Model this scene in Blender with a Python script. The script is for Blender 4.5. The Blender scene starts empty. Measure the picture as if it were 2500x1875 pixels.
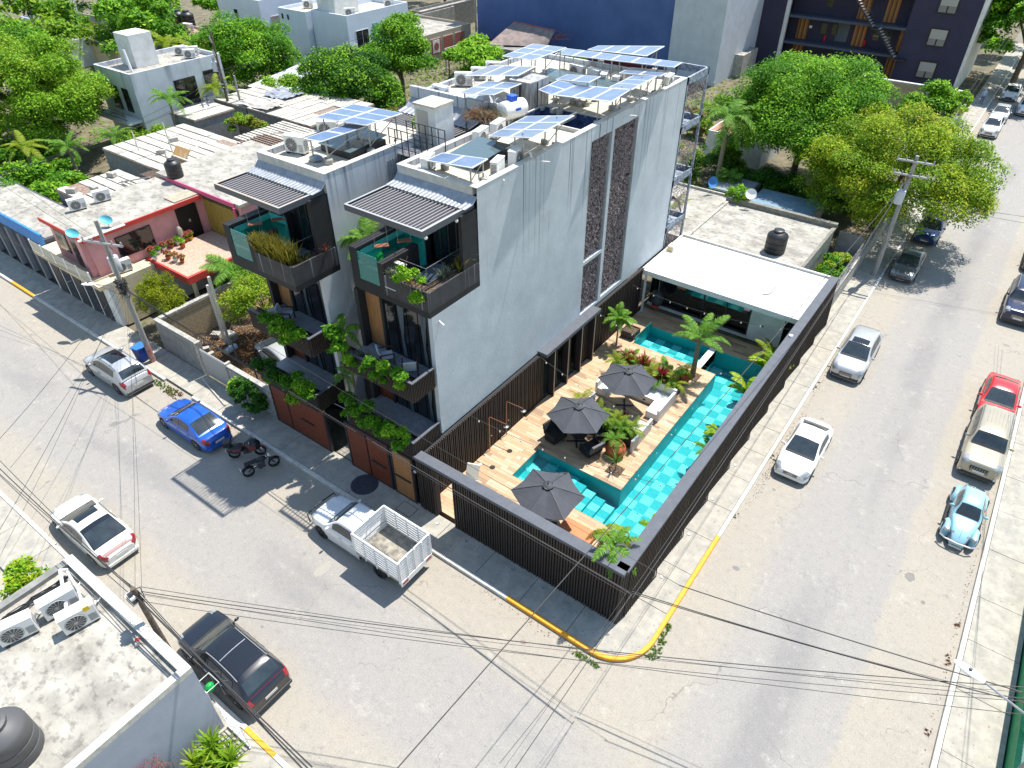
import bpy, math, random
import numpy as np
from math import sin, cos, pi, radians
from mathutils import Vector, Matrix
random.seed(7); np.random.seed(7)
S = bpy.context.scene
COL = S.collection

# ---------------- camera, world, sun, exposure ----------------
CAM = np.array([5.89, -14.994, 25.0])
F_PX, PITCH, ROLL, YAW = 1679.06, 0.675281, -0.004, -0.635653
def cam_axes():
    cy, sy, cp, sp = cos(YAW), sin(YAW), cos(PITCH), sin(PITCH)
    F = np.array([sy*cp, cy*cp, -sp]); r = np.array([cy, -sy, 0.0]); u = np.cross(r, F)
    cr, sr = cos(ROLL), sin(ROLL)
    return cr*r + sr*u, -sr*r + cr*u, F
CR, CU, CF = cam_axes()
cd = bpy.data.cameras.new('camera'); cam = bpy.data.objects.new('camera', cd); COL.objects.link(cam)
cd.sensor_width = 36.0; cd.lens = F_PX/2500*36.0; cd.clip_end = 3000; cd.clip_start = 0.1
M = Matrix.Identity(4)
for i in range(3):
    M[i][0] = CR[i]; M[i][1] = CU[i]; M[i][2] = -CF[i]; M[i][3] = CAM[i]
cam.matrix_world = M; S.camera = cam

SUN_DIR = Vector((0.078, 0.447, 1.0)).normalized()     # towards the sun, read from the shadows
w = bpy.data.worlds.new('World'); S.world = w; w.use_nodes = True
nt = w.node_tree; nt.nodes.clear()
sky = nt.nodes.new('ShaderNodeTexSky'); sky.sky_type = 'NISHITA'; sky.sun_disc = False
sky.sun_elevation = math.asin(SUN_DIR.z); sky.sun_rotation = math.atan2(SUN_DIR.x, SUN_DIR.y)
sky.altitude = 0; sky.air_density = 1.6; sky.dust_density = 0.3; sky.ozone_density = 1.4
bg = nt.nodes.new('ShaderNodeBackground'); bg.inputs[1].default_value = 0.12
out = nt.nodes.new('ShaderNodeOutputWorld')
nt.links.new(sky.outputs[0], bg.inputs[0]); nt.links.new(bg.outputs[0], out.inputs[0])
sd = bpy.data.lights.new('sun', 'SUN'); sd.energy = 4.7; sd.angle = radians(0.5); sd.color = (1.0, 0.955, 0.88)
sun = bpy.data.objects.new('sun', sd); COL.objects.link(sun)
sun.rotation_euler = (-SUN_DIR).to_track_quat('-Z', 'Y').to_euler(); sun.location = (0, 0, 60)
S.view_settings.view_transform = 'Standard'; S.view_settings.look = 'None'
S.view_settings.gamma = 1.0; S.view_settings.exposure = 0.72; S.view_settings.use_curve_mapping = False
S.cycles.max_bounces = 6; S.cycles.transparent_max_bounces = 24; S.cycles.caustics_refractive = False; S.cycles.caustics_reflective = False

def P(px, py, z=0.0):
    """place on the map (metres) of a spot seen in the survey photograph, at height z"""
    d = CF*F_PX + CR*(px-1250) - CU*(py-937.5)
    t = (z-CAM[2])/d[2]; q = CAM + t*d
    return Vector((q[0], q[1], z))

# ---------------- helpers ----------------
def tag(o, label=None, cat=None, group=None, kind=None):
    if label: o['label'] = label
    if cat: o['category'] = cat
    if group: o['group'] = group
    if kind: o['kind'] = kind
    return o
def thing(name, label, cat, loc=(0, 0, 0), rz=0, group=None):
    o = bpy.data.objects.new(name, None); COL.objects.link(o); o.empty_display_size = .2
    o.location = loc; o.rotation_euler = (0, 0, rz)
    return tag(o, label, cat, group)
def root_off(p):
    v = Vector((0, 0, 0))
    while p is not None:
        v += p.location; p = p.parent
    return v
def add(name, me, parent=None, loc=(0, 0, 0), rot=(0, 0, 0)):
    o = bpy.data.objects.new(name, me); COL.objects.link(o); o.parent = parent
    o.location = loc; o.rotation_euler = rot
    return o
def dup(o, loc=None, rz=None, label=None, group=None, parent=None):
    c = o.copy(); COL.objects.link(c)
    if parent is not None: c.parent = parent
    if loc is not None: c.location = loc
    if rz is not None: c.rotation_euler = (0, 0, rz)
    if label: c['label'] = label
    if group: c['group'] = group
    for ch in list(o.children):
        d = ch.copy(); COL.objects.link(d); d.parent = c
        for g in ch.children:
            e = g.copy(); COL.objects.link(e); e.parent = d
    return c

class MB:
    def __init__(s): s.v = []; s.f = []; s.m = []; s.cur = 0
    def quad(s, a, b, c, d):
        i = len(s.v); s.v += [tuple(a), tuple(b), tuple(c), tuple(d)]; s.f.append((i, i+1, i+2, i+3)); s.m.append(s.cur); return s
    def tri(s, a, b, c):
        i = len(s.v); s.v += [tuple(a), tuple(b), tuple(c)]; s.f.append((i, i+1, i+2)); s.m.append(s.cur); return s
    def box(s, x0, x1, y0, y1, z0, z1, rz=0, piv=None):
        i = len(s.v)
        pts = [(x0, y0, z0), (x1, y0, z0), (x1, y1, z0), (x0, y1, z0), (x0, y0, z1), (x1, y0, z1), (x1, y1, z1), (x0, y1, z1)]
        if rz:
            px, py = piv if piv else ((x0+x1)/2, (y0+y1)/2); c, n = cos(rz), sin(rz)
            pts = [(px+(x-px)*c-(y-py)*n, py+(x-px)*n+(y-py)*c, z) for x, y, z in pts]
        s.v += pts
        for q in ((0, 3, 2, 1), (4, 5, 6, 7), (0, 1, 5, 4), (1, 2, 6, 5), (2, 3, 7, 6), (3, 0, 4, 7)):
            s.f.append(tuple(i+k for k in q)); s.m.append(s.cur)
        return s
    def prism(s, poly, z0, z1):
        n = len(poly); i = len(s.v)
        ar = sum(poly[k][0]*poly[(k+1) % n][1]-poly[(k+1) % n][0]*poly[k][1] for k in range(n))
        if ar < 0: poly = poly[::-1]
        s.v += [(p[0], p[1], z0) for p in poly] + [(p[0], p[1], z1) for p in poly]
        s.f.append(tuple(i+k for k in range(n-1, -1, -1))); s.f.append(tuple(i+n+k for k in range(n))); s.m += [s.cur]*2
        for k in range(n):
            l = (k+1) % n; s.f.append((i+k, i+l, i+n+l, i+n+k)); s.m.append(s.cur)
        return s
    def cyl(s, p0, p1, r0, r1=None, n=10, cap=True):
        r1 = r0 if r1 is None else r1
        p0 = Vector(p0); p1 = Vector(p1); d = (p1-p0).normalized()
        a = d.orthogonal().normalized(); b = d.cross(a); i = len(s.v)
        for p, r in ((p0, r0), (p1, r1)):
            for k in range(n):
                t = 2*pi*k/n; s.v.append(tuple(p+a*(r*cos(t))+b*(r*sin(t))))
        for k in range(n):
            l = (k+1) % n; s.f.append((i+k, i+l, i+n+l, i+n+k)); s.m.append(s.cur)
        if cap:
            s.f.append(tuple(i+k for k in range(n-1, -1, -1))); s.f.append(tuple(i+n+k for k in range(n))); s.m += [s.cur]*2
        return s
    def tube(s, pts, r, n=6, taper=None):
        pts = [Vector(p) for p in pts]; m = len(pts); i0 = len(s.v); ref = None
        for j, p in enumerate(pts):
            d = (pts[min(j+1, m-1)]-pts[max(j-1, 0)]).normalized()
            a = d.orthogonal().normalized() if ref is None else (ref-d*ref.dot(d)).normalized()
            ref = a; b = d.cross(a); rr = r if taper is None else r+(taper-r)*j/(m-1)
            for k in range(n):
                t = 2*pi*k/n; s.v.append(tuple(p+a*(rr*cos(t))+b*(rr*sin(t))))
        for j in range(m-1):
            for k in range(n):
                l = (k+1) % n; a0 = i0+j*n
                s.f.append((a0+k, a0+l, a0+n+l, a0+n+k)); s.m.append(s.cur)
        s.f.append(tuple(i0+k for k in range(n-1, -1, -1))); s.f.append(tuple(i0+(m-1)*n+k for k in range(n))); s.m += [s.cur]*2
        return s
    def lathe(s, prof, c=(0, 0, 0), n=20, axis='z'):
        i = len(s.v); m = len(prof)
        for r, z in prof:
            for k in range(n):
                t = 2*pi*k/n; q = (r*cos(t), r*sin(t), z)
                if axis == 'x': q = (z, r*cos(t), r*sin(t))
                elif axis == 'y': q = (r*sin(t), z, r*cos(t))
                s.v.append((c[0]+q[0], c[1]+q[1], c[2]+q[2]))
        for j in range(m-1):
            for k in range(n):
                l = (k+1) % n; s.f.append((i+j*n+k, i+j*n+l, i+(j+1)*n+l, i+(j+1)*n+k)); s.m.append(s.cur)
        return s
    def ell(s, c, r, n=12, m=8, z0=-1.0):
        prof = []
        for j in range(m+1):
            t = -pi/2 + pi*j/m
            if sin(t) < z0-1e-6: continue
            prof.append((cos(t), sin(t)))
        i = len(s.v)
        for a, b in prof:
            for k in range(n):
                t = 2*pi*k/n; s.v.append((c[0]+r[0]*a*cos(t), c[1]+r[1]*a*sin(t), c[2]+r[2]*b))
        for j in range(len(prof)-1):
            for k in range(n):
                l = (k+1) % n; s.f.append((i+j*n+k, i+j*n+l, i+(j+1)*n+l, i+(j+1)*n+k)); s.m.append(s.cur)
        return s
    def grid(s, rows):
        i = len(s.v); n = len(rows[0])
        for r in rows: s.v += [tuple(p) for p in r]
        for j in range(len(rows)-1):
            for k in range(n-1):
                s.f.append((i+j*n+k, i+j*n+k+1, i+(j+1)*n+k+1, i+(j+1)*n+k)); s.m.append(s.cur)
        return s
    def mesh(s, name, mat, off=(0, 0, 0), smooth=False):
        me = bpy.data.meshes.new(name); me.from_pydata([(p[0]-off[0], p[1]-off[1], p[2]-off[2]) for p in s.v], [], s.f)
        mats = mat if isinstance(mat, (list, tuple)) else [mat]
        for q in mats: me.materials.append(q)
        if len(mats) > 1: me.polygons.foreach_set('material_index', s.m)
        if smooth: me.polygons.foreach_set('use_smooth', [True]*len(me.polygons))
        return me
    def build(s, name, mat, parent=None, world=True, smooth=False, loc=None, kind=None, bevel=0):
        off = root_off(parent) if (world and parent is not None) else Vector((0, 0, 0))
        if loc is not None: off = off + Vector(loc)
        me = bpy.data.meshes.new(name)
        v = [(p[0]-off.x, p[1]-off.y, p[2]-off.z) for p in s.v]
        me.from_pydata(v, [], s.f)
        mats = mat if isinstance(mat, (list, tuple)) else [mat]
        for q in mats: me.materials.append(q)
        if len(mats) > 1: me.polygons.foreach_set('material_index', s.m)
        if smooth:
            me.polygons.foreach_set('use_smooth', [True]*len(me.polygons))
            try: me.set_sharp_from_angle(angle=radians(smooth if smooth is not True else 38))
            except Exception: pass
        me.update()
        o = add(name, me, parent, loc if loc is not None else (0, 0, 0))
        if bevel:
            b = o.modifiers.new('bevel', 'BEVEL'); b.width = bevel; b.segments = 2; b.limit_method = 'ANGLE'
        if kind: o['kind'] = kind
        return o

# ---------------- materials ----------------
MATS = {}
def mat(name, col, rough=.8, col2=None, scale=3.0, detail=5, lo=.35, hi=.65, bump=0.0, bscale=30, metal=0.0, spec=.5,
        stretch=(1, 1, 1), spots=None, coord='Object', col3=None, s3=20, m3=(.55, .62), coat=0, emit=None, fine=0.0, streak=None):
    if name in MATS: return MATS[name]
    m = bpy.data.materials.new(name); m.use_nodes = True; MATS[name] = m
    t = m.node_tree; b = t.nodes['Principled BSDF']; L = t.links.new
    b.inputs['Roughness'].default_value = rough; b.inputs['Metallic'].default_value = metal
    b.inputs['Specular IOR Level'].default_value = spec
    if coat: b.inputs['Coat Weight'].default_value = coat; b.inputs['Coat Roughness'].default_value = .05
    tc = t.nodes.new('ShaderNodeTexCoord'); mp = t.nodes.new('ShaderNodeMapping')
    if coord == 'World':
        g = t.nodes.new('ShaderNodeNewGeometry'); L(g.outputs['Position'], mp.inputs[0])
    else: L(tc.outputs['Object'], mp.inputs[0])
    mp.inputs['Scale'].default_value = stretch
    def noise(sc, det=5, ro=.6):
        n = t.nodes.new('ShaderNodeTexNoise'); n.inputs['Scale'].default_value = sc; n.inputs['Detail'].default_value = det
        n.inputs['Roughness'].default_value = ro; L(mp.outputs[0], n.inputs['Vector']); return n.outputs['Fac']
    def ramp(src, a, c):
        r = t.nodes.new('ShaderNodeMapRange'); r.inputs['From Min'].default_value = a; r.inputs['From Max'].default_value = c
        L(src, r.inputs['Value']); return r.outputs[0]
    def mix(fac, a, c):
        x = t.nodes.new('ShaderNodeMix'); x.data_type = 'RGBA'
        L(fac, x.inputs[0])
        if isinstance(a, tuple): x.inputs[6].default_value = (*a, 1)
        else: L(a, x.inputs[6])
        if isinstance(c, tuple): x.inputs[7].default_value = (*c, 1)
        else: L(c, x.inputs[7])
        return x.outputs[2]
    cur = tuple(col)
    if col2 is not None: cur = mix(ramp(noise(scale, detail), lo, hi), cur, tuple(col2))
    if col3 is not None: cur = mix(ramp(noise(s3, 4), *m3), cur, tuple(col3))
    if streak is not None:   # run-off stains: (colour, frequency, low, high, fade length below z_top, z_top)
        sc, fr, a, c, zl, zt = streak
        g2 = t.nodes.new('ShaderNodeNewGeometry'); mp2 = t.nodes.new('ShaderNodeMapping'); L(g2.outputs['Position'], mp2.inputs[0])
        mp2.inputs['Scale'].default_value = (fr, fr, .07)
        n2 = t.nodes.new('ShaderNodeTexNoise'); n2.inputs['Scale'].default_value = 1.0; n2.inputs['Detail'].default_value = 4; L(mp2.outputs[0], n2.inputs['Vector'])
        sp = t.nodes.new('ShaderNodeSeparateXYZ'); L(g2.outputs['Position'], sp.inputs[0])
        fd = t.nodes.new('ShaderNodeMapRange'); fd.inputs['From Min'].default_value = zt-zl; fd.inputs['From Max'].default_value = zt; L(sp.outputs[2], fd.inputs['Value'])
        mu = t.nodes.new('ShaderNodeMath'); mu.operation = 'MULTIPLY'; L(ramp(n2.outputs['Fac'], a, c), mu.inputs[0]); L(fd.outputs[0], mu.inputs[1])
        cur = mix(mu.outputs[0], cur, tuple(sc))
    if isinstance(cur, tuple): b.inputs['Base Color'].default_value = (*cur, 1)
    else: L(cur, b.inputs['Base Color'])
    if bump:
        bp = t.nodes.new('ShaderNodeBump'); bp.inputs['Strength'].default_value = bump; bp.inputs['Distance'].default_value = .02
        L(noise(bscale, 6), bp.inputs['Height']); L(bp.outputs[0], b.inputs['Normal'])
    if emit: b.inputs['Emission Color'].default_value = (*emit, 1); b.inputs['Emission Strength'].default_value = 1
    return m
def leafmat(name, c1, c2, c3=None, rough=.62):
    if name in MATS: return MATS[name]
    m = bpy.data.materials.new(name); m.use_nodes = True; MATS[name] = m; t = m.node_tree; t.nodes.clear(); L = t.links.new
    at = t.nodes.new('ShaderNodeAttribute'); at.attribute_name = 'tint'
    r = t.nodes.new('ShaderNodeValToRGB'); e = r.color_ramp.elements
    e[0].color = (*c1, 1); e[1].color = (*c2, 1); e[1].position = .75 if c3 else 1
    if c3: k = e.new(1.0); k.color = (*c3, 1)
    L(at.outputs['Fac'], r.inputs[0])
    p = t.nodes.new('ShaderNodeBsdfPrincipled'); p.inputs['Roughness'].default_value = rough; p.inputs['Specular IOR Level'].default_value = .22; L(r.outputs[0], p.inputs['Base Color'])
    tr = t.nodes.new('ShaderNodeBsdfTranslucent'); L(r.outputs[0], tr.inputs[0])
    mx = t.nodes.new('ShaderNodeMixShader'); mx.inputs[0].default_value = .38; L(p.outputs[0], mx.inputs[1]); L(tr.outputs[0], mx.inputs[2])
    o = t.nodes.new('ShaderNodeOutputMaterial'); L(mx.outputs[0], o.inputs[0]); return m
def glassmat(name, tint, refl=(1, 1, 1), rough=.02, opac=0.0, base=(0, 0, 0), bump=0, bscale=3, ior=1.4):
    """thin clear sheet: coloured see-through plus mirror reflection by angle"""
    if name in MATS: return MATS[name]
    m = bpy.data.materials.new(name); m.use_nodes = True; MATS[name] = m; t = m.node_tree; t.nodes.clear(); L = t.links.new
    tr = t.nodes.new('ShaderNodeBsdfTransparent'); tr.inputs[0].default_value = (*tint, 1)
    gl = t.nodes.new('ShaderNodeBsdfGlossy'); gl.inputs['Roughness'].default_value = rough; gl.inputs[0].default_value = (*refl, 1)
    fr = t.nodes.new('ShaderNodeFresnel'); fr.inputs[0].default_value = ior
    cur = tr.outputs[0]
    if opac:
        df = t.nodes.new('ShaderNodeBsdfDiffuse'); df.inputs[0].default_value = (*base, 1)
        m0 = t.nodes.new('ShaderNodeMixShader'); m0.inputs[0].default_value = opac; L(cur, m0.inputs[1]); L(df.outputs[0], m0.inputs[2]); cur = m0.outputs[0]
    mx = t.nodes.new('ShaderNodeMixShader'); L(fr.outputs[0], mx.inputs[0]); L(cur, mx.inputs[1]); L(gl.outputs[0], mx.inputs[2])
    if bump:
        tc = t.nodes.new('ShaderNodeTexCoord'); n = t.nodes.new('ShaderNodeTexNoise'); n.inputs['Scale'].default_value = bscale; n.inputs['Detail'].default_value = 3
        L(tc.outputs['Object'], n.inputs['Vector']); bp = t.nodes.new('ShaderNodeBump'); bp.inputs['Strength'].default_value = bump; bp.inputs['Distance'].default_value = .1
        L(n.outputs['Fac'], bp.inputs['Height']); L(bp.outputs[0], gl.inputs['Normal']); L(bp.outputs[0], fr.inputs['Normal'])
    o = t.nodes.new('ShaderNodeOutputMaterial'); L(mx.outputs[0], o.inputs[0]); return m

concrete = mat('concrete', (.40, .38, .34), .9, (.27, .26, .24), 1.6, 8, .38, .62, .3, 25, col3=(.5, .48, .43), s3=5)
roofgrey = mat('weathered_roof', (.44, .415, .36), .95, (.25, .235, .205), .8, 14, .36, .64, .6, 14, stretch=(1, 1.35, 1), col3=(.13, .122, .108), s3=2.9, m3=(.52, .74))
walkmat = mat('pavement_concrete', (.41, .38, .32), .9, (.29, .275, .24), 2.2, 10, .35, .66, .25, 40, coord='World', col3=(.17, .155, .14), s3=9, m3=(.62, .72))
kerbwhite = mat('kerb_white', (.62, .60, .55), .85, (.45, .43, .39), 4)
kerbyellow = mat('kerb_yellow', (.80, .37, .02), .7, (.70, .30, .02), 5, col3=(.5, .38, .22), s3=9, m3=(.64, .7))
black = mat('black_render', (.012, .0125, .015), .75, (.02, .02, .024), 2)
blackslat = mat('black_slat', (.020, .016, .015), .6, (.045, .032, .026), 6, stretch=(1, 1, .12))
blackgloss = mat('black_gloss', (.012, .012, .014), .35)
coping = mat('coping_slate', (.105, .115, .135), .75, (.075, .082, .10), 3, 8, .3, .7, .3, 40, col3=(.35, .36, .38), s3=26, m3=(.70, .74))
white = mat('white_plaster', (.74, .74, .73), .85, (.60, .60, .59), 1.5)
whiteroof = mat('white_roof', (.74, .73, .71), .9, (.58, .57, .55), 1.6, 12, .4, .62, .2, 30, col3=(.36, .36, .35), s3=9, m3=(.60, .70))
whitemetal = mat('white_metal', (.75, .75, .74), .4)
steel = mat('galvanised_steel', (.45, .46, .47), .45, (.33, .34, .35), 6, metal=.6)
greymetal = mat('grey_painted_metal', (.24, .26, .28), .5)
darkmetal = mat('dark_metal', (.03, .03, .035), .5)
chrome = mat('chrome', (.75, .75, .76), .15, metal=1)
bodywall = mat('tower_plaster', (.54, .585, .62), .85, (.43, .47, .50), .8, 8, .3, .7, .35, 6, streak=((.10, .12, .15), 6.5, .585, .68, 6.0, 14.3))
paleplaster = mat('pale_blue_plaster', (.56, .59, .64), .85, (.46, .49, .54), 1.0, 8, .3, .7, .2, 12, streak=((.10, .11, .13), 5.5, .52, .68, 2.2, 14.3))
graffiti = mat('weathered_grey_plaster', (.55, .56, .60), .85, (.42, .44, .5), 1.4)
wood = mat('red_wood', (.20, .042, .014), .5, (.10, .022, .008), 5, 6, .3, .7, stretch=(1, 1, 5))
woodgold = mat('golden_wood', (.42, .20, .07), .6, (.22, .10, .04), 4, 6, .3, .7, stretch=(5, 5, .5))
glass_dark = mat('dark_glass', (.012, .014, .018), .06, spec=.8)
glass_car = mat('car_glass', (.030, .042, .046), .04, (.012, .016, .018), 1.4, spec=1.0)  # uneven lighter tone paints sky reflections into the glass colour
glass_clear = glassmat('clear_glass', (.80, .92, .92))
glass_sky = glassmat('skylight_glass', (.45, .58, .62), opac=.35, base=(.25, .36, .40), ior=1.55)
rubber = mat('rubber', (.018, .018, .018), .85)
rim = mat('alloy_rim', (.35, .35, .37), .3, metal=.8)
rimdark = mat('dark_rim', (.03, .03, .03), .35, metal=.4)
redlamp = mat('tail_lamp', (.26, .012, .018), .15, spec=.8)
headlamp = mat('head_lamp', (.55, .57, .60), .08, spec=1.0)
plate = mat('number_plate', (.65, .65, .62), .5)
terracotta = mat('terracotta', (.46, .115, .04), .7, (.36, .09, .035), 4)
orange = mat('orange_vinyl', (.62, .18, .06), .6)
soil = mat('soil', (.10, .065, .04), .95, (.05, .035, .025), 8, col3=(.26, .15, .08), s3=12)
bark = mat('bark', (.16, .12, .09), .9, (.09, .07, .05), 6, bump=.5, bscale=20)
palmbark = mat('palm_bark', (.30, .25, .17), .9, (.18, .15, .11), 5, stretch=(1, 1, 4))
tankblack = mat('tank_black', (.018, .019, .021), .45)
cable = mat('cable_black', (.02, .02, .022), .6)
navy = mat('blue_wall', (.085, .145, .34), .85, (.065, .11, .27), .25, 8, .35, .65, streak=((.20, .24, .34), .8, .66, .8, 14, 16))
navydark = mat('indigo_wall', (.030, .028, .060), .85, (.040, .037, .072), .4)
pink = mat('pink_wall', (.72, .36, .36), .85, (.62, .30, .30), 1.2)
redtrim = mat('red_trim', (.62, .055, .045), .7, (.5, .05, .04), 3)
magenta = mat('magenta_trim', (.62, .10, .22), .7)
cream = mat('cream_wall', (.66, .55, .38), .85, (.56, .46, .31), 1.5)
gravelpink = mat('pink_gravel', (.56, .40, .30), .95, (.34, .23, .17), 14, 8, .4, .6, .3, 40)
blockwall = mat('concrete_block', (.27, .265, .25), .95, (.18, .18, .17), 2)
blocktan = mat('tan_block', (.46, .36, .23), .95, (.36, .28, .18), 1.5)
mortar = mat('mortar', (.20, .18, .15), .95)
panelblue = mat('solar_cell', (.085, .145, .27), .28, (.12, .18, .31), .9, spec=.9, col3=(.20, .25, .33), s3=1.5, m3=(.5, .8))  # paler blue and pale patches paint sky reflection into the cell colour
cellgrid = mat('solar_gridline', (.28, .35, .45), .4)
poolwhite = mat('pool_plaster', (.04, .42, .44), .6)
tile_light = mat('light_pool_tile', (.50, .70, .66), .5, (.20, .52, .53), 13, 6, .46, .60)  # light tile; its mottled noise also paints the water's caustics into the colour
tile_teal = mat('teal_pool_tile', (.045, .37, .38), .5, (.03, .30, .32), 6)
water = glassmat('pool_water', (.46, .94, .96), bump=.22, bscale=4, ior=1.33)
water_hi = glassmat('balcony_pool_water', (.30, .85, .82), bump=.1, bscale=6, ior=1.33)
glass_teal = glassmat('teal_pool_glass', (.35, .92, .85), opac=.30, base=(.08, .62, .56))
pot_white = mat('white_pot', (.7, .7, .7), .5)
# ---------------- ground and streets ----------------
def road_material():
    m = bpy.data.materials.new('street_surface'); m.use_nodes = True; t = m.node_tree; b = t.nodes['Principled BSDF']; L = t.links.new
    b.inputs['Roughness'].default_value = .92
    g = t.nodes.new('ShaderNodeNewGeometry'); pos = g.outputs['Position']
    sp = t.nodes.new('ShaderNodeSeparateXYZ'); L(pos, sp.inputs[0])
    def noise(sc, det, st=(1, 1, 1), ro=.6):
        mp = t.nodes.new('ShaderNodeMapping'); L(pos, mp.inputs[0]); mp.inputs['Scale'].default_value = st
        n = t.nodes.new('ShaderNodeTexNoise'); n.inputs['Scale'].default_value = sc; n.inputs['Detail'].default_value = det; n.inputs['Roughness'].default_value = ro
        L(mp.outputs[0], n.inputs['Vector']); return n.outputs['Fac']
    def rng(s, a, c, d=0, e=1, smooth=True):
        r = t.nodes.new('ShaderNodeMapRange'); r.inputs['From Min'].default_value = a; r.inputs['From Max'].default_value = c
        r.inputs['To Min'].default_value = d; r.inputs['To Max'].default_value = e
        if smooth: r.interpolation_type = 'SMOOTHSTEP'
        L(s, r.inputs['Value']); return r.outputs[0]
    def mth(op, a, c):
        x = t.nodes.new('ShaderNodeMath'); x.operation = op; x.use_clamp = op in ('ADD', 'MULTIPLY')
        for i, s in enumerate((a, c)):
            if isinstance(s, (int, float)): x.inputs[i].default_value = s
            else: L(s, x.inputs[i])
        return x.outputs[0]
    def mix(f, a, c):
        x = t.nodes.new('ShaderNodeMix'); x.data_type = 'RGBA'
        if isinstance(f, (int, float)): x.inputs[0].default_value = f
        else: L(f, x.inputs[0])
        for i, s in ((6, a), (7, c)):
            if isinstance(s, tuple): x.inputs[i].default_value = (*s, 1)
            else: L(s, x.inputs[i])
        return x.outputs[2]
    wob = noise(.35, 4); 
    xx = mth('ADD', sp.outputs[0], 0); xx.node.use_clamp = False
    wx = t.nodes.new('ShaderNodeMath'); wx.operation = 'MULTIPLY_ADD'; L(wob, wx.inputs[0]); wx.inputs[1].default_value = 1.2; L(sp.outputs[0], wx.inputs[2])
    wy = t.nodes.new('ShaderNodeMath'); wy.operation = 'MULTIPLY_ADD'; L(wob, wy.inputs[0]); wy.inputs[1].default_value = 1.2; L(sp.outputs[1], wy.inputs[2])
    # asphalt band of the right-hand street (x 3.4..8.6) and of the left-hand street (y -8.3..-4)
    bx = mth('MULTIPLY', rng(wx.outputs[0], 3.6, 5.2), rng(wx.outputs[0], 9.3, 8.9))
    by = mth('MULTIPLY', rng(wy.outputs[0], -9.0, -7.6), rng(wy.outputs[0], -3.0, -4.4))
    by = mth('MULTIPLY', by, rng(sp.outputs[0], 5, 0))
    band = mth('MAXIMUM', bx, by)
    blot = rng(noise(.5, 6), .38, .62)
    dust = (.335, .30, .245); asp = (.275, .262, .25); dark = (.175, .172, .175)
    c = mix(mth('MULTIPLY', band, .8), dust, asp)
    c = mix(mth('MULTIPLY', blot, .35), c, (.30, .28, .245))
    # tyre-polished darker lanes
    ln = mth('MULTIPLY', rng(wx.outputs[0], 5.6, 6.5), rng(wx.outputs[0], 8.0, 7.0)); ln = mth('MULTIPLY', ln, rng(noise(.25, 3, (1, .35, 1)), .40, .60))
    c = mix(mth('MULTIPLY', ln, .55), c, dark)
    l2 = mth('MULTIPLY', mth('MULTIPLY', rng(wy.outputs[0], -6.8, -6.0), rng(wy.outputs[0], -4.4, -5.2)), rng(sp.outputs[0], 4, -2)); l2 = mth('MULTIPLY', l2, rng(noise(.3, 3, (.35, 1, 1)), .42, .6))
    c = mix(mth('MULTIPLY', l2, .45), c, dark)
    c = mix(mth('MULTIPLY', rng(noise(.8, 8, ro=.75), .55, .72), .55), c, (.42, .395, .345))
    c = mix(mth('MULTIPLY', rng(noise(1.1, 5), .66, .72), .45), c, (.17, .155, .14))
    c = mix(mth('MULTIPLY', rng(noise(7, 3), .685, .72), .7), c, (.14, .13, .12))
    v = t.nodes.new('ShaderNodeTexVoronoi'); v.feature = 'DISTANCE_TO_EDGE'; v.inputs['Scale'].default_value = .16
    mp = t.nodes.new('ShaderNodeMapping'); L(pos, mp.inputs[0]); n3 = t.nodes.new('ShaderNodeTexNoise'); n3.inputs['Scale'].default_value = .8; n3.inputs['Detail'].default_value = 6; L(pos, n3.inputs['Vector'])
    va = t.nodes.new('ShaderNodeVectorMath'); va.operation = 'MULTIPLY_ADD'; L(n3.outputs['Color'], va.inputs[0]); va.inputs[1].default_value = (2.4, 2.4, 0); L(mp.outputs[0], va.inputs[2]); L(va.outputs[0], v.inputs['Vector'])
    crack = rng(v.outputs['Distance'], .0035, .001)
    c = mix(mth('MULTIPLY', crack, mth('MULTIPLY', rng(noise(.4, 3), .45, .6), .6)), c, (.13, .12, .11))
    md = noise(3.2, 8, ro=.8); c = mix(rng(md, .30, .5, .42, 0), c, (.15, .145, .14)); c = mix(rng(md, .54, .72, 0, .35), c, (.48, .46, .41)); gr = noise(17, 5, ro=.9); c = mix(rng(gr, .34, .5, .55, 0), c, (.13, .125, .12)); c = mix(rng(gr, .53, .68, 0, .45), c, (.52, .49, .44))
    L(c, b.inputs['Base Color'])
    bp = t.nodes.new('ShaderNodeBump'); bp.inputs['Strength'].default_value = .35; bp.inputs['Distance'].default_value = .01; L(gr, bp.inputs['Height']); L(bp.outputs[0], b.inputs['Normal'])
    return m
roadmat = road_material()
dirt = mat('bare_ground', (.20, .165, .11), .95, (.10, .085, .055), .8, 8, coord='World', col3=(.07, .10, .03), s3=1.5, m3=(.55, .65))
m = MB(); m.box(-600, -10.5, -300, 900, -1.6, -.35); m.box(-.2, 600, -300, 900, -1.6, -.35); m.box(-10.5, -.2, -300, .1, -1.6, -.35); m.box(-10.5, -.2, 21.9, 900, -1.6, -.35); m.build('ground', dirt, kind='structure')
m = MB(); m.quad((-200, -11.45, 0), (11.45, -11.45, 0), (11.45, -1.5, 0), (-200, -1.5, 0))
m.quad((1.5, -1.5, 0), (11.45, -1.5, 0), (11.45, 300, 0), (1.5, 300, 0)); m.quad((-.5, -1.5, .0), (1.5, -1.5, .0), (1.5, .5, .0), (-.5, .5, .0)); m.quad((1.5, -60, 0), (11.45, -60, 0), (11.45, -11.45, 0), (1.5, -11.45, 0))
m.build('road', roadmat, kind='structure')
m = MB(); m.box(-200, -10.5, .1, 300, -.34, .004); m.box(-10.5, -.2, 21.9, 300, -.34, .004); m.build('ground', dirt, kind='structure')
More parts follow.
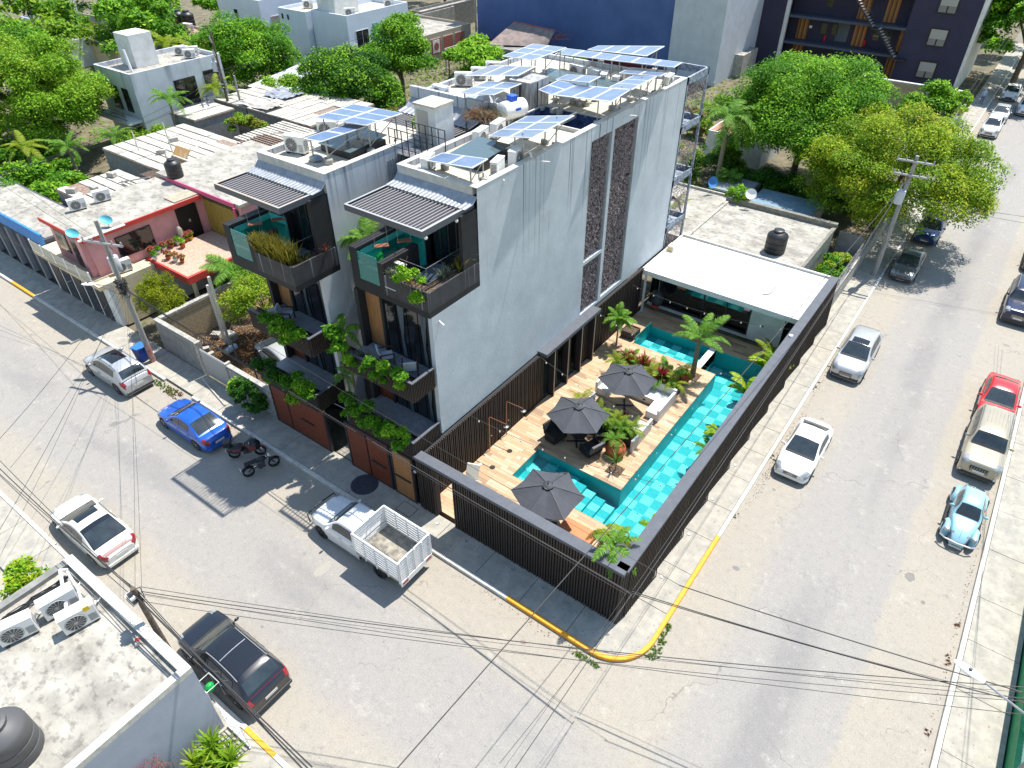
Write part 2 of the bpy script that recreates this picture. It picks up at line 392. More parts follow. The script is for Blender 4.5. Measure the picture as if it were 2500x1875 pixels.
# corner pavement of the hotel block, kerb rounded at the corner
def arc(cx, cy, r, a0, a1, n=14): return [(cx+r*cos(a0+(a1-a0)*k/n), cy+r*sin(a0+(a1-a0)*k/n)) for k in range(n+1)]
RC = 1.9
out_edge = [(-200, -1.68)] + arc(1.62-RC, -1.68+RC, RC, -pi/2, 0) + [(1.62, 300)]
def offs(pts, d):
    r = []
    for k, p in enumerate(pts):
        a = Vector(pts[max(k-1, 0)]); c = Vector(pts[min(k+1, len(pts)-1)]); t = (c-a).normalized(); n = Vector((-t.y, t.x)); r.append((p[0]+n.x*d, p[1]+n.y*d))
    return r
inn = offs(out_edge, .17)
def kerb(seg, name='kerb', matl=kerbwhite, z=.165):
    a = seg; b = offs(seg, .17); m = MB()
    m.grid([[(p[0], p[1], -.05) for p in a], [(p[0], p[1], z-.02) for p in a], [(p[0]+(q[0]-p[0])*.12, p[1]+(q[1]-p[1])*.12, z) for p, q in zip(a, b)], [(q[0], q[1], z) for q in b], [(q[0], q[1], 0) for q in b]])
    for (p, q) in ((a[0], b[0]), (a[-1], b[-1])): m.quad((p[0], p[1], 0), (q[0], q[1], 0), (q[0], q[1], z), (p[0], p[1], z))
    return m.build(name, matl, kind='structure')
yl0, yl1 = -4.3, 6.6
cor = arc(1.62-RC, -1.68+RC, RC, -pi/2, 0)
kerb([(-26.5, -1.68), (-16, -1.68), (yl0, -1.68)]); kerb([(yl0, -1.68), (-2, -1.68)]+cor+[(1.62, 2), (1.62, yl1)], 'kerb', kerbyellow, .172)
kerb([(1.62, yl1), (1.62, 40), (1.62, 150)]); kerb([(-45, -1.68), (-38, -1.68), (-29.2, -1.68)]); kerb([(-90, -1.68), (-48.3, -1.68)]); kerb([(-48.3, -1.68), (-45, -1.68)], 'kerb', kerbyellow)
# pavement slabs: one piece each, with a joint between
pav = MB(); pav.prism([(-200, -1.50), (-.4, -1.50), (1.44, .2), (1.44, 300), (-.2, 300), (-.2, .1), (-200, .1)], -.3, .09)
pavo = pav.build('pavement', mortar, kind='structure')
def slab_row(parent, rects, name, mt, z0, z1, jitter=.004, uv=None):
    for (x0, x1, y0, y1) in rects:
        d = random.uniform(-jitter, jitter)
        MB().box(x0+.012, x1-.012, y0+.012, y1-.012, z0, z1+d).build(name, mt, parent)
xs = -90.0; R = []
while xs < -1.2:
    nx = min(xs+random.uniform(2.3, 2.9), -.2)
    R.append((xs, nx, -1.5, .1)); xs = nx
ys = 1.6
while ys < 120:
    ny = ys+random.uniform(2.0, 2.5); R.append((-.2, 1.44, ys, ny)); ys = ny
slab_row(pavo, R, 'paving_slab', walkmat, .05, .152)
q = MB(); q.prism([(-.2, -1.5)]+[p for p in offs(cor, .18)]+[(1.44, 1.58), (-.2, 1.58)], .05, .152); q.build('paving_slab', walkmat, pavo)
# far side pavements
def far_pave(x0, x1, y0, y1, along):
    m = MB().box(x0, x1, y0, y1, -.3, .09); p = m.build('pavement', mortar, kind='structure'); R = []
    s = (x0 if along == 'x' else y0); e = (x1 if along == 'x' else y1)
    while s < e-.1:
        n = min(s+random.uniform(2.4, 3.0), e); R.append((s, n, y0, y1) if along == 'x' else (x0, x1, s, n)); s = n
    slab_row(p, R, 'paving_slab', walkmat, .05, .15)
far_pave(-60, -1.0, -13.4, -11.50, 'x'); far_pave(11.5, 13.3, -6, 70, 'y')
kerb([(-60, -11.32), (-1.0, -11.32)][::-1], 'kerb', kerbwhite); kerb([(11.32, -6), (11.32, 0)][::-1], 'kerb', kerbwhite); kerb([(11.32, 0), (11.32, 30), (11.32, 70)][::-1], 'kerb', kerbwhite)
kerb([(-8.6, -11.325), (-7.0, -11.325)][::-1], 'kerb', kerbyellow, .172)
# drain covers and round steel plate on the pavement
t = thing('round_steel_plate', 'large dark blue-black round steel plate lying on the pavement beside the white pickup', 'steel plate', (-13.7, -.62, .155))
MB().lathe([(0, .02), (.66, .02), (.68, .012), (.68, 0)], n=28).build('disc', mat('plate_steel', (.03, .035, .05), .5, (.05, .055, .07), 4), t, world=False)
MB().box(-.1, .1, -.012, .012, .02, .035).build('handle', darkmetal, t, world=False)
t = thing('drain_cover', 'square concrete drain cover with dark joint by the wooden doors', 'drain cover', (-10.95, -.55, .155))
MB().box(-.45, .45, -.32, .32, 0, .006).build('frame', mat('joint_dark', (.04, .04, .045), .8), t, world=False); MB().box(-.42, .42, -.29, .29, .001, .012).build('lid', walkmat, t, world=False)
for k, (x, y) in enumerate(((-9.2, -.35), (-7.5, -.33), (-4.9, -.33), (-3.35, -.33), (-2.1, -.33), (.45, 3.1), (.42, 5.9), (.42, 8.5), (.42, 11.3))):
    o = MB().lathe([(0, .012), (.05, .012), (.075, .02), (.08, 0)], n=12).build('ground_light', steel, loc=(0, 0, 0), world=False); o.location = (x, y, .155)
    tag(o, 'small round steel uplight in the pavement, '+['first from the open passage', 'second from the open passage', 'third from the open passage', 'fourth from the open passage', 'last before the wall corner', 'first past the wall corner by the long wall', 'second past the corner by the long wall', 'third past the corner by the long wall', 'fourth past the corner by the long wall'][k], 'ground light', 'uplights along the foot of the slatted wall')

def road_patch(px, py, rx, ry, c, n=18):
    c = tuple(round(x*.6+.105, 3) for x in c)
    p = P(px, py, .004); r = random.Random(px); o = MB(); o.v = [(p.x+rx*cos(2*pi*k/n)*r.uniform(.7, 1.15), p.y+ry*sin(2*pi*k/n)*r.uniform(.7, 1.15), .004) for k in range(n)]; o.f = [tuple(range(n))]; o.m = [0]
    o.build('road_patch', mat('patch_%.2f%.2f' % c[:2], c, .9, tuple(x*.7+.07 for x in c), 5, bump=.3), kind='structure')
for a in ((2222, 1408, .24, .28, (.15, .125, .085)), (2254, 1471, .10, .11, (.14, .11, .08)), (1797, 1387, .16, .13, (.13, .12, .105)), (2008, 1022, .10, .08, (.16, .14, .115)), (1890, 1195, .10, .07, (.13, .11, .09)), (790, 1388, .24, .5, (.37, .33, .255)), (2457, 843, .2, .14, (.24, .17, .09)), (1278, 1568, .14, .10, (.21, .13, .09)), (640, 1530, .08, .07, (.15, .145, .14)), (1850, 905, .10, .07, (.15, .13, .1))): road_patch(*a)
# ---------------- hotel: slatted boundary walls ----------------
def slat_wall(name, label, p0, p1, h, z0=.15, th=.28, pitch=.125, out=1, inner=False, cop=True, skip=(), lean=0, zi=None):
    """black wall from p0 to p1 (x,y) with upright slats on the outer side, coping on top"""
    a = Vector((p0[0], p0[1], 0)); b = Vector((p1[0], p1[1], 0)); d = (b-a); Ln = d.length; d.normalize(); n = Vector((d.y, -d.x, 0))*out
    T = thing(name, label, 'wall', (p0[0], p0[1], 0))
    def q(s, o, z): v = a+d*s+n*o; return (v.x, v.y, z)
    m = MB()
    segs = []; s = 0
    for (s0, s1, zh) in sorted(skip): segs.append((s, s0, z0)); segs.append((s0, s1, zh)); s = s1
    segs.append((s, Ln, z0))
    for (s0, s1, zb) in segs:
        if s1-s0 < .01 or zb >= h: continue
        lo = [q(s0, 0, zb), q(s1, 0, zb), q(s1, -th, zb), q(s0, -th, zb)]; i = len(m.v)
        m.v += lo+[(p[0], p[1], h-.16) for p in lo]
        for f in ((0, 3, 2, 1), (4, 5, 6, 7), (0, 1, 5, 4), (1, 2, 6, 5), (2, 3, 7, 6), (3, 0, 4, 7)): m.f.append(tuple(i+k for k in f)); m.m.append(0)
    m.build('core', black, T)
    if cop:
        m = MB(); lo = [q(-.04, .12, h-.16), q(Ln+.04, .12, h-.16), q(Ln+.04, -th-.1, h-.16), q(-.04, -th-.1, h-.16)]
        i = len(m.v); m.v += lo+[(p[0], p[1], h) for p in lo]
        for f in ((0, 3, 2, 1), (4, 5, 6, 7), (0, 1, 5, 4), (1, 2, 6, 5), (2, 3, 7, 6), (3, 0, 4, 7)): m.f.append(tuple(i+k for k in f)); m.m.append(0)
        m.build('coping', coping, T)
    # slats share meshes
    ang = math.atan2(d.y, d.x); cache = {}
    s = pitch*.5; k = 0
    while s < Ln:
        zb = z0
        for (s0, s1, zh) in skip:
            if s0 <= s <= s1: zb = zh
        if zb < h-.3:
            key = (round(zb, 2), k % 3)
            if key not in cache:
                mm = MB().box(-.032, .032, -.005, .055+.012*(k % 3), zb, h-.165)
                me = bpy.data.meshes.new('slat')
                me.from_pydata([(x, y*(-out), z) for x, y, z in mm.v], [], mm.f if out < 0 else [f[::-1] for f in mm.f]); me.materials.append(blackslat); cache[key] = me
            v = a+d*s
            add('slat', cache[key], T, (v.x-p0[0], v.y-p0[1], 0), (0, 0, ang))
        s += pitch; k += 1
    return T
slat_wall('slatted_wall', 'black slatted street wall with slate coping in front of the pool, corner to wooden doors', (-10.55, 0.02), (-.0, .02), 3.5, skip=((1.05, 2.15, 3.05),), pitch=.132)
slat_wall('slatted_wall', 'long black slatted wall with slate coping beside the right-hand pavement', (-.02, .15), (-.02, 26.9), 3.5, pitch=.135)
# bowed screens leaning out at the foot of the long wall
for k in range(10):
    y0 = .5+k*2.65
    m = MB(); m.grid([[(.03, y0, 3.3), (.05, y0+1.2, 3.3), (.03, y0+2.45, 3.3)], [(.04, y0, 1.6), (.07, y0+1.2, 1.6), (.11, y0+2.45, 1.6)], [(.05, y0, .16), (.09, y0+1.2, .16), (.17, y0+2.45, .16)]])
    # slats of the screen
    T = thing('twisted_screen', ['first', 'second', 'third', 'fourth', 'fifth', 'sixth', 'seventh', 'eighth', 'ninth', 'tenth'][k]+' twisted black slat screen from the street corner along the long pavement wall', 'slat screen', (.03, y0, .15), group='twisted screens on the long wall')
    m.build('backing', black, T)
    for j in range(17):
        f = j/16; yy = y0+2.45*f
        xt = .06+.02*sin(pi*f); xb = .08+.15*f**1.5
        c = MB(); c.cyl((xt+.02, yy, 3.3), (xb+.02, yy, .16), .026, n=4, cap=False); c.build('slat', blackslat, T)
# inner wall under the tower with the arched passages
XB = -10.50
skips = ((9.6, 10.35, 2.7), (11.0, 11.75, 2.7), (12.4, 13.15, 2.7))
slat_wall('slatted_wall', 'black slatted base wall under the grey tower facing the pool deck', (-10.4, .3), (-10.4, 21.2), 3.5, z0=.16, th=.15, pitch=.128, skip=skips, cop=False)
# the inner column fins beside the passages with light edges
T = thing('passage_fins', 'black fin columns with pale edge strips between the openings to the pool deck', 'columns', (-10.3, 9.9, .15))
for yy in (9.85, 11.25, 12.65, 14.05):
    MB().box(-10.35, -10.0, yy+.58, yy+.72, .16, 3.35).build('fin', black, T)
    MB().box(-10.0, -9.97, yy+.60, yy+.64, .16, 3.3).build('edge_strip', mat('pale_strip', (.45, .38, .28), .6), T)
MB().box(-10.55, -9.95, 9.6, 15.2, 3.36, 3.56).build('lintel', coping, T)

# ---------------- pool deck ----------------
deckm = [mat('deck_plank_%d' % i, c, .6, tuple(x*.80 for x in c), 9, 6, .3, .7, stretch=(.35, 3, 1)) for i, c in enumerate(((.50, .33, .19), (.56, .39, .245), (.44, .28, .16), (.52, .36, .215), (.33, .22, .14), (.58, .43, .29)))]
regions = [(-10.32, -2.3, .32, 4.15), (-10.32, -8.25, 4.15, 6.45), (-10.32, -3.4, 6.45, 17.75), (-10.32, -8.8, 17.75, 20.1), (-10.32, -.36, 20.1, 21.9)]
deckb = MB()
for r in regions: deckb.box(r[0], r[1], r[2], r[3], -.3, .135)
deck = deckb.build('pool_deck', mat('deck_joint', (.16, .10, .06), .9), kind='structure')
pl = []
for (x0, x1, y0, y1) in regions:
    y = y0
    while y < y1-.02:
        wy = min(.2, y1-y); x = x0-random.uniform(0, 1.1)
        while x < x1-.02:
            xe = x+random.choice((1.2, 1.2, 1.2, .9)); a = max(x, x0); b = min(xe, x1)
            if b-a > .03: pl.append((a, b, y, y+wy))
            x = xe
        y += wy
pl.sort(key=lambda r: ((r[0]+r[1])/2-5.9)**2+((r[2]+r[3])/2+15)**2)
rest = MB(); pm = {}
for k, (a, b, y, ye) in enumerate(pl):
    mi = random.choices(range(6), (5, 5, 4, 5, 1.5, 2))[0]; z = .152+random.uniform(-.002, .003)
    if k < 300:
        L_ = round(b-a, 2); W_ = round(ye-y, 2); key = (L_, W_, mi)
        if key not in pm:
            pm[key] = MB().box(-L_/2+.004, L_/2-.004, -W_/2+.004, W_/2-.004, -.03, 0).mesh('plank', deckm[mi])
        add('plank', pm[key], deck, ((a+b)/2, (y+ye)/2, z))
    else:
        rest.cur = mi; rest.box(a+.004, b-.004, y+.004, ye-.004, .12, z)
rest.build('planks', deckm, deck, kind='stuff')

# ---------------- swimming pool ----------------
pm_ = MB()
def walls(segs, zb, zt):
    for (a, b) in segs: pm_.quad((a[0], a[1], zb), (a[0], a[1], zt), (b[0], b[1], zt), (b[0], b[1], zb))
ZW = .06
# floor sheets
ZL, ZM, ZU = -.42, -1.05, -.55
pm_.quad((-8.25, 4.15, ZL-.02), (-5.6, 4.15, ZL-.02), (-5.6, 6.45, ZL-.02), (-8.25, 6.45, ZL-.02))
pm_.quad((-5.7, 4.15, ZM-.02), (-.36, 4.15, ZM-.02), (-.36, 20.1, ZM-.02), (-5.7, 20.1, ZM-.02)); pm_.quad((-8.8, 17.75, ZU-.02), (-4.75, 17.75, ZU-.02), (-4.75, 20.1, ZU-.02), (-8.8, 20.1, ZU-.02))
walls([((-8.25, 6.44), (-3.39, 6.44)), ((-3.39, 6.44), (-3.39, 17.74)), ((-3.39, 17.76), (-4.35, 17.76)), ((-8.24, 4.15), (-8.24, 6.45)), ((-8.25, 4.16), (-.36, 4.16)), ((-.37, 4.15), (-.37, 20.1)), ((-8.8, 20.09), (-.36, 20.09)), ((-8.79, 17.75), (-8.79, 20.1)), ((-8.8, 17.76), (-4.75, 17.76)), ((-4.75, 17.75), (-4.75, 20.1)), ((-4.35, 17.75), (-4.35, 20.1))], ZM-.02, .14)
poolo = pm_.build('swimming_pool', poolwhite, kind='structure')
MB().box(-2.35, -.36, .32, 4.15, -.3, .14).build('pool_surround', coping, kind='structure')
tm = {}
def tiles(x0, x1, y0, y1, z, s=.56, ox=0):
    nx = max(1, round((x1-x0)/s)); ny = max(1, round((y1-y0)/s)); sx = (x1-x0)/nx; sy = (y1-y0)/ny
    for i in range(nx):
        for j in range(ny):
            k = (i+j+ox) % 2; key = (round(sx, 3), round(sy, 3), k)
            if key not in tm:
                me = bpy.data.meshes.new('pool_tile'); q = MB().box(-sx/2+.006, sx/2-.006, -sy/2+.006, sy/2-.006, -.02, 0); me.from_pydata(q.v, [], q.f); me.materials.append((tile_light, tile_teal)[k]); tm[key] = me
            add('pool_tile', tm[key], poolo, (x0+sx*(i+.5), y0+sy*(j+.5), z+random.uniform(-.003, .003)))
tiles(-8.2, -5.7, 4.2, 6.4, ZL); tiles(-3.35, -.4, 4.2, 17.9, ZM, .62); tiles(-8.75, -4.8, 17.8, 20.05, ZU, .6); tiles(-4.3, -.4, 18.0, 20.05, ZM, .62)
for k in range(4):
    x0 = -5.6+k*.55; MB().box(x0, x0+.55 if k < 3 else -3.42, 4.15, 6.05, ZM, -.25-k*.17-.02).build('pool_step', tile_teal, poolo); tiles(x0+.02, x0+.54, 4.18, 6.02, -.25-k*.17+.005, .5, k % 2)
MB().box(-4.75, -4.35, 17.75, 20.1, -.6, .16).build('divider_wall', white, poolo)
m = MB(); m.quad((-8.25, 4.15, ZW), (-.36, 4.15, ZW), (-.36, 6.45, ZW), (-8.25, 6.45, ZW)); m.quad((-3.4, 6.45, ZW), (-.36, 6.45, ZW), (-.36, 20.1, ZW), (-3.4, 20.1, ZW)); m.quad((-8.8, 17.75, ZW), (-3.4, 17.75, ZW), (-3.4, 20.1, ZW), (-8.8, 20.1, ZW))
m.build('pool_water', water, kind='structure')
MB().box(-8.80, -8.77, 17.75, 20.1, .10, .55).build('glass_screen', glass_teal, poolo)
for (x, y) in ((-3.36, 8.2), (-3.36, 10.2), (-3.36, 12.4), (-3.36, 14.6), (-8.2, 5.3), (-7.0, 6.4)):
    MB().lathe([(0, .02), (.06, .02), (.07, 0)], c=(x+.02, y, -.3), n=10, axis='x').build('pool_lamp', whitemetal, poolo)
# ---------------- leaf clouds, palms, plants ----------------
LM = dict(
 lime=leafmat('leaf_lime', (.06, .16, .008), (.24, .50, .02), (.42, .60, .05)),
 green=leafmat('leaf_green', (.022, .080, .006), (.105, .30, .012), (.24, .47, .025)),
 dark=leafmat('leaf_dark', (.01, .045, .006), (.045, .16, .012), (.10, .26, .02)),
 yellow=leafmat('leaf_yellow', (.15, .22, .01), (.46, .56, .02), (.62, .42, .05)),
 olive=leafmat('leaf_olive', (.05, .12, .010), (.22, .39, .018), (.42, .52, .05)),
 juniper=leafmat('leaf_juniper', (.05, .09, .003), (.24, .30, .005), (.46, .46, .01)),
 red=leafmat('leaf_red', (.10, .008, .012), (.30, .02, .03), (.42, .10, .10)),
 pinkf=leafmat('leaf_pink', (.10, .16, .02), (.50, .07, .08), (.65, .22, .20)),
 gold=leafmat('leaf_gold', (.06, .09, .01), (.32, .27, .04), (.52, .38, .07)),
 palm=leafmat('leaf_palm', (.03, .11, .012), (.13, .30, .03), (.30, .44, .06)),
 palmy=leafmat('leaf_palm_yellow', (.08, .15, .01), (.25, .36, .02), (.45, .40, .05)),
 banana=leafmat('leaf_banana', (.09, .18, .01), (.22, .40, .02), (.55, .48, .04)),
 dry=leafmat('leaf_dry', (.12, .06, .03), (.22, .12, .06), (.35, .22, .12)),
 silver=leafmat('leaf_silver', (.07, .10, .06), (.22, .25, .17), (.38, .38, .28)),
 grass=leafmat('leaf_grass', (.04, .10, .01), (.12, .22, .02), (.30, .26, .06)),
)
def leaves(clumps, n, size, name, lm, parent, up=.55, shell=.55, asp=.5, kind=None, hang=0.0, jit=.28):
    """n small folded leaves spread through the clumps [(centre, radii)]"""
    cl = np.array([list(c)+list(r) for c, r in clumps], float); rng = np.random.default_rng(len(clumps)*131+n)
    wt = (cl[:, 3]*cl[:, 4]*cl[:, 5])**(2/3); wt /= wt.sum()
    ci = rng.choice(len(cl), n, p=wt); d = rng.normal(size=(n, 3)); d /= np.linalg.norm(d, axis=1)[:, None]
    d[:, 2] = np.where(d[:, 2] < -.35, -d[:, 2]*.6, d[:, 2])
    rad = shell+(1-shell)*rng.random(n)**.5; rad *= 1+.10*rng.normal(size=n)
    c = cl[ci, :3]+d*cl[ci, 3:]*rad[:, None]
    nn = d*(1-up)+np.array([0, 0, 1])*up+rng.normal(size=(n, 3))*.42; nn /= np.linalg.norm(nn, axis=1)[:, None]
    a = np.cross(nn, rng.normal(size=(n, 3))); a /= np.linalg.norm(a, axis=1)[:, None]; a[:, 2] -= hang; b = np.cross(nn, a)
    s = size*(.65+.7*rng.random(n)); 
    L = a*s[:, None]; Wd = b*(s*asp)[:, None]
    V = np.stack([c-L*.5, c+Wd*.5-nn*(s*.06)[:, None], c+L*.5, c-Wd*.5-nn*(s*.06)[:, None]], 1).reshape(-1, 3)
    off = np.array(root_off(parent)) if parent is not None else np.zeros(3); V = V-off
    me = bpy.data.meshes.new(name); me.vertices.add(n*4); me.vertices.foreach_set('co', V.astype(np.float32).ravel())
    me.loops.add(n*4); me.loops.foreach_set('vertex_index', np.arange(n*4, dtype=np.int32)); me.polygons.add(n)
    me.polygons.foreach_set('loop_start', np.arange(0, n*4, 4, dtype=np.int32)); me.polygons.foreach_set('loop_total', np.full(n, 4, np.int32))
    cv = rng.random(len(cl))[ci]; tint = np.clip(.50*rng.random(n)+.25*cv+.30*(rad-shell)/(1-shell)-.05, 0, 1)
    at = me.attributes.new('tint', 'FLOAT', 'FACE'); at.data.foreach_set('value', tint.astype(np.float32))
    me.materials.append(LM[lm]); me.update(); me.validate()
    o = add(name, me, parent)
    if kind: o['kind'] = kind
    return o
def clump_ball(c, R, n, rr, flat=.75, rnd=None):
    r = rnd or random; out = []
    for k in range(n):
        a = r.uniform(0, 2*pi); z = r.uniform(-.45, 1.0); q = math.sqrt(max(0, 1-z*z)); f = r.uniform(.55, .95)
        s = rr*r.uniform(.65, 1.25)
        out.append(((c[0]+R[0]*q*cos(a)*f, c[1]+R[1]*q*sin(a)*f, c[2]+R[2]*z*f), (s, s, s*flat)))
    return out
def tree(name, label, x, y, zc, R, n=14000, size=.3, lm='green', lm2=None, trunk=.22, group=None, nc=40, rr=None, cat='tree', z0=0, frac2=.35):
    t = thing(name, label, cat, (x, y, z0), group=group)
    rr = rr or min(R)*.36; rnd = random.Random(int(abs(x*31+y*17))+3); cl = clump_ball((x, y, zc), R, nc, rr, rnd=rnd)
    m = MB(); m.tube([(x, y, z0), (x+.1, y+.05, z0+(zc-z0)*.5), (x, y, zc-R[2]*.3)], trunk, 8, trunk*.6)
    m.build('trunk', bark, t, smooth=True)
    for k in range(7):
        c = cl[k*3 % len(cl)][0]; b = MB(); z1 = z0+(zc-z0)*rnd.uniform(.45, .75)
        b.tube([(x+.05, y, z1), ((x+c[0])/2, (y+c[1])/2, (z1+c[2])/2+.2), c], trunk*.5, 6, trunk*.12); b.build('limb', bark, t, smooth=True)
    n1 = int(n*(1-frac2)) if lm2 else n
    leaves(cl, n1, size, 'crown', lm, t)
    if lm2: leaves(cl[::2], n-n1, size, 'sunlit_tint_foliage', lm2, t, shell=.75)  # second leaf colour paints sunlight into the outer leaves
    return t
def bush(name, label, c, R, n, size, lm, lm2=None, group=None, cat='shrub', nc=26, z0=None, asp=.5):
    t = thing(name, label, cat, (c[0], c[1], c[2]-R[2] if z0 is None else z0), group=group)
    rnd = random.Random(int(abs(c[0]*13+c[1]*7))+1); cl = clump_ball(c, R, nc, min(R)*.45, rnd=rnd)
    leaves(cl, n, size, 'foliage', lm, t, asp=asp)
    if lm2: leaves(cl[::2], n//2, size, 'young_foliage', lm2, t, shell=.8, asp=asp)
    m = MB(); zz = c[2]-R[2] if z0 is None else z0
    for k in range(5): e = cl[k][0]; m.tube([(c[0], c[1], zz), ((c[0]+e[0])/2, (c[1]+e[1])/2, (zz+e[2])/2+.05), e], .025, 5, .01)
    m.build('stems', bark, t)
    return t
FR = {}
def frond_mesh(L, droop, lm, nl=26, wl=.34, key=None, drop=.35):
    """feather leaf: arching rib with two rows of narrow leaflets, growing along +x"""
    k = (L, droop, lm, nl, wl, drop)
    if k in FR: return FR[k]
    rnd = random.Random(5); V = []; Fc = []; T = []
    def pt(s): return Vector((L*s*(1-.18*s*droop), 0, L*(.52*s-droop*s*s)))
    rib = MB(); rib.tube([pt(i/8) for i in range(9)], .028*L/2, 5, .006)
    V = list(rib.v); Fc = list(rib.f); T = [.75]*len(Fc)
    for i in range(nl):
        s = .14+.86*i/nl; p = pt(s); d = (pt(min(1, s+.03))-pt(s-.03)).normalized()
        wd = wl*L*.42*math.sin(pi*min(1, .18+.80*s))**.7*rnd.uniform(.85, 1.12)
        for sg in (-1, 1):
            e = p+d*wd*.55+Vector((0, sg*wd, -wd*drop*rnd.uniform(.6, 1.4))); q = d*(.017*L+.012); mid = (p+e)/2+Vector((0, 0, wd*.10))
            j = len(V); V += [tuple(p-q*.5), tuple(p+q*.6), tuple(mid+q*.8), tuple(e), tuple(mid-q*.5)]
            Fc += [(j, j+1, j+2, j+4), (j+4, j+2, j+3)]; tt = rnd.uniform(.2, .9); T += [tt, min(1, tt+.1)]
    me = bpy.data.meshes.new('frond'); me.from_pydata(V, [], Fc); at = me.attributes.new('tint', 'FLOAT', 'FACE'); at.data.foreach_set('value', T); me.materials.append(LM[lm]); FR[k] = me
    return me
def palm(name, label, x, y, z0, h, n=12, L=2.0, lm='palm', r=.1, droop=.75, lean=(0, 0), group=None, wl=.4, elev=(.0, .9), bent=.1, cat='palm tree', rz=0.0, trunkmat=None, drop=.35):
    t = thing(name, label, cat, (x, y, z0), group=group); top = Vector((lean[0], lean[1], h))
    if h > .25:
        MB().tube([(0, 0, 0), (lean[0]*.2, lean[1]*.2, h*.35), (lean[0]*.65, lean[1]*.65, h*.75), top], r*1.15, 9, r*.7).build('trunk', trunkmat or palmbark, t, world=False, smooth=True)
        MB().tube([top-Vector((0, 0, .15)), top+Vector((0, 0, .35*L/2))], r*.62, 8, r*.3).build('crownshaft', mat('crownshaft', (.10, .20, .04), .5), t, world=False, smooth=True)
    rnd = random.Random(int(abs(x*37+y*11)*3)+n)
    for k in range(n):
        az = rz+2*pi*k/n*1.0+rnd.uniform(-.25, .25); f = (k*7 % n)/max(1, n-1); el = elev[0]+(elev[1]-elev[0])*f
        dr = droop*(1.15-.5*f)*rnd.uniform(.85, 1.15); me = frond_mesh(round(L*rnd.choice((.85, 1.0, 1.1)), 2), round(dr*4)/4, lm, 26 if L > 1 else 14, wl, drop=drop)
        add('frond', me, t, (top.x, top.y, top.z+.05), (rnd.uniform(-.3, .3), -el*.6, az))
    return t
def blade_mesh(n, L, w, spread, lm, seed=1, curve=.5):
    """tuft of strap leaves"""
    key = ('b', n, L, w, spread, lm, seed, curve)
    if key in FR: return FR[key]
    rnd = random.Random(seed); V = []; Fc = []; T = []
    for k in range(n):
        az = rnd.uniform(0, 2*pi); sp = spread*rnd.uniform(.2, 1); l = L*rnd.uniform(.6, 1.1); u = Vector((cos(az), sin(az), 0)); sd_ = Vector((-sin(az), cos(az), 0)); j = len(V); tt = rnd.random()
        for i in range(4):
            s = i/3; p = u*(l*sp*(s*.6+s*s*curve))+Vector((0, 0, l*(s-.45*sp*s*s*curve*2))); ww = w*(1-s**2)*.5+.002
            V += [tuple(p-sd_*ww), tuple(p+sd_*ww)]
        for i in range(3): Fc.append((j+2*i, j+2*i+1, j+2*i+3, j+2*i+2)); T.append(min(1, tt*.7+.1*i))
    me = bpy.data.meshes.new('strap_leaves'); me.from_pydata(V, [], Fc); at = me.attributes.new('tint', 'FLOAT', 'FACE'); at.data.foreach_set('value', T); me.materials.append(LM[lm]); FR[key] = me
    return me
def tuft(parent, x, y, z, n, L, w, spread, lm, name='strap_leaves', curve=.5):
    o = root_off(parent) if parent is not None else Vector((0, 0, 0))
    return add(name, blade_mesh(n, L, w, spread, lm, random.randint(1, 4), curve), parent, (x-o.x, y-o.y, z-o.z), (0, 0, random.uniform(0, 6)))

# ---------------- boxes with air conditioners, tanks, solar arrays ----------------
def ac_proto():
    t = thing('ac_unit', 'x', 'air conditioner', (0, 0, -50))
    MB().box(-.43, .43, -.16, .16, .06, .64).build('casing', whitemetal, t, world=False, loc=(0, 0, 0), bevel=.012)
    m = MB(); m.box(-.44, .44, -.17, .17, .64, .67); m.build('lid', whitemetal, t, world=False)
    MB().lathe([(0, -.162), (.24, -.162), (.25, -.170)], c=(-.1, 0, .34), n=20, axis='y').build('fan_opening', mat('fan_dark', (.10, .10, .10), .7), t, world=False)
    g = MB()
    for k in range(14):
        a = 2*pi*k/14; a2 = a+.55; g.quad((-.1+.05*cos(a), -.176, .34+.05*sin(a)), (-.1+.24*cos(a2), -.176, .34+.24*sin(a2)), (-.1+.24*cos(a2+.11), -.176, .34+.24*sin(a2+.11)), (-.1+.05*cos(a+.2), -.176, .34+.05*sin(a+.2)))
    g.lathe([(0, -.18), (.05, -.18)], c=(-.1, 0, .34), n=10, axis='y'); g.lathe([(.235, -.174), (.255, -.182), (.265, -.165)], c=(-.1, 0, .34), n=20, axis='y')
    g.build('fan_grille', mat('grille_grey', (.42, .42, .41), .6), t, world=False)
    v = MB()
    for k in range(6): v.box(.20, .40, -.172, -.16, .36-k*.045, .375-k*.045)
    for k in range(7): v.box(.43, .445, -.12, .12, .16+k*.06, .185+k*.06)
    v.build('vent_shadow_bars', mat('vent_shadow', (.22, .22, .22), .6), t, world=False)  # dark bars paint the shade between vent slats
    b = MB(); b.box(-.36, -.28, -.18, .18, 0, .06); b.box(.28, .36, -.18, .18, 0, .06); b.build('feet', darkmetal, t, world=False)
    p = MB(); p.tube([(.40, .17, .22), (.46, .28, .25), (.48, .36, .12), (.50, .45, .03), (.62, .55, .03)], .028, 6); p.build('pipe', whitemetal, t, world=False)
    return t
AC0 = ac_proto(); used_ac = []
def ac(x, y, z, rz, label, group, s=1.0):
    o = AC0 if not used_ac else dup(AC0)
    used_ac.append(1); o.location = (x, y, z); o.rotation_euler = (0, 0, rz); o.scale = (s, s, s); o['label'] = label; o['group'] = group
    return o
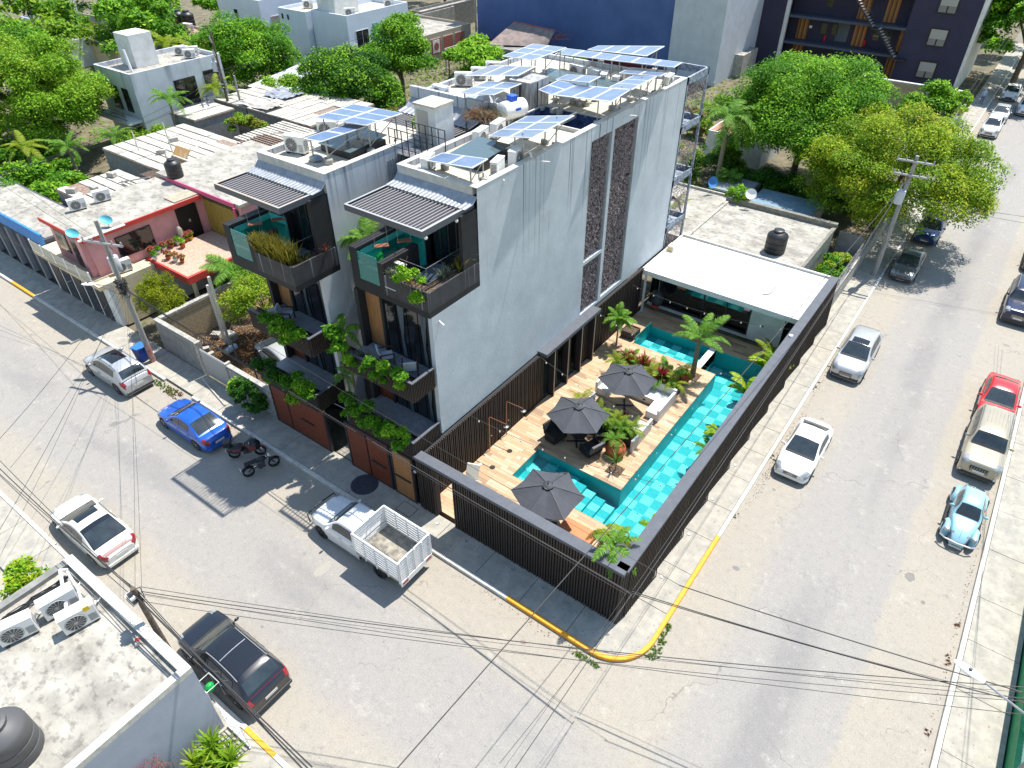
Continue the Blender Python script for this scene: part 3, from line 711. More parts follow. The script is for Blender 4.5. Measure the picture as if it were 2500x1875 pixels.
def tank(x, y, z, label, s=1.0, colm=None, group=None):
    t = thing('water_tank', label, 'water tank', (x, y, z), group=group)
    prof = [(0, 0), (.52, 0), (.54, .05), (.54, .28), (.52, .30), (.54, .33), (.54, .58), (.52, .60), (.54, .63), (.54, .92), (.50, 1.0), (.30, 1.14), (.25, 1.16)]
    MB().lathe([(r*s, h*s) for r, h in prof], n=24).build('body', colm or tankblack, t, world=False, smooth=True)
    MB().lathe([(.25*s, 1.15*s), (.27*s, 1.17*s), (.27*s, 1.25*s), (.20*s, 1.28*s), (0, 1.28*s)], n=18).build('lid', colm or tankblack, t, world=False)
    return t
def solar(label, px, zs, nu, nv, zroof=13.85, group='solar arrays on the towers', leg=True):
    """array from its four corners seen in the survey, with the height of each corner"""
    c = [P(p[0], p[1], z) for p, z in zip(px, zs)]; ctr = sum(c, Vector())/4
    t = thing('solar_array', label, 'solar panels', (ctr.x, ctr.y, zroof), group=group)
    def q(u, v): return c[0].lerp(c[1], u).lerp(c[3].lerp(c[2], u), v)
    n = (c[1]-c[0]).cross(c[3]-c[0]).normalized()
    if n.z < 0: n = -n
    for i in range(nu):
        for j in range(nv):
            g = .012; u0, u1, v0, v1 = (i+g)/nu, (i+1-g)/nu, (j+g)/nv, (j+1-g)/nv
            m = MB(); k = [q(u0, v0), q(u1, v0), q(u1, v1), q(u0, v1)]
            i0 = len(m.v); m.v += [tuple(p-n*.035) for p in k]+[tuple(p) for p in k]
            for f in ((0, 3, 2, 1), (4, 5, 6, 7), (0, 1, 5, 4), (1, 2, 6, 5), (2, 3, 7, 6), (3, 0, 4, 7)): m.f.append(tuple(i0+w_ for w_ in f)); m.m.append(0)
            f_ = m.build('panel', whitemetal, t)
            m = MB(); du = .022*(u1-u0)*2; dv = .02*(v1-v0)*2
            m.quad(*[tuple(q(a, b)+n*.004) for a, b in ((u0+du, v0+dv), (u1-du, v0+dv), (u1-du, v1-dv), (u0+du, v1-dv))])
            cm = m.build('cells', panelblue, f_)
            cm.parent = f_; 
            g2 = MB()
            LU = (c[1]-c[0]).length/nu; LV = (c[3]-c[0]).length/nv; NU, NV = (5, 3) if LU > LV else (3, 5)
            for a in range(1, NU):
                uu = u0+(u1-u0)*a/NU; e = .004/max(.3, LU)*.9/nu; g2.quad(*[tuple(q(a_, b_)+n*.007) for a_, b_ in ((uu-e, v0+dv), (uu+e, v0+dv), (uu+e, v1-dv), (uu-e, v1-dv))])
            for a in range(1, NV):
                vv = v0+(v1-v0)*a/NV; e = .004/max(.3, LV)*.9/nv; g2.quad(*[tuple(q(a_, b_)+n*.007) for a_, b_ in ((u0+du, vv-e), (u1-du, vv-e), (u1-du, vv+e), (u0+du, vv+e))])
            g2.build('gridlines', cellgrid, f_)
    for (u, v) in ((.08, .12), (.92, .12), (.92, .88), (.08, .88)) + (((.5, .12), (.5, .88)) if nu*nv > 4 else ()):
        p = q(u, v); p.x = min(p.x, -10.95); MB().box(p.x-.025, p.x+.025, p.y-.025, p.y+.025, zroof, p.z-.04).build('leg', steel, t)
        MB().lathe([(.17, 0), (.19, .05), (.19, .2), (.16, .24), (0, .24)], c=(p.x, p.y, zroof), n=12).build('concrete_foot', concrete, t)
    m = MB()
    for v in (.12, .88): a, b = q(.02, v), q(.98, v); m.cyl(a-n*.06, b-n*.06, .022, n=4)
    a, b = q(.92, .12), q(.92, .88); m.cyl((a.x, a.y, zroof+.35), b-Vector((0, 0, .1)), .02, n=4)
    m.build('rails', steel, t)
    return t

# ---------------- towers ----------------
curtain = mat('grey_curtain', (.12, .15, .18), .8, (.07, .09, .11), 3, stretch=(6, 6, .2))
awn = mat('awning_steel', (.34, .36, .39), .5, (.25, .27, .30), 3, metal=.35)
roofcream = mat('cream_roof', (.56, .51, .41), .9, (.42, .39, .33), 1.2, 8, .4, .62, .15, 30, col3=(.07, .065, .055), s3=1.1, m3=(.60, .70))
capm = mat('parapet_cap', (.62, .60, .54), .85, (.48, .47, .44), 3)
floor_t = mat('balcony_floor', (.30, .31, .32), .6, (.22, .23, .25), 4)
streakbox = mat('streaked_black_render', (.030, .030, .034), .75, (.05, .05, .056), 2, streak=((.30, .33, .38), 6.5, .60, .72, 1.8, 10.9))
def tower(label, x0, x1, yf, ybox, yroof, yback, seed, wallm, sidewall=True):
    """x0..x1 width; yf front of the street floors, ybox..yroof the cantilevered terrace"""
    random.seed(seed)
    t = thing('apartment_tower', label, 'building', (x0, yf, 0), group='slim grey apartment towers')
    ZR = 13.8; ZP = 14.12; ZB = 9.75
    ylow = ybox+.1
    # side walls as profile slabs
    def side(xa, xb, mt, holes=False, zlow=3.42):
        m = MB(); prof = [(ylow, zlow), (yback, zlow), (yback, ZP), (yroof, ZP), (yroof, ZB), (ylow, ZB)]
        i = len(m.v); n = len(prof); m.v += [(xa, y, z) for y, z in prof]+[(xb, y, z) for y, z in prof]
        m.f += [tuple(range(i+n-1, i-1, -1)), tuple(range(i+n, i+2*n))]; m.m += [0, 0]
        for k in range(n): l = (k+1) % n; m.f.append((i+k, i+l, i+n+l, i+n+k)); m.m.append(0)
        return m
    return t, ZR, ZP, ZB, ylow, side
def tower_front(t, x0, x1, ybox, yroof, ylow, gy, ZB=9.75, planters=True, plant='mixed', glassx=None):
    W = x1-x0; xs = x0+W*.40          # pool | planter division
    # terrace box: pool on the left
    MB().box(x0, x1, ybox, yroof, ZB, ZB+.28).build('terrace_slab', black, t)
    m = MB(); m.box(x0, x0+.42, ybox, yroof, ZB+.28, 11.72); m.box(xs-.12, xs+.18, ybox, yroof-1.1, ZB+.28, 11.45); m.box(x0+.42, xs-.12, yroof-.35, yroof-.01, ZB+.28, 11.7); m.box(x0+.42, xs-.12, ybox+.0, ybox+.22, ZB+.28, ZB+.55)
    m.build('pool_walls', black, t)
    lin = mat('teal_lining', (.10, .58, .52), .6, (.07, .48, .44), 3); MB().box(x0+.42, xs-.12, ybox+.22, yroof-.35, ZB+.28, ZB+.42).build('pool_floor', lin, t); MB().box(x0+.44, xs-.14, yroof-.42, yroof-.355, ZB+.42, 11.6).build('pool_lining', lin, t)
    m = MB(); m.box(x0+.421, x0+.45, ybox+.22, yroof-.43, ZB+.42, 11.55); m.build('pool_lining', lin, t)
    MB().quad((x0+.45, ybox+.06, 11.28), (xs-.13, ybox+.06, 11.28), (xs-.13, yroof-.42, 11.28), (x0+.45, yroof-.42, 11.28)).build('water_surface', water_hi, t)
    MB().box(x0+.43, xs-.13, ybox+.02, ybox+.05, ZB+.55, 11.6).build('pool_window', glass_teal, t)
    MB().box(x0+.43, x0+.47, ybox, yroof-.4, 11.72, 11.76).build('pool_edge', coping, t)
    # planter in front and on the right
    zt = 10.95
    m = MB(); m.box(xs+.18, x1, ybox, ybox+.07, ZB+.28, zt); m.box(xs+.18, x1-.6, ybox+.55, ybox+.62, ZB+.28, zt-.02); m.box(x1-.07, x1+.0, ybox+.07, yroof, ZB+.28, zt-.05); m.box(x1-.62, x1-.55, ybox+.62, yroof, ZB+.28, zt-.08)
    m.build('planter_box', streakbox, t)
    m = MB(); m.box(xs+.18, x1-.07, ybox+.07, ybox+.55, ZB+.5, zt-.12); m.box(x1-.55, x1-.07, ybox+.55, yroof-.02, ZB+.5, zt-.15); m.build('planter_soil', soil, t)
    MB().box(xs+.18, x1-.62, ybox+.62, yroof, ZB+.28, ZB+.36).build('terrace_floor', floor_t, t)
    m = MB(); m.tube([(xs+.5, ybox+.7, 11.5), (x1-.66, ybox+.7, 11.5), (x1-.66, yroof-.05, 11.5)], .012, 5); m.cyl((x1-.66, ybox+.7, 10.2), (x1-.66, ybox+.7, 11.5), .012, n=5); m.build('rail', steel, t)
    # back of the terrace: glazing
    m = MB(); yb = yroof+.1
    m.box(x0, x1-.02, yroof+.02, yroof+.08, ZB+.3, 13.3); m.build('terrace_back_wall', mat('dark_room', (.015, .015, .018), .5), t)
    n = 5
    for k in range(n):
        a = xs+.1+(x1-xs-.25)*k/n; b = a+(x1-xs-.25)/n-.08
        f = MB().box(a, b, yroof-.05, yroof+.0, ZB+.36, 13.2).build('window', glass_dark, t)
        MB().box(b, b+.07, yroof-.08, yroof+.01, ZB+.36, 13.25).build('mullion', darkmetal, t)
    MB().box(x1-.2, x1-.02, yroof-1.0, yroof+.02, 10.0, 13.3).build('terrace_pier', black, t); MB().box(x0, x0+.16, yroof-.6, yroof+.02, 10.0, 13.3).build('terrace_pier', black, t)
    # pergola
    zp = 13.45; pt = thing('pergola_roof', 'steel pergola over the top terrace of the '+('right-hand tower nearest the pool' if x0 > -16 else 'left-hand tower beside the pink house'), 'pergola', (x0, ybox, zp))
    a0, a1, b0, b1 = x0-.0, x1-.12, ybox+.12, yroof-.75
    m = MB(); m.box(a0, a1, b0, b0+.07, zp-.22, zp+.03); m.box(a0, a0+.07, b0+.07, yroof-.05, zp-.22, zp+.03); m.box(a1-.07, a1, b0+.07, yroof-.05, zp-.22, zp+.03); m.box(a0+.07, a1-.07, b1-.04, b1+.03, zp-.2, zp+.02); m.build('frame', mat('pergola_frame', (.075, .085, .105), .5), pt)
    m = MB(); m.box(a0-.0, a1, b0-.0, b0+.09, zp+.032, zp+.045); m.box(a0, a0+.09, b0+.09, b1, zp+.032, zp+.045); m.box(a1-.09, a1, b0+.09, b1, zp+.032, zp+.045); m.build('frame_flashing', mat('rusty_flashing', (.42, .30, .20), .7, (.36, .36, .36), 2) if x0 < -16 else mat('grey_flashing', (.35, .36, .36), .6), pt)
    ns = 21; sw = (a1-a0-.2)/ns
    for k in range(ns):
        x = a0+.12+sw*(k+.5); MB().box(x-.02, x+.02, b0+.07, b1-.04, zp-.10, zp+.0, rz=random.uniform(-.012, .012)).build('slat', mat('pergola_slat', (.34, .31, .31), .6), pt)
    # corrugated awning rising to the parapet
    rows = []; nn = 84
    for (yy, zz) in ((b1, zp+.05), (b1+.45, zp+.09), (yroof-.18, zp+.17), (yroof-.01, zp+.34)):
        rows.append([(x0-.02+(x1-x0+.04)*i/nn, yy, zz+(.008 if i % 4 < 2 else -.008)*(1 if yy < yroof-.1 else .3)) for i in range(nn+1)])
    MB().grid(rows).build('corrugated_sheet', awn, pt)
    # swing seats hung over the terrace pool
    for k, (sx, sy) in enumerate(((x0+.9, ybox+1.0), (x0+1.35, ybox+1.9))):
        s = thing('swing_seat', ('nearer' if k == 0 else 'farther')+' wooden swing seat hanging over the small rooftop pool of the '+('right-hand' if x0 > -16 else 'left-hand')+' tower', 'swing', (sx, sy, 11.55), rz=.9, group='swing seats over the terrace pools')
        m = MB()
        for j in range(3): m.box(-.3, .3, -.14+j*.1, -.06+j*.1, 0, .035)
        m.build('seat', mat('swing_wood', (.30, .10, .055), .6), s, world=False)
        m = MB(); m.cyl((-.27, 0, .03), (-.27, 0, 1.75), .008, n=4); m.cyl((.27, 0, .03), (.27, 0, 1.75), .008, n=4); m.build('ropes', mat('rope', (.5, .45, .35), .9), s, world=False)
    # middle floors : two set-back balconies
    yw = ylow+.25
    MB().box(x0, x1-.22, yw, yw+.25, 3.4, ZB).build('facade', blackgloss, t)
    m = MB(); m.box(x0, x0+.22, ylow-.2, yw, 3.4, ZB); m.box(x1-.30, x1-.225, ylow-.02, yw, 3.4, ZB); m.box(x0+1.15, x0+1.3, yw-.12, yw, 3.4, ZB); m.build('facade_fins', black, t)
    for zf in (3.5, 6.75):
        MB().box(x0+.24, x0+1.12, yw-.06, yw-.0, zf+.1, zf+2.75).build('wood_door', wood if zf < 5 else woodgold, t)
        for k in range(4):
            a = x0+1.4+(W-1.75)*k/4; MB().box(a, a+(W-1.75)/4-.06, yw-.05, yw, zf+.1, zf+2.8).build('window', glass_dark, t)
        for k in (1, 3):
            a = x0+1.4+(W-1.75)*k/4; m = MB(); m.grid([[(a+.1+.05*i, yw-.08-.03*(i % 2), zf+2.75) for i in range(9)], [(a+.22+.015*i, yw-.09-.02*(i % 2), zf+1.1) for i in range(9)], [(a+.2+.03*i, yw-.08-.03*(i % 2), zf+.15) for i in range(9)]]); m.build('curtain', curtain, t)
    for (zf, yb0, tag_) in ((6.3, gy+.35, 'upper'), (3.2, gy+.02, 'lower')):
        yb_ = yb0
        MB().box(x0+.05, x1-.23, yb_, yw, zf+.25, zf+.45).build('balcony_floor', floor_t, t)
        m = MB(); m.box(x0+.05, x1, yb_, yb_+.08, zf, zf+.98); m.box(x1-.1, x1-.0, yb_+.08, ylow-.12, zf, zf+.98); m.build('balcony_wall', black, t)
        m = MB(); m.box(x0+.05, x1-.1, yb_+.45, yb_+.5, zf+.45, zf+.9); m.build('planter_back', black, t)
        MB().box(x0+.08, x1-.1, yb_+.08, yb_+.45, zf+.45, zf+.78).build('planter_soil', soil, t)
        m = MB(); m.box(x0+.04, x1+.03, yb_-.03, yb_+.1, zf+.98, zf+1.01); m.box(x1-.1, x1+.03, yb_+.1, ylow-.12, zf+.98, zf+1.01); m.build('balcony_coping', coping, t)
        me = MB().box(-.022, .022, -.05, 0, 0, .97).mesh('slat', blackslat)
        kx = x0+.1
        while kx < x1:
            add('slat', me, t, Vector((kx, yb_, zf))-root_off(t)); kx += .095
        ky = yb_+.05
        while ky < ylow-.15:
            add('slat', me, t, Vector((x1, ky, zf))-root_off(t), (0, 0, pi/2)); ky += .095
    return t

# --- right-hand tower (A) ---
A0, A1 = -14.85, -10.55
tA, ZR, ZP, ZB, ylA, sideA = tower('tall grey apartment tower with streaked side wall beside the pool deck', A0, A1, 0, 1.75, 5.0, 24.2, 3, bodywall)
# long side wall with three dried-vine recesses
def wall_with_recess(t, x, yA, yB, z0, z1, rec, mt, th=.22, ystep=None):
    ys_ = sorted({yA, yB}|{r[0] for r in rec}|{r[1] for r in rec}); zs_ = sorted({z0, z1}|{r[2] for r in rec}|{r[3] for r in rec})
    m = MB()
    for i in range(len(ys_)-1):
        for j in range(len(zs_)-1):
            cy, cz = (ys_[i]+ys_[i+1])/2, (zs_[j]+zs_[j+1])/2
            if any(r[0] < cy < r[1] and r[2] < cz < r[3] for r in rec): continue
            m.quad((x, ys_[i], zs_[j]), (x, ys_[i+1], zs_[j]), (x, ys_[i+1], zs_[j+1]), (x, ys_[i], zs_[j+1]))
    for r in rec:
        a, b, c, d = r
        m.quad((x, a, c), (x-th, a, c), (x-th, a, d), (x, a, d)); m.quad((x, b, c), (x, b, d), (x-th, b, d), (x-th, b, c)); m.quad((x, a, d), (x-th, a, d), (x-th, b, d), (x, b, d)); m.quad((x, a, c), (x, b, c), (x-th, b, c), (x-th, a, c))
    return m
rec = [(13.8, 15.75, 6.95, 13.45), (13.8, 15.75, 3.62, 6.75), (16.05, 18.55, 3.7, 13.45)]
m = wall_with_recess(tA, A1, 5.0, 24.2, 3.42, ZP, rec, bodywall)
m.quad((A1, ylA, 3.42), (A1, 5.0, 3.42), (A1, 5.0, ZB), (A1, ylA, ZB)); m.quad((A1, ylA, 3.42), (A1, ylA, ZB), (A1-.22, ylA, ZB), (A1-.22, ylA, 3.42))
m.build('side_wall', bodywall, tA)
m = MB(); m.box(A0, A1-.23, 5.02, 13.36, 3.42, 13.78); m.box(A0, A1-.23, 15.6, 24.18, 3.42, 13.78); m.box(A0, A1-.23, 13.36, 15.6, 3.42, 11.0); m.build('inner_core', black, tA)
MB().box(A0, A0+.2, 5.0, 13.0, 3.0, ZP).build('left_wall', paleplaster, tA)
twig = mat('dried_vine', (.20, .15, .15), .9, (.42, .35, .36), 9, 4, .4, .6)
def vine_panel(name, parent, x, y0, y1, z0, z1, n, axis='x', seed=1):
    r = random.Random(seed); m = MB()
    for k in range(n):
        y = r.uniform(y0+.05, y1-.05); z = r.uniform(z0+.05, z1-.05); l = r.uniform(.10, .26); a = r.uniform(0, pi); b = a+r.uniform(-.9, .9); o = r.uniform(.0, .12); wd = .011
        p = [(y, z), (y+l*.5*cos(a), z+l*.5*sin(a)), (y+l*.5*(cos(a)+cos(b)), z+l*.5*(sin(a)+sin(b)))]
        p = [(min(max(q[0], y0+.02), y1-.02), min(max(q[1], z0+.02), z1-.02)) for q in p]
        oo = [o, o+r.uniform(.0, .07), o+r.uniform(-.02, .04)]
        for i in range(2):
            (ya, za), (yb, zb) = p[i], p[i+1]; dx, dz = yb-ya, zb-za; ln = math.hypot(dx, dz)+1e-6; nx, nz = -dz/ln*wd, dx/ln*wd
            pts = [(ya-nx, za-nz, oo[i]), (ya+nx, za+nz, oo[i]), (yb+nx, zb+nz, oo[i+1]), (yb-nx, zb-nz, oo[i+1])]
            m.quad(*[((x+q[2], q[0], q[1]) if axis == 'x' else (q[0], x-q[2], q[1])) for q in pts])
    return m.build(name, twig, parent, kind='stuff')
for k, (a, b, c, d) in enumerate(rec):
    MB().box(A1-.226, A1-.20, a, b, c, d).build('recess_back', black, tA); vine_panel('vine_panel', tA, A1-.19, a, b, c, d, int((b-a)*(d-c)*190), seed=k)
m = MB(); m.box(A1-.03, A1+.012, 5.0, 24.2, ZP, ZP+.03); m.box(A1-.30, A1-.031, 5.0, 24.2, ZP-.0, ZP+.028); m.box(A0-.02, A1-.301, 5.0, 5.28, ZP, ZP+.03); m.box(A0-.02, A0+.24, 5.281, 13.0, ZP, ZP+.03); m.build('parapet_cap', capm, tA)
m = MB(); m.box(A1-.29, A1-.231, 5.0, 24.2, 13.78, ZP-.002); m.box(A0+.201, A1-.30, 5.0, 5.26, 13.781, ZP-.002); m.build('parapet', capm, tA)
MB().box(A0+.2, A1-.3, 5.26, 13.35, 13.781, 13.86).build('roof_slab', roofcream, tA)
MB().box(-14.5, A1-.3, 15.6, 24.1, 13.781, 13.86).build('roof_slab', roofcream, tA)
for (y0, y1, x0_, x1_) in ((13.36, 13.46, -14.5, A1-.3), (15.5, 15.6, -14.5, A1-.3), (13.46, 15.5, -14.6, -14.5)):
    MB().box(x0_, x1_, y0, y1, 13.0, 14.05).build('lightwell_wall', capm, tA)
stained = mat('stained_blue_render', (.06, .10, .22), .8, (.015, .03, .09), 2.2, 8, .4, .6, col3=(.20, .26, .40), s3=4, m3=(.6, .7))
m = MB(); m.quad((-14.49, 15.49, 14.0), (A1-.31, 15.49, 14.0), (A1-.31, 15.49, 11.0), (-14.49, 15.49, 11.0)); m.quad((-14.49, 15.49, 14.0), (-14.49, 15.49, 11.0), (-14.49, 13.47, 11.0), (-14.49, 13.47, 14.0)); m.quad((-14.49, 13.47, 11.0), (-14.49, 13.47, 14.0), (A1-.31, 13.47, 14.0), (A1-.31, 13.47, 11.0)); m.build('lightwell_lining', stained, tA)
m = MB(); m.box(-12.6, -12.5, 13.46, 15.5, 13.79, 14.04); m.build('lightwell_beam', capm, tA)
tower_front(tA, A0, A1, 1.75, 5.0, ylA, 0.0)
for zz, yy in ((13.95, 9.1), (13.9, 16.9)):
    MB().cyl((A1-.1, yy, zz), (A1+.55, yy+.25, zz+.02), .035, n=7).build('rain_spout', whitemetal, tA)
MB().cyl((A1-.1, 2.3, 9.4), (A1+.28, 2.25, 9.28), .035, n=7).build('rain_spout', whitemetal, tA)
# ground-floor behind the slat wall
MB().box(A0, A1-.05, .6, 9.4, -.2, 3.40).build('ground_floor', black, tA)

# --- left-hand tower (B) ---
B0, B1 = -20.85, -16.5
tB, *_r = tower('slim grey apartment tower with rooftop solar panels beside the vacant lot', B0, B1, 0, 0, 2.45, 9.2, 5, paleplaster)
m = MB(); m.box(B1-.22, B1, 1.35, 9.4, .15, 9.748); m.box(B1-.22, B1, 2.45, 9.4, 9.748, 14.12); m.build('side_wall', paleplaster, tB)
m = MB(); m.box(B0, B0+.2, 2.45, 9.4, 9.748, 14.12); m.build('left_wall', paleplaster, tB); MB().box(B0, B0+.2, 1.4, 9.4, .15, 9.748).build('lower_left_wall', black, tB)
MB().box(B0+.2, B1-.22, 2.5, 9.4, .15, 13.78).build('inner_core', black, tB)
m = MB(); m.box(B1-.28, B1+.02, 2.45, 9.4, 14.12, 14.15); m.box(B0-.02, B1-.281, 2.45, 2.72, 14.12, 14.15); m.box(B0-.02, B0+.24, 2.721, 9.4, 14.12, 14.15); m.build('parapet_cap', capm, tB)
m = MB(); m.box(B0+.201, B1-.221, 2.45, 2.7, 13.781, 14.118); m.build('parapet', capm, tB)
MB().box(B0+.2, B1-.22, 2.7, 9.3, 13.781, 13.86).build('roof_slab', roofcream, tB)
tower_front(tB, B0, B1, -.05, 2.45, 1.55, -.35)
m = MB()
for k in range(14): m.box(B1+.001, B1+.02, 6.05+k*.16, 6.10+k*.16, 9.4, 13.6)
m.build('wall_battens', greymetal, tB)
# --- rear row of the complex (C) with its own pergola ---
tC = thing('rear_tower', 'rear apartment block of the grey complex carrying solar panels and a gas tank', 'building', (-21.4, 12.4, 0), group='slim grey apartment towers')
MB().box(-21.4, -14.62, 12.9, 24.3, 0, 13.78).build('walls', paleplaster, tC); MB().box(-21.2, -14.5, 13.1, 24.1, 13.781, 13.86).build('roof_slab', roofcream, tC)
m = MB(); m.box(-21.4, -16.2, 12.9, 13.1, 13.781, 14.5); m.box(-21.4, -21.2, 13.1, 24.3, 13.781, 14.12); m.box(-21.2, -10.9, 24.1, 24.3, 13.781, 14.12); m.build('parapet', paleplaster, tC)
pc = thing('pergola_roof', 'third steel pergola set back behind the footbridge and the white stair box', 'pergola', (-21.3, 9.6, 13.4))
zp = 13.45; m = MB(); m.box(-21.3, -16.3, 9.9, 9.97, zp-.22, zp+.03); m.box(-16.37, -16.3, 9.97, 12.8, zp-.22, zp+.03); m.box(-21.3, -21.23, 9.97, 12.8, zp-.22, zp+.03); m.build('frame', darkmetal, pc)
for k in range(24): x = -21.15+k*.205; MB().box(x-.022, x+.022, 9.97, 11.7, zp-.07, zp+.012).build('slat', mat('pergola_slat', (.46, .42, .42), .6), pc)
MB().grid([[(-21.3+5.0*i/60, yy, zz+(.014 if i % 4 < 2 else -.014)) for i in range(61)] for yy, zz in ((11.7, 13.5), (12.3, 13.6), (12.88, 13.95))]).build('corrugated_sheet', awn, pc)
MB().box(-21.2, -16.4, 12.2, 12.25, 10, 13.3).build('glazing', glass_dark, tC); MB().box(-21.3, -16.3, 9.9, 12.9, 9.7, 10.0).build('terrace_slab', black, tC)
# wall C front below, gap
# --- steel frame of the rear stair with vine panels ---
tF = thing('stair_tower', 'weathered steel stair frame with dried-vine panels at the far end of the grey tower', 'steel frame', (-11.5, 24.3, 0))
fm = mat('weathered_frame', (.33, .38, .44), .7, (.12, .15, .20), 5, 6, .4, .6)
for x, y in ((-10.62, 24.4), (-10.62, 27.2), (-12.6, 27.2)): MB().box(x-.07, x+.07, y-.07, y+.07, 0, 14.1).build('post', fm, tF)
for z in (4.4, 7.6, 10.9, 13.7):
    m = MB(); m.box(-10.69, -10.55, 24.33, 27.27, z, z+.4); m.box(-12.67, -10.69, 27.13, 27.27, z, z+.4); m.box(-12.67, -10.69, 24.33, 27.13, z, z+.06) if z < 13 else None; m.build('beam', fm, tF)
for k, z in enumerate((3.3, 5.4, 8.6, 12.0)):
    vine_panel('vine_panel', tF, -10.60, 24.5, 27.1, z, z+1.25 if k < 3 else z+1.6, 420, seed=20+k); vine_panel('vine_panel', tF, 27.18, -12.5, -10.7, z, z+1.2, 200, axis='y', seed=30+k)
for z in (6.3, 12.0, 9.2):
    r = random.Random(3); MB().tube([(-10.9, 24.6, z), (-10.85, 25.4, z+.2), (-10.8, 26.3, z-.4), (-10.78, 26.9, z-1.3)], .12, 7, .06).build('driftwood', mat('driftwood', (.22, .17, .13), .9, (.08, .06, .05), 5), tF)

# --- gates in the street front ---
def gate(name, label, x0, x1, z1, split=None, mt=wood, y=.0):
    t = thing(name, label, 'gate', (x0, y, .15)); fr = MB()
    fr.box(x0-.07, x0, y-.03, y+.12, .15, z1+.1); fr.box(x1, x1+.07, y-.03, y+.12, .15, z1+.1); fr.box(x0, x1, y-.03, y+.12, z1, z1+.1); fr.box(x0, x1, y-.02, y+.1, .15, .22); fr.build('frame', darkmetal, t)
    cuts = [x0]+list(split or [])+[x1]
    for a, b in zip(cuts, cuts[1:]):
        pn = MB().box(a+.03, b-.03, y+.0, y+.05, .22, z1).build('door_leaf', darkmetal, t)
        nb = 13
        me = MB().box(a+.05-x0, b-.05-x0, -.02, 0, 0, (z1-.3)/nb-.012).mesh('board', mt)
        for k in range(nb): add('board', me, pn, (0, 0, .12+(z1-.3)/nb*k))
    xm = (cuts[-2]+cuts[-1])/2; MB().box(xm-.5, xm+.5, y-.09, y-.05, 1.45, 1.52).build('handle', darkmetal, t)
    return t
gate('garage_gate', 'wide red-brown boarded garage gate in two leaves under the left-hand tower', -20.85, -16.72, 3.1, (-19.6,))
gate('garage_gate', 'red-brown boarded double gate below the right-hand tower next to the dark entrance', -15.1, -12.35, 3.0, (-13.75,))
gate('wooden_door', 'single orange-brown wooden door at the end of the black slatted street wall', -12.1, -10.85, 3.0, None, woodgold)
t = thing('entrance_passage', 'dark open entrance passage between the two towers with ladder-like rail', 'passage', (-16.5, 0, .15))
MB().box(-16.45, -15.25, 2.6, 2.75, .15, 4.2).build('back_wall', black, t); MB().box(-16.49, -15.2, .15, 2.6, .152, .17).build('floor_slab', walkmat, t)
MB().box(-16.49, -15.2, 2.8, 12, .1, .2).build('courtyard_floor', floor_t, t)
m = MB(); m.tube([(-14.9, .3, 3.6), (-15.9, .2, 3.7)], .02, 5); m.build('rail', steel, t)
tag(MB().lathe([(0, .1), (.06, .09), (.09, 0)], n=12, axis='y', c=(-10.66, -.02, 2.4)).build('wall_lamp', chrome), 'small round chrome wall lamp between the wooden door and the open passage', 'wall lamp')
tag(MB().box(-16.62, -16.5, -.1, .0, 3.0, 3.12).build('gate_lamp', mat('brass', (.5, .35, .12), .4, metal=.6)), 'small brass lamp at the upper corner of the wide garage gate', 'lamp')
# ---------------- things on the roofs ----------------
def Q(x, y): return (830+x*.37975, y*.37975)
solar('small two-panel solar array at the front corner of the right-hand tower roof', [Q(545, 1030), Q(850, 1080), Q(955, 1020), Q(660, 980)], (14.5, 14.85, 14.85, 14.5), 2, 1)
solar('solar array mid-roof on the right-hand tower, just in front of the light well', [Q(950, 875), Q(1240, 885), Q(1510, 740), Q(1200, 745)], (14.75, 15.3, 15.3, 14.75), 2, 3)
solar('solar array of six panels just behind the light well, nearest the streaked wall', [Q(1365, 610), Q(1745, 655), Q(1870, 575), Q(1540, 545)], (14.8, 15.2, 15.2, 14.8), 3, 1)
solar('single solar panel left of the six-panel array behind the light well', [Q(1275, 575), Q(1360, 610), Q(1535, 543), Q(1400, 515)], (14.9, 14.8, 14.8, 14.9), 1, 2)
solar('narrow solar strip running back along the streaked wall parapet', [Q(1730, 558), Q(1880, 575), Q(2040, 490), Q(1885, 485)], (15.05, 15.25, 15.25, 15.05), 1, 3)
solar('pair of solar panels over the pale skylight', [Q(1385, 510), Q(1600, 530), Q(1680, 490), Q(1460, 478)], (14.8, 15.1, 15.1, 14.8), 2, 1)
solar('solar array above the white gas tank', [Q(760, 595), Q(985, 610), Q(1170, 535), Q(950, 520)], (14.9, 15.3, 15.3, 14.9), 2, 2)
solar('solar array beside the stained grey concrete block on the rear roof', [Q(800, 485), Q(1140, 487), Q(1260, 425), Q(965, 420)], (14.7, 15.5, 15.5, 14.7), 3, 1)
solar('solar array at the back left of the rear roof next to the lime bush', [Q(1040, 360), Q(1245, 385), Q(1460, 305), Q(1240, 280)], (15.2, 15.4, 15.4, 15.2), 2, 3)
solar('long single row of solar panels across the rear roof', [Q(1380, 345), Q(2150, 432), Q(2205, 400), Q(1460, 310)], (14.9, 15.5, 15.5, 14.9), 6, 1)
solar('rearmost solar array standing up against the blue wall', [Q(1590, 318), Q(1970, 360), Q(2090, 295), Q(1660, 292)], (14.8, 15.3, 15.3, 14.8), 4, 1)
solar('two-panel solar array at the far right corner of the roof beside an AC unit', [Q(1790, 468), Q(2060, 490), Q(2130, 455), Q(1870, 432)], (14.9, 15.2, 15.2, 14.9), 2, 1)
solar('large solar array on the left-hand tower roof', [(766, 286), (896, 306), (985, 276), (861, 253)], (15.2, 15.2, 15.2, 15.2), 2, 3)
solar('small low solar array at the front of the left-hand tower roof', [(739, 338), (783, 346), (895, 308), (849, 301)], (14.9, 14.9, 15.0, 15.0), 1, 2)
GA = 'AC units on the tower roofs'
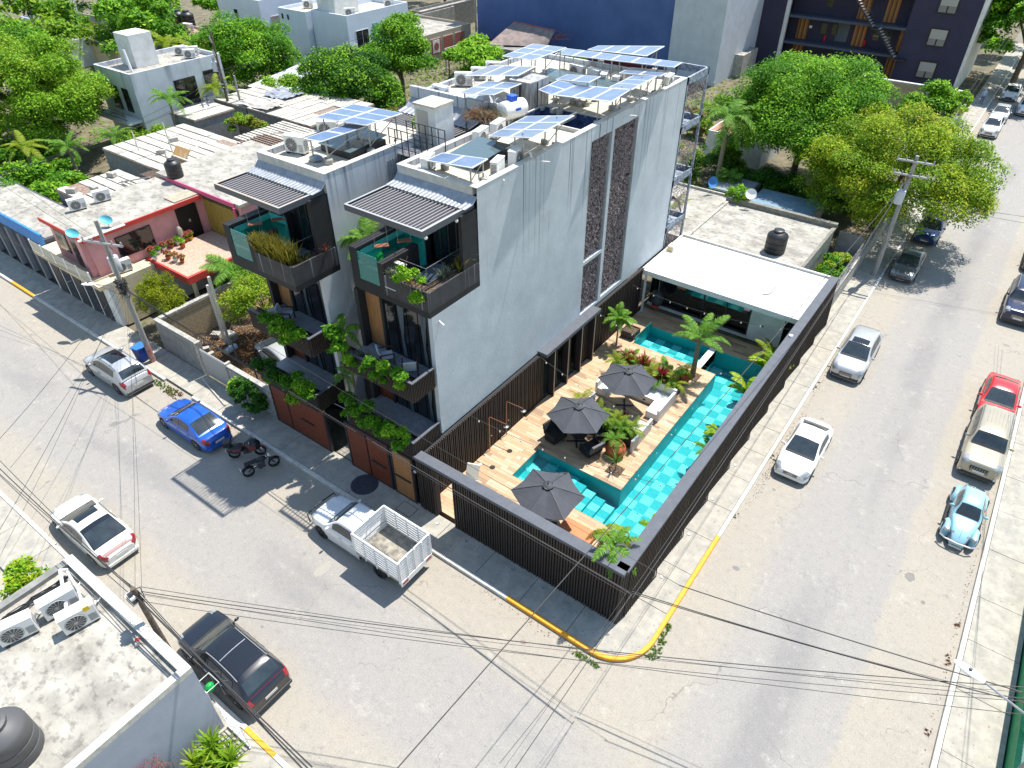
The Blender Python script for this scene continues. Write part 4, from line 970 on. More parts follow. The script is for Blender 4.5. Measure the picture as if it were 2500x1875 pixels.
ac(-13.75, 5.75, 13.86, 1.9, 'AC unit at the left front corner of the right-hand tower roof', GA)
ac(-11.15, 7.15, 13.86, -1.3, 'nearer of two AC units against the streaked wall parapet, right of the glass skylight', GA)
ac(-11.15, 8.45, 13.86, 1.8, 'farther of two AC units against the streaked wall parapet, with a coiled white hose', GA, 1.1)
ac(-13.9, 9.5, 13.86, 1.75, 'front one of the two AC units beside the small thatched shelter', GA, 1.1)
ac(-13.9, 10.8, 13.86, 1.75, 'back one of the two AC units beside the small thatched shelter', GA, 1.1)
ac(-19.85, 13.6, 13.86, -.1, 'AC unit at the edge of the silver tarpaulin behind the third pergola', GA, 1.1)
ac(-20.5, 16.3, 13.86, .5, "front one of three AC units along the rear roof's left edge", GA, 1.1)
ac(-20.6, 17.8, 13.86, .5, "middle one of three AC units along the rear roof's left edge", GA)
ac(-20.7, 19.3, 13.86, .5, "back one of three AC units along the rear roof's left edge", GA)
ac(-16.1, 21.3, 13.86, -.2, 'AC unit with its fan to the front under the long solar row, leftmost there', GA, 1.15)
ac(-14.9, 21.2, 13.86, 2.8, 'AC unit turned away under the long solar row, second from left', GA, 1.1)
ac(-14.1, 20.9, 13.86, -1.2, 'AC unit carrying a coiled hose under the long solar row', GA, 1.1)
ac(-13.2, 20.9, 13.86, 1.6, 'rightmost AC unit under the long solar row', GA, 1.1)
ac(-10.95, 22.5, 13.86, 1.7, 'AC unit alone at the far right corner of the roof above the steel stair frame', GA, 1.1)
ac(-19.9, 3.9, 13.86, .25, 'AC unit at the front left corner of the left-hand tower roof', GA, 1.2)
ac(-20.4, 6.2, 13.86, .5, 'AC unit under the left end of the large solar array on the left-hand tower', GA, 1.1)
ac(-19.5, 7.4, 13.86, .5, 'AC unit behind, under the large solar array on the left-hand tower', GA, 1.1)
for k, (x, y) in enumerate(((-10.95, 5.9), (-10.95, 8.9), (-14.1, 20.6))):
    m = MB(); m.tube([(x+.25*cos(a*.5), y+.02*a/6, 14.15+.25*sin(a*.5)) for a in range(0, 28)], .022, 5)
    tag(m.build('coiled_hose', whitemetal), ['loose coil of white pipe at the front corner of the tower roof', 'coil of white pipe on the parapet side AC unit', 'coil of white pipe under the long row of solar panels'][k], 'hose', 'white pipe coils on the roof')
# skylights
def skylight(label, x0, x1, y0, y1, z0, z1, slope=.15, panes=1):
    t = thing('skylight', label, 'skylight', (x0, y0, z0)); MB().box(x0+.08, x1-.08, y0+.08, y1-.08, z0, z1-.02).build('curb', darkmetal, t)
    for k in range(panes):
        a = x0+(x1-x0)*k/panes+.02; b = x0+(x1-x0)*(k+1)/panes-.02; m = MB(); i = 0
        m.v = [(a, y0, z1), (b, y0, z1), (b, y1, z1+slope), (a, y1, z1+slope), (a, y0, z1+.03), (b, y0, z1+.03), (b, y1, z1+slope+.03), (a, y1, z1+slope+.03)]
        m.f = [(0, 3, 2, 1), (4, 5, 6, 7), (0, 1, 5, 4), (1, 2, 6, 5), (2, 3, 7, 6), (3, 0, 4, 7)]; m.m = [0]*6
        m.build('pane', glass_sky, t)
    return t
skylight('blue-green glass skylight behind the small front solar array', -13.55, -11.75, 6.9, 8.9, 13.86, 14.3)
skylight('pale double glass skylight in the middle of the rear roof', -17.6, -12.9, 18.7, 20.6, 13.86, 14.2, panes=2)
skylight('pale glass skylight lying beside the AC unit on the left-hand tower roof', -19.3, -17.2, 4.6, 6.9, 13.86, 14.2)
# gas tank
t = thing('gas_tank', 'white cylindrical gas tank with a blue cover lying on the rear roof', 'gas tank', (-14.6, 12.9, 13.86), rz=1.35)
MB().lathe([(0, -.85), (.25, -.82), (.42, -.68), (.45, -.5), (.45, .5), (.42, .68), (.25, .82), (0, .85)], c=(0, 0, .62), n=22, axis='x').build('vessel', whitemetal, t, world=False, smooth=True)
bl = mat('blue_plastic', (.02, .12, .62), .4)
MB().box(-.22, .18, -.2, .2, 1.05, 1.3).build('valve_cover', bl, t, world=False, loc=(0, 0, 0), bevel=.03)
m = MB(); m.box(-.16, .16, -.47, -.44, .66, .78); m.build('blue_emblem', bl, t, world=False)
m = MB(); m.box(-.55, -.45, -.3, .3, 0, .25); m.box(.45, .55, -.3, .3, 0, .25); m.build('saddles', steel, t, world=False)
# stained block, stair box, tarp, thatch, bridge
t = thing('chimney_block', 'stained grey concrete block between two solar arrays on the rear roof', 'roof structure', (-15.4, 14.9, 13.86))
stblock = mat('stained_block', (.42, .42, .42), .9, (.20, .20, .21), 1.5, 8, .4, .6, stretch=(3, 3, .5))
MB().box(-16.0, -14.75, 14.6, 16.3, 13.86, 15.25).build('body', stblock, t); m = MB(); m.box(-16.03, -14.72, 14.57, 14.9, 15.251, 15.3); m.build('cap', capm, t); m = MB(); m.box(-14.74, -14.70, 15.2, 15.25, 13.9, 15.2); m.box(-15.4, -15.3, 14.55, 14.59, 13.9, 15.2); m.build('joint', darkmetal, t)
t = thing('stair_box', 'white stair box with a steel door behind the black footbridge', 'roof structure', (-16.2, 8.6, 10))
MB().box(-16.9, -15.65, 8.45, 9.7, 10, 15.4).build('walls', white, t); MB().box(-16.95, -15.6, 8.4, 9.75, 15.4, 15.48).build('roof', roofcream, t); MB().box(-16.75, -16.1, 8.42, 8.449, 13.9, 15.2).build('door', mat('beige_door', (.42, .41, .37), .5), t)
t = thing('footbridge', 'black steel footbridge with open railings between the two tower roofs', 'footbridge', (-15.8, 7.2, 13.7))
m = MB(); m.box(-16.95, -14.6, 6.7, 7.9, 13.70, 13.74); m.build('deck_frame', mat('black_mesh_deck', (.05, .05, .06), .6, (.2, .21, .23), 18, 2, .45, .55), t)
for y in (6.72, 7.88):
    m = MB()
    for k in range(7): x = -16.93+k*.385; m.box(x-.018, x+.018, y-.018, y+.018, 13.74, 14.8)
    for z in (14.0, 14.4, 14.78): m.box(-16.95, -14.6, y-.015, y+.015, z, z+.03)
    m.build('railing', darkmetal, t)
t = thing('tarpaulin', 'crumpled silver tarpaulin on the roof behind the third pergola', 'tarpaulin', (-18, 14, 13.87))
r = random.Random(4); rows = [[(-19.4+i*.26+r.uniform(-.05, .05), 13.3+j*.24+r.uniform(-.05, .05), 13.93+r.random()*.22+(.25 if 3 < i < 9 and 2 < j < 6 else 0)) for i in range(13)] for j in range(9)]
MB().grid(rows).build('sheet', mat('silver_tarp', (.60, .63, .68), .35, (.45, .50, .58), 4), t)
t = thing('thatched_shelter', 'ragged little thatched shelter of dry palm leaves beside the gas tank', 'thatch', (-15.3, 11.5, 13.86))
m = MB(); [m.cyl((x, y, 13.6), (x, y, 14.4), .04, n=5) for x, y in ((-15.9, 10.9), (-14.7, 10.9), (-15.9, 12.3), (-14.7, 12.3))]; m.box(-16, -14.6, 10.8, 12.4, 14.36, 14.42); m.build('poles', bark, t)
for k in range(26):
    tuft(t, -15.9+random.random()*1.3, 10.9+random.random()*1.4, 14.42, 14, .7, .03, 1.4, 'silver' if k % 3 == 0 else 'dry', 'thatch', curve=1.0)
tag(MB().ell((-18.5, 3.75, 13.98), (.35, .25, .14)).build('plastic_sheet', mat('dull_blue_sheet', (.10, .14, .22), .5, (.3, .33, .38), 6)), 'crumpled dark blue plastic sheet between the feet of the small left-hand solar array', 'plastic sheet')
tag(MB().lathe([(.0, 0), (.26, 0), (.27, .5), (.20, .62), (.24, .66), (.24, .72), (.0, .72)], c=(-21.6, 3.4, 10.0), n=16).build('drum', mat('glass_drum', (.35, .36, .33), .3)), 'grey-brown drum standing at the edge of the flat roof left of the first pergola', 'drum')

# ---------------- white pavilion ----------------
pv = thing('pool_pavilion', 'low white flat-roofed pavilion with dark glass facing the small pool', 'building', (-10.4, 21.2, 0))
MB().box(-10.42, -.34, 21.15, 27.0, 2.95, 3.28).build('roof_slab', [white], pv)
MB().box(-10.40, -.36, 21.3, 26.85, 3.281, 3.30).build('roof_surface', whiteroof, pv)
m = MB(); m.box(-10.42, -.34, 26.86, 27.02, 3.281, 3.44); m.box(-10.42, -10.30, 21.15, 26.85, 3.281, 3.40); m.build('roof_edge', capm, pv)
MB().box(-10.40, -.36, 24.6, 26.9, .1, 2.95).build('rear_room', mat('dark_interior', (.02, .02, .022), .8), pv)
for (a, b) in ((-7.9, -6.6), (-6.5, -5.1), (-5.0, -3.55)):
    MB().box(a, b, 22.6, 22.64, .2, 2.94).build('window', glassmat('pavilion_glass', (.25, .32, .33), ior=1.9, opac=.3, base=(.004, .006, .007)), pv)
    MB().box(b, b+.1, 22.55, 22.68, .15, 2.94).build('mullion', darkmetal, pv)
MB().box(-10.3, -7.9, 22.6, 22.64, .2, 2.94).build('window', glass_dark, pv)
MB().box(-10.35, -3.4, 22.4, 22.55, .10, .24).build('sill', white, pv)
MB().box(-3.4, -1.35, 22.35, 22.6, .152, 2.95).build('white_panel', white, pv); MB().box(-2.6, -2.5, 22.33, 22.352, 1.3, 1.4).build('switch', darkmetal, pv)
MB().box(-1.35, -.4, 22.9, 22.95, .15, 2.95).build('dark_panel', black, pv)
MB().box(-10.2, -10.08, 21.2, 21.32, .15, 2.95).build('post', white, pv)
t = thing('hanging_chair', 'dark egg-shaped hanging chair with red cushion under the white pavilion roof', 'hanging chair', (-9.3, 21.6, .15))
MB().ell((0, 0, 1.15), (.42, .40, .6), 16, 12).build('shell', mat('rattan_dark', (.03, .033, .04), .7), t, world=False, smooth=True); MB().box(-.25, .25, -.42, -.1, .66, .74).build('cushion', mat('red_cushion', (.5, .03, .03), .8), t, world=False); MB().cyl((0, 0, 1.7), (0, 0, 2.8), .01, n=5).build('chain', steel, t, world=False); 
t = thing('roof_box', 'small white and yellow box on the white pavilion roof by the tower wall', 'box', (-10.05, 24.6, 3.3)); MB().box(-.2, .2, -.3, .3, .0, .38).build('shell', white, t, world=False); MB().box(-.17, .17, -.305, -.30, .03, .3).build('yellow_side', mat('faded_yellow', (.6, .5, .2), .7), t, world=False)
tag(MB().tube([(-3.1, 22.6, 3.34), (-2.75, 22.9, 3.34), (-2.75, 23.9, 3.34)], .03, 5).build('roof_pipe', greymetal), 'bent grey pipe lying on the white pavilion roof', 'pipe')
tag(MB().lathe([(0, .12), (.11, .1), (.12, .0)], c=(-.2, 18.9, 3.5), n=12).build('dome_light', whitemetal), 'small white dome light on top of the long black wall', 'light')
# corner box on the coping and dark planter block

# ---------------- umbrellas ----------------
umb_m = mat('umbrella_grey', (.065, .07, .085), .85, (.055, .06, .07), 3)
def umbrella(x, y, R, zr, zt, rz, label):
    t = thing('parasol', label, 'parasol', (x, y, .15), rz=rz, group='dark grey hexagonal parasols by the pool')
    zt -= .15; zr -= .15; n = 6
    rim = [(R*cos(2*pi*k/n), R*sin(2*pi*k/n), zr) for k in range(n)]
    for k in range(n):
        a = Vector(rim[k]); b = Vector(rim[(k+1) % n]); top = Vector((0, 0, zt)); rows = []
        for i in range(7):
            s = i/6; p = top.lerp(a, s); q = top.lerp(b, s); mid = (p+q)/2; mid = mid-Vector((mid.x, mid.y, 0))*.05*s-Vector((0, 0, .10*s*(1-s*.3)))
            sag = Vector((0, 0, .10*s*(1-s)))
            rows.append([p+sag, (p+mid)/2+sag*.7-Vector((0, 0, .025*s)), mid, (q+mid)/2+sag*.7-Vector((0, 0, .025*s)), q+sag])
        o = MB().grid(rows).build('canopy_panel', umb_m, t, world=False)
        MB().tube([top+Vector((0, 0, .012)), top.lerp(a, .5)+Vector((0, 0, .04)), a+Vector((0, 0, .01))], .012, 4).build('rib', darkmetal, o, world=False)
    c = MB(); c.lathe([(.26, zt-.10), (.22, zt-.02), (.10, zt+.05), (0, zt+.07)], n=14); c.build('top_vent', mat('umbrella_vent', (.05, .055, .065), .7), t, world=False)
    MB().tube([(.24*cos(a), .24*sin(a), zt-.03+.02*sin(a*5)) for a in [2*pi*i/20 for i in range(21)]], .02, 5).build('vent_cord', darkmetal, t, world=False)
    MB().ell((0, 0, zt+.10), (.035, .035, .05), 8, 6).build('finial', blackgloss, t, world=False)
    MB().cyl((0, 0, .05), (0, 0, zt), .025, n=8).build('pole', darkmetal, t, world=False)
    m = MB(); m.box(-.5, .5, -.04, .04, .02, .07); m.box(-.04, .04, -.5, .5, .021, .071); m.build('base', darkmetal, t, world=False)
    MB().tube([rim[1], (rim[1][0]*.9, rim[1][1]*.9, zr+.16), (rim[1][0]*.75+.1, rim[1][1]*.8, zr+.13), (rim[1][0]*.72, rim[1][1]*.95, zr+.08)], .014, 5).build('strap', blackgloss, t, world=False)
    return t
ux = P(1413, 993, 2.55); umbrella(ux.x, ux.y, 1.62, 2.05, 2.6, .62, 'dark grey parasol in the middle over the black lounge chairs, beside the palms')
ux = P(1535, 907, 2.55); umbrella(ux.x, ux.y, 1.6, 2.05, 2.6, .55, 'dark grey parasol farthest from the street over the white U-shaped bench')
ux = P(1338, 1186, 2.6); umbrella(ux.x, ux.y, 1.66, 2.1, 2.65, .50, 'dark grey parasol nearest the street wall overhanging the checkered pool')

# ---------------- benches, lounge chairs, loungers ----------------
def bench(name, label, parts):
    t = thing(name, label, 'bench', (parts[0][1], parts[0][3], .15))
    for nm, x0, x1, y0, y1, z0, z1 in parts: MB().box(x0, x1, y0, y1, z0, z1).build(nm, white if nm != 'vent' else darkmetal, t)
    return t
bench('white_bench', 'white U-shaped built-in bench around the seat area under the farthest parasol', [
 ('seat', -8.1, -7.4, 12.1, 12.8, .152, .60), ('backrest', -8.23, -8.11, 12.05, 13.9, .152, 1.0), ('seat', -8.1, -4.35, 13.0, 13.85, .152, .60), ('backrest', -8.23, -4.2, 13.91, 14.05, .152, 1.05),
 ('seat', -5.0, -4.34, 11.95, 12.99, .152, .60), ('backrest', -4.33, -4.2, 11.9, 13.9, .152, .95), ('vent', -5.7, -5.55, 12.992, 12.999, .3, .4)])
bench('white_bench', 'low white bench end behind the row of palms between the two parasols', [
 ('seat', -4.95, -4.35, 10.1, 11.1, .152, .55), ('backrest', -4.33, -4.2, 9.0, 11.15, .152, .95), ('backrest', -7.9, -7.78, 10.3, 11.3, .152, .95), ('seat', -7.77, -6.9, 10.35, 11.0, .152, .5)])
fabric = mat('black_fabric', (.018, .018, .02), .85); fabric2 = mat('grey_fabric', (.12, .12, .13), .85)
def lounge(x, y, rz, label, light=False):
    t = thing('lounge_chair', label, 'lounge chair', (x, y, .15), rz=rz, group='black lounge chairs around the low table')
    MB().box(-.42, .42, -.4, .4, .14, .40).build('seat', fabric, t, world=False, loc=(0, 0, 0), bevel=.04)
    m = MB(); m.v = [(-.44, .30, .38), (.44, .30, .38), (.44, .44, .38), (-.44, .44, .38), (-.40, .48, .92), (.40, .48, .92), (.40, .60, .90), (-.40, .60, .90)]; m.f = [(0, 3, 2, 1), (4, 5, 6, 7), (0, 1, 5, 4), (1, 2, 6, 5), (2, 3, 7, 6), (3, 0, 4, 7)]; m.m = [0]*6
    m.build('backrest', fabric2 if light else fabric, t, world=False)
    for s in (-1, 1): MB().box(s*.44-.05, s*.44+.05, -.36, .34, .12, .58).build('armrest', fabric, t, world=False)
    return t
lounge(-7.95, 7.6, 1.4, 'black lounge chair left of the middle parasol, half in its shade')
lounge(-5.95, 7.85, -1.9, 'black lounge chair nearest the orange pot, its pale back turned to the pool', True)
lounge(-6.0, 9.1, -1.0, 'black lounge chair tucked under the right edge of the middle parasol')
lounge(-7.5, 9.2, .2, 'black lounge chair behind the low table under the middle parasol')
t = thing('coffee_table', 'low round dark table with thin legs below the middle parasol', 'table', (-6.95, 8.3, .15))
MB().lathe([(0, .42), (.42, .42), (.42, .39), (0, .39)], n=22).build('top', blackgloss, t, world=False)
for k in range(3): a = 2*pi*k/3; MB().cyl((.1*cos(a), .1*sin(a), .4), (.36*cos(a), .36*sin(a), 0), .014, n=5).build('leg', chrome, t, world=False)
def lounger(x0, x1, y0, y1, label):
    t = thing('daybed', label, 'daybed', (x0, y0, .15), group='orange upholstered daybeds by the pool')
    MB().box(x0, x1, y0, y1, .22, .48).build('mattress', orange, t, bevel=.03); MB().box(x0+.05, x1-.05, y0+.05, y1-.05, .152, .22).build('frame', wood, t)
lounger(-4.5, -2.85, 2.55, 3.3, 'orange daybed lying by the pool steps behind the street wall')
lounger(-6.6, -5.6, 1.75, 2.45, 'second orange daybed mostly hidden below the nearest parasol')
t = thing('deck_chair', 'white low chair with tilted back near the outdoor showers', 'chair', (-9.5, 2.5, .15), rz=.35)
seatw = mat('offwhite_cushion', (.62, .60, .52), .8)
MB().box(-.32, .32, -.75, .0, .26, .34).build('seat', seatw, t, world=False); m = MB(); m.v = [(-.32, 0, .34), (.32, 0, .34), (.32, .08, .34), (-.32, .08, .34), (-.32, .42, .95), (.32, .42, .95), (.32, .50, .92), (-.32, .50, .92)]; m.f = [(0, 3, 2, 1), (4, 5, 6, 7), (0, 1, 5, 4), (1, 2, 6, 5), (2, 3, 7, 6), (3, 0, 4, 7)]; m.m = [0]*6; m.build('backrest', seatw, t, world=False)
for x, y in ((-.28, -.7), (.28, -.7), (-.28, 0), (.28, 0)): MB().box(x-.03, x+.03, y-.03, y+.03, 0, .27).build('leg', woodgold, t, world=False)
tag(MB().box(-5.85, -5.75, 1.0, 1.1, .15, .2).build('floor_light', whitemetal), 'small square light in the deck near the street wall', 'light')
for k, (px, py) in enumerate(((1266, 1118), (1625, 1031), (1174, 1132))):
    p = P(px, py, .16); tag(MB().box(p.x-.07, p.x+.07, p.y-.07, p.y+.07, .153, .17).build('deck_light', whitemetal), ['white square deck light beside the checkered pool', 'white square deck light between the bench and the long pool', 'white square deck light by the shower wall'][k], 'deck light', 'square white lights in the deck')
for k, (y, lab) in enumerate(((4.9, 'nearer copper outdoor shower on the slatted wall'), (6.35, 'farther copper outdoor shower on the slatted wall'))):
    t = thing('outdoor_shower', lab, 'shower', (-10.22, y, .15), group='copper outdoor showers'); cop_ = mat('copper_pipe', (.42, .20, .13), .35, metal=.7)
    MB().tube([(0, 0, 0), (0, 0, 2.25), (.05, 0, 2.3), (1.0, .05, 2.3), (1.02, .05, 2.2)], .022, 6).build('pipe', cop_, t, world=False)
    MB().lathe([(0, 2.2), (.14, 2.17), (.15, 2.14), (0, 2.14)], c=(1.02, .05, 0), n=16).build('shower_head', chrome, t, world=False); MB().cyl((.03, 0, 1.1), (.14, 0, 1.1), .03, n=8).build('tap', chrome, t, world=False)
m = MB(); 
def string_light(a, b, sag, n, label):
    t = thing('string_lights', label, 'string lights', a, group='bulb strings over the pool deck'); pts = []
    for i in range(n*3+1):
        s = i/(n*3); p = Vector(a).lerp(Vector(b), s)-Vector((0, 0, sag*4*s*(1-s))); pts.append(p)
    MB().tube(pts, .009, 4).build('cord', cable, t)
    for i in range(1, n*3, 3): p = pts[i]; MB().ell((p.x, p.y, p.z-.1), (.04, .04, .055), 8, 6).build('bulb', mat('bulb_glass', (.75, .75, .70), .1, spec=.9), t)
string_light((-10.2, 3.6, 3.4), (-.3, 5.2, 3.4), .5, 9, 'string of round bulbs crossing the deck near the nearest parasol')
string_light((-10.2, 9.4, 3.4), (-.3, 8.2, 3.4), .5, 9, 'string of round bulbs crossing the deck over the middle parasol')
string_light((-10.2, 15.0, 3.4), (-.3, 14.0, 3.4), .5, 9, 'string of round bulbs crossing the deck over the farthest parasol')
string_light((-10.2, 19.5, 3.0), (-.3, 20.0, 3.3), .5, 9, 'string of round bulbs in front of the white pavilion')

# ---------------- pool deck plants ----------------
def pot(x, y, s, label, lm, kind='clay'):
    t = thing('round_pot', label, 'plant pot', (x, y, .152)); prof = [(0, 0), (.24, 0), (.40, .12), (.50, .34), (.47, .56), (.34, .70), (.28, .74), (.31, .80), (.25, .80), (.22, .72), (0, .70)]
    MB().lathe([(r*s, h*s) for r, h in prof], n=24).build('pot', terracotta, t, world=False, smooth=50)
    m = MB()
    for k in range(9):
        a = 2*pi*k/9; m.tube([((r*s+.004)*cos(a+.25*sin(h*9)), (r*s+.004)*sin(a+.25*sin(h*9)), h*s) for r, h in prof[1:6]], .014, 4)
    m.build('carved_veins', mat('dark_terracotta', (.24, .05, .02), .8), t, world=False)
    return t
p1 = P(1503, 1098, .5); pot(p1.x, p1.y, 1.05, 'large carved orange-red clay pot at the tip of the deck with grassy palm', 'palm')
p2 = P(1668, 918, .5); pot(p2.x, p2.y, .9, 'orange clay pot at the end of the far flower box next to the tall palm', 'palm')
pp = palm('potted_palm', 'spiky green palm growing out of the large carved clay pot', p1.x-.15, p1.y+.05, .9, .12, 10, .8, 'palm', .04, .9, wl=.55, elev=(-.2, 1.2))
pp = palm('potted_palm', 'small arching palm in the orange clay pot by the far flower box', p2.x, p2.y, .8, .1, 9, .8, 'palmy', .04, .9, wl=.5, elev=(-.2, 1.0))
def flowerbox(label, x0, x1, y0, y1, h=.5, gp=None):
    t = thing('flower_box', label, 'planter', (x0, y0, .152), group=gp); m = MB(); w_ = .05
    m.box(x0, x1, y0, y0+w_, .152, .15+h); m.box(x0, x1, y1-w_, y1, .152, .15+h); m.box(x0, x0+w_, y0+w_, y1-w_, .152, .15+h); m.box(x1-w_, x1, y0+w_, y1-w_, .152, .15+h); m.build('box', mat('charcoal_planter', (.045, .045, .048), .7), t)
    MB().box(x0+w_, x1-w_, y0+w_, y1-w_, .2, .08+h).build('soil', soil, t); return t
flowerbox('long charcoal planter full of red and yellow-green plants behind the farthest parasol', -8.5, -4.35, 14.12, 15.0, .65)
flowerbox('charcoal planter of palms between the two parasols', -7.3, -4.35, 9.25, 10.0, .62)
flowerbox('low pale planter block by the slatted wall under the round palm', -9.85, -8.95, 17.9, 18.8, .5)
for k, (x, y) in enumerate(((-7.5, 14.7), (-6.75, 14.8), (-5.4, 14.4))):
    t = thing('red_cordyline', ['leftmost of three dark red cordylines in the long flower box', 'middle one of three dark red cordylines in the long flower box', 'rightmost and pinkest of three cordylines in the long flower box'][k], 'plant', (x, y, .75), group='red cordylines in the long flower box')
    tuft(t, x, y, .9, 44, 1.05, .10, 1.0, 'red'); tuft(t, x, y, 1.2, 26, .75, .09, .8, 'red')
rnd_ = random.Random(11)
labs = ['at the left end', 'second from the left', 'in the middle left', 'in the middle', 'in the middle right', 'second from the right', 'at the right end']
for k in range(7):
    x = -8.2+k*.6; y = 14.4+.35*(k % 2); palm('small_palm', 'small yellow-green palm %s of the long flower box' % labs[k], x, y, .75, .2, 12, .95+.15*(k % 3), ('palmy', 'palm', 'palmy', 'palmy')[k % 4], .02, .8, wl=.5, elev=(-.1, 1.2), cat='plant')
for k in range(6):
    x = -7.2+k*.54; y = 9.45+.3*(k % 2); palm('small_palm', 'feathery %s palm %s of the planter between the parasols' % (('bright yellow-green' if k % 2 else 'green'), ['at the left end', 'second from the left', 'third from the left', 'fourth from the left', 'fifth from the left', 'at the right end'][k]), x, y, .7, .35, 11, .82, ('palm', 'palmy')[k % 2], .03, .8, wl=.5, elev=(0, 1.3), cat='plant')
palm('small_palm', 'small dry yellowish palm standing in the deck left of the white bench', -8.3, 10.6, .15, .5, 9, .9, 'palmy', .03, .8, wl=.5, cat='plant')
for k, (x, y) in enumerate(((-5.6, 10.6), (-6.9, 10.3))):
    t = thing('red_cordyline', ['reddish cordyline among the palms beside the white bench end', 'small reddish cordyline behind the middle parasol'][k], 'plant', (x, y, .5)); tuft(t, x, y, .6, 24, .6, .07, 1.0, 'red')
leaves([((-6.4, 14.6, .9), (2.0, .5, .35))], 1400, .14, 'filler', 'yellow', bpy.data.objects['flower_box']); leaves([((-5.8, 9.6, .85), (1.5, .45, .3))], 1100, .14, 'filler', 'lime', bpy.data.objects['flower_box.001'])
def soilpatch(x, y, s, label): 
    t = thing('soil_square', label, 'planting square', (x, y, .15)); MB().box(x-s, x+s, y-s, y+s, .153, .158).build('soil', soil, t)
soilpatch(-4.3, 7.45, .38, 'square of bare soil cut into the deck near the clay pot'); 
p = P(1495, 1225-45, .16)
t = thing('spiky_plant', 'thin young palm with dry trunk in the soil square near the clay pot', 'plant', (-4.3, 7.45, .16)); MB().tube([(0, 0, 0), (.03, .02, .6)], .03, 6, .02).build('stem', bark, t, world=False)
tuft(t, -4.3, 7.45, .7, 26, .7, .03, 1.3, 'palm')
pb = P(1690, 918, .16)
palm('tall_palm', 'tallest palm with a pale swollen trunk beside the small upper pool', pb.x, pb.y, .16, 2.55, 9, 2.1, 'palm', .15, .62, elev=(.1, 1.1), rz=.4)
soilpatch(pb.x, pb.y, .42, 'square of soil at the foot of the tallest palm')
pb = P(1500, 830, .16); palm('round_palm', 'round green palm by the slatted wall, throwing its shadow on the deck', -9.58, 16.9, .16, 1.8, 18, 1.15, 'palm', .055, .8, wl=.5, elev=(-.2, 1.3))
pb = P(1525, 1340, .5)
palm('corner_palm', 'frayed yellow-green palm rising above the street corner of the black wall', -.95, .95, .2, 3.2, 9, 1.45, 'palm', .10, .9, elev=(-.2, 1.1), rz=.2)
palm('corner_palm', 'second browning palm crown close to the corner of the black wall', -1.35, 1.6, .2, 3.0, 7, 1.3, 'palmy', .08, .9, elev=(-.2, .9), rz=.9)
# banana-like plants along the long pool
def banana(x, y, z0, n, L, wd, label, lm='banana', el=.9, group='large-leaved plants along the long pool'):
    t = thing('banana_plant', label, 'banana plant', (x, y, z0), group=group); r = random.Random(int(y*10))
    MB().tube([(0, 0, 0), (.02, .02, .5*L)], .07, 7, .04).build('stem', mat('green_stem', (.16, .25, .04), .5), t, world=False)
    for k in range(n):
        key = ('ban', L, wd, lm, k % 3)
        if key not in FR:
            V = []; Fc = []; T = []; l = L*(.8+.15*(k % 3)); N = 16
            for i in range(N+1):
                s = i/N; px_ = l*s*(1-.25*s); pz = l*(.75*s-.7*s*s); ww = wd*math.sin(pi*min(1, .06+.94*s))**.55*.5 if s > .12 else .02
                V += [(px_, -ww, pz-.25*ww*(1+.6*(i % 3 == 0))), (px_, 0, pz), (px_, ww, pz-.25*ww*(1+.6*(i % 4 == 0)))]
            for i in range(N):
                a = 3*i
                if not (i % 5 == 4 and k % 2): Fc.append((a, a+1, a+4, a+3)); T.append(r.uniform(.2, .95))
                Fc.append((a+1, a+2, a+5, a+4)); T.append(r.uniform(.2, .95))
            me = bpy.data.meshes.new('leaf'); me.from_pydata(V, [], Fc); at = me.attributes.new('tint', 'FLOAT', 'FACE'); at.data.foreach_set('value', T); me.materials.append(LM[lm]); FR[key] = me
        add('leaf', FR[key], t, (0, 0, .45*L), (r.uniform(-.35, .35), -r.uniform(.1, el), pi+r.uniform(-1.9, 1.9)+2*pi*k/n*.35))
    return t
banana(-.95, 15.9, .1, 8, 1.95, .55, 'broad-leaved banana plant with the largest lime leaves at the middle of the long pool')
banana(-.95, 18.9, .1, 8, 1.85, .45, 'yellow banana plant below the white pavilion at the end of the long pool')
banana(-1.0, 12.2, .1, 8, 1.55, .40, 'torn banana plant leaning over the long pool, second from the street')
banana(-.75, 13.6, .1, 3, .9, .25, 'small banana plant between two larger ones against the long wall')
banana(-.9, 6.9, .1, 3, .7, .22, 'small pale banana plant against the long wall by the nearer half of the pool')
banana(-.85, 5.0, .1, 4, 1.0, .3, 'bright banana shoot next to the corner of the long pool near the street')
palm('areca_palm', 'yellowing areca palm against the long wall right below the pavilion', -1.1, 20.2, .1, .9, 10, 1.5, 'palmy', .05, .7, wl=.45, elev=(.1, 1.2)); palm('areca_palm', 'leaning areca palm over the long pool between two banana plants', -.95, 10.9, .1, .6, 9, 1.2, 'palm', .04, .8, wl=.4)
t = thing('bromeliad', 'small yellow-green bromeliad behind the street wall by the nearest parasol', 'plant', (-4.95, .9, .15)); MB().box(-5.25, -4.65, .6, 1.2, .152, 1.9).build('pedestal', wood, t); tuft(t, -4.95, .9, 1.9, 26, .45, .06, 1.1, 'palmy')
t = thing('snake_plant', 'single dark banded leaf beside the hidden orange daybed', 'plant', (-6.2, 1.3, .15)); tuft(t, -6.2, 1.3, .2, 5, 1.2, .13, .25, 'olive')
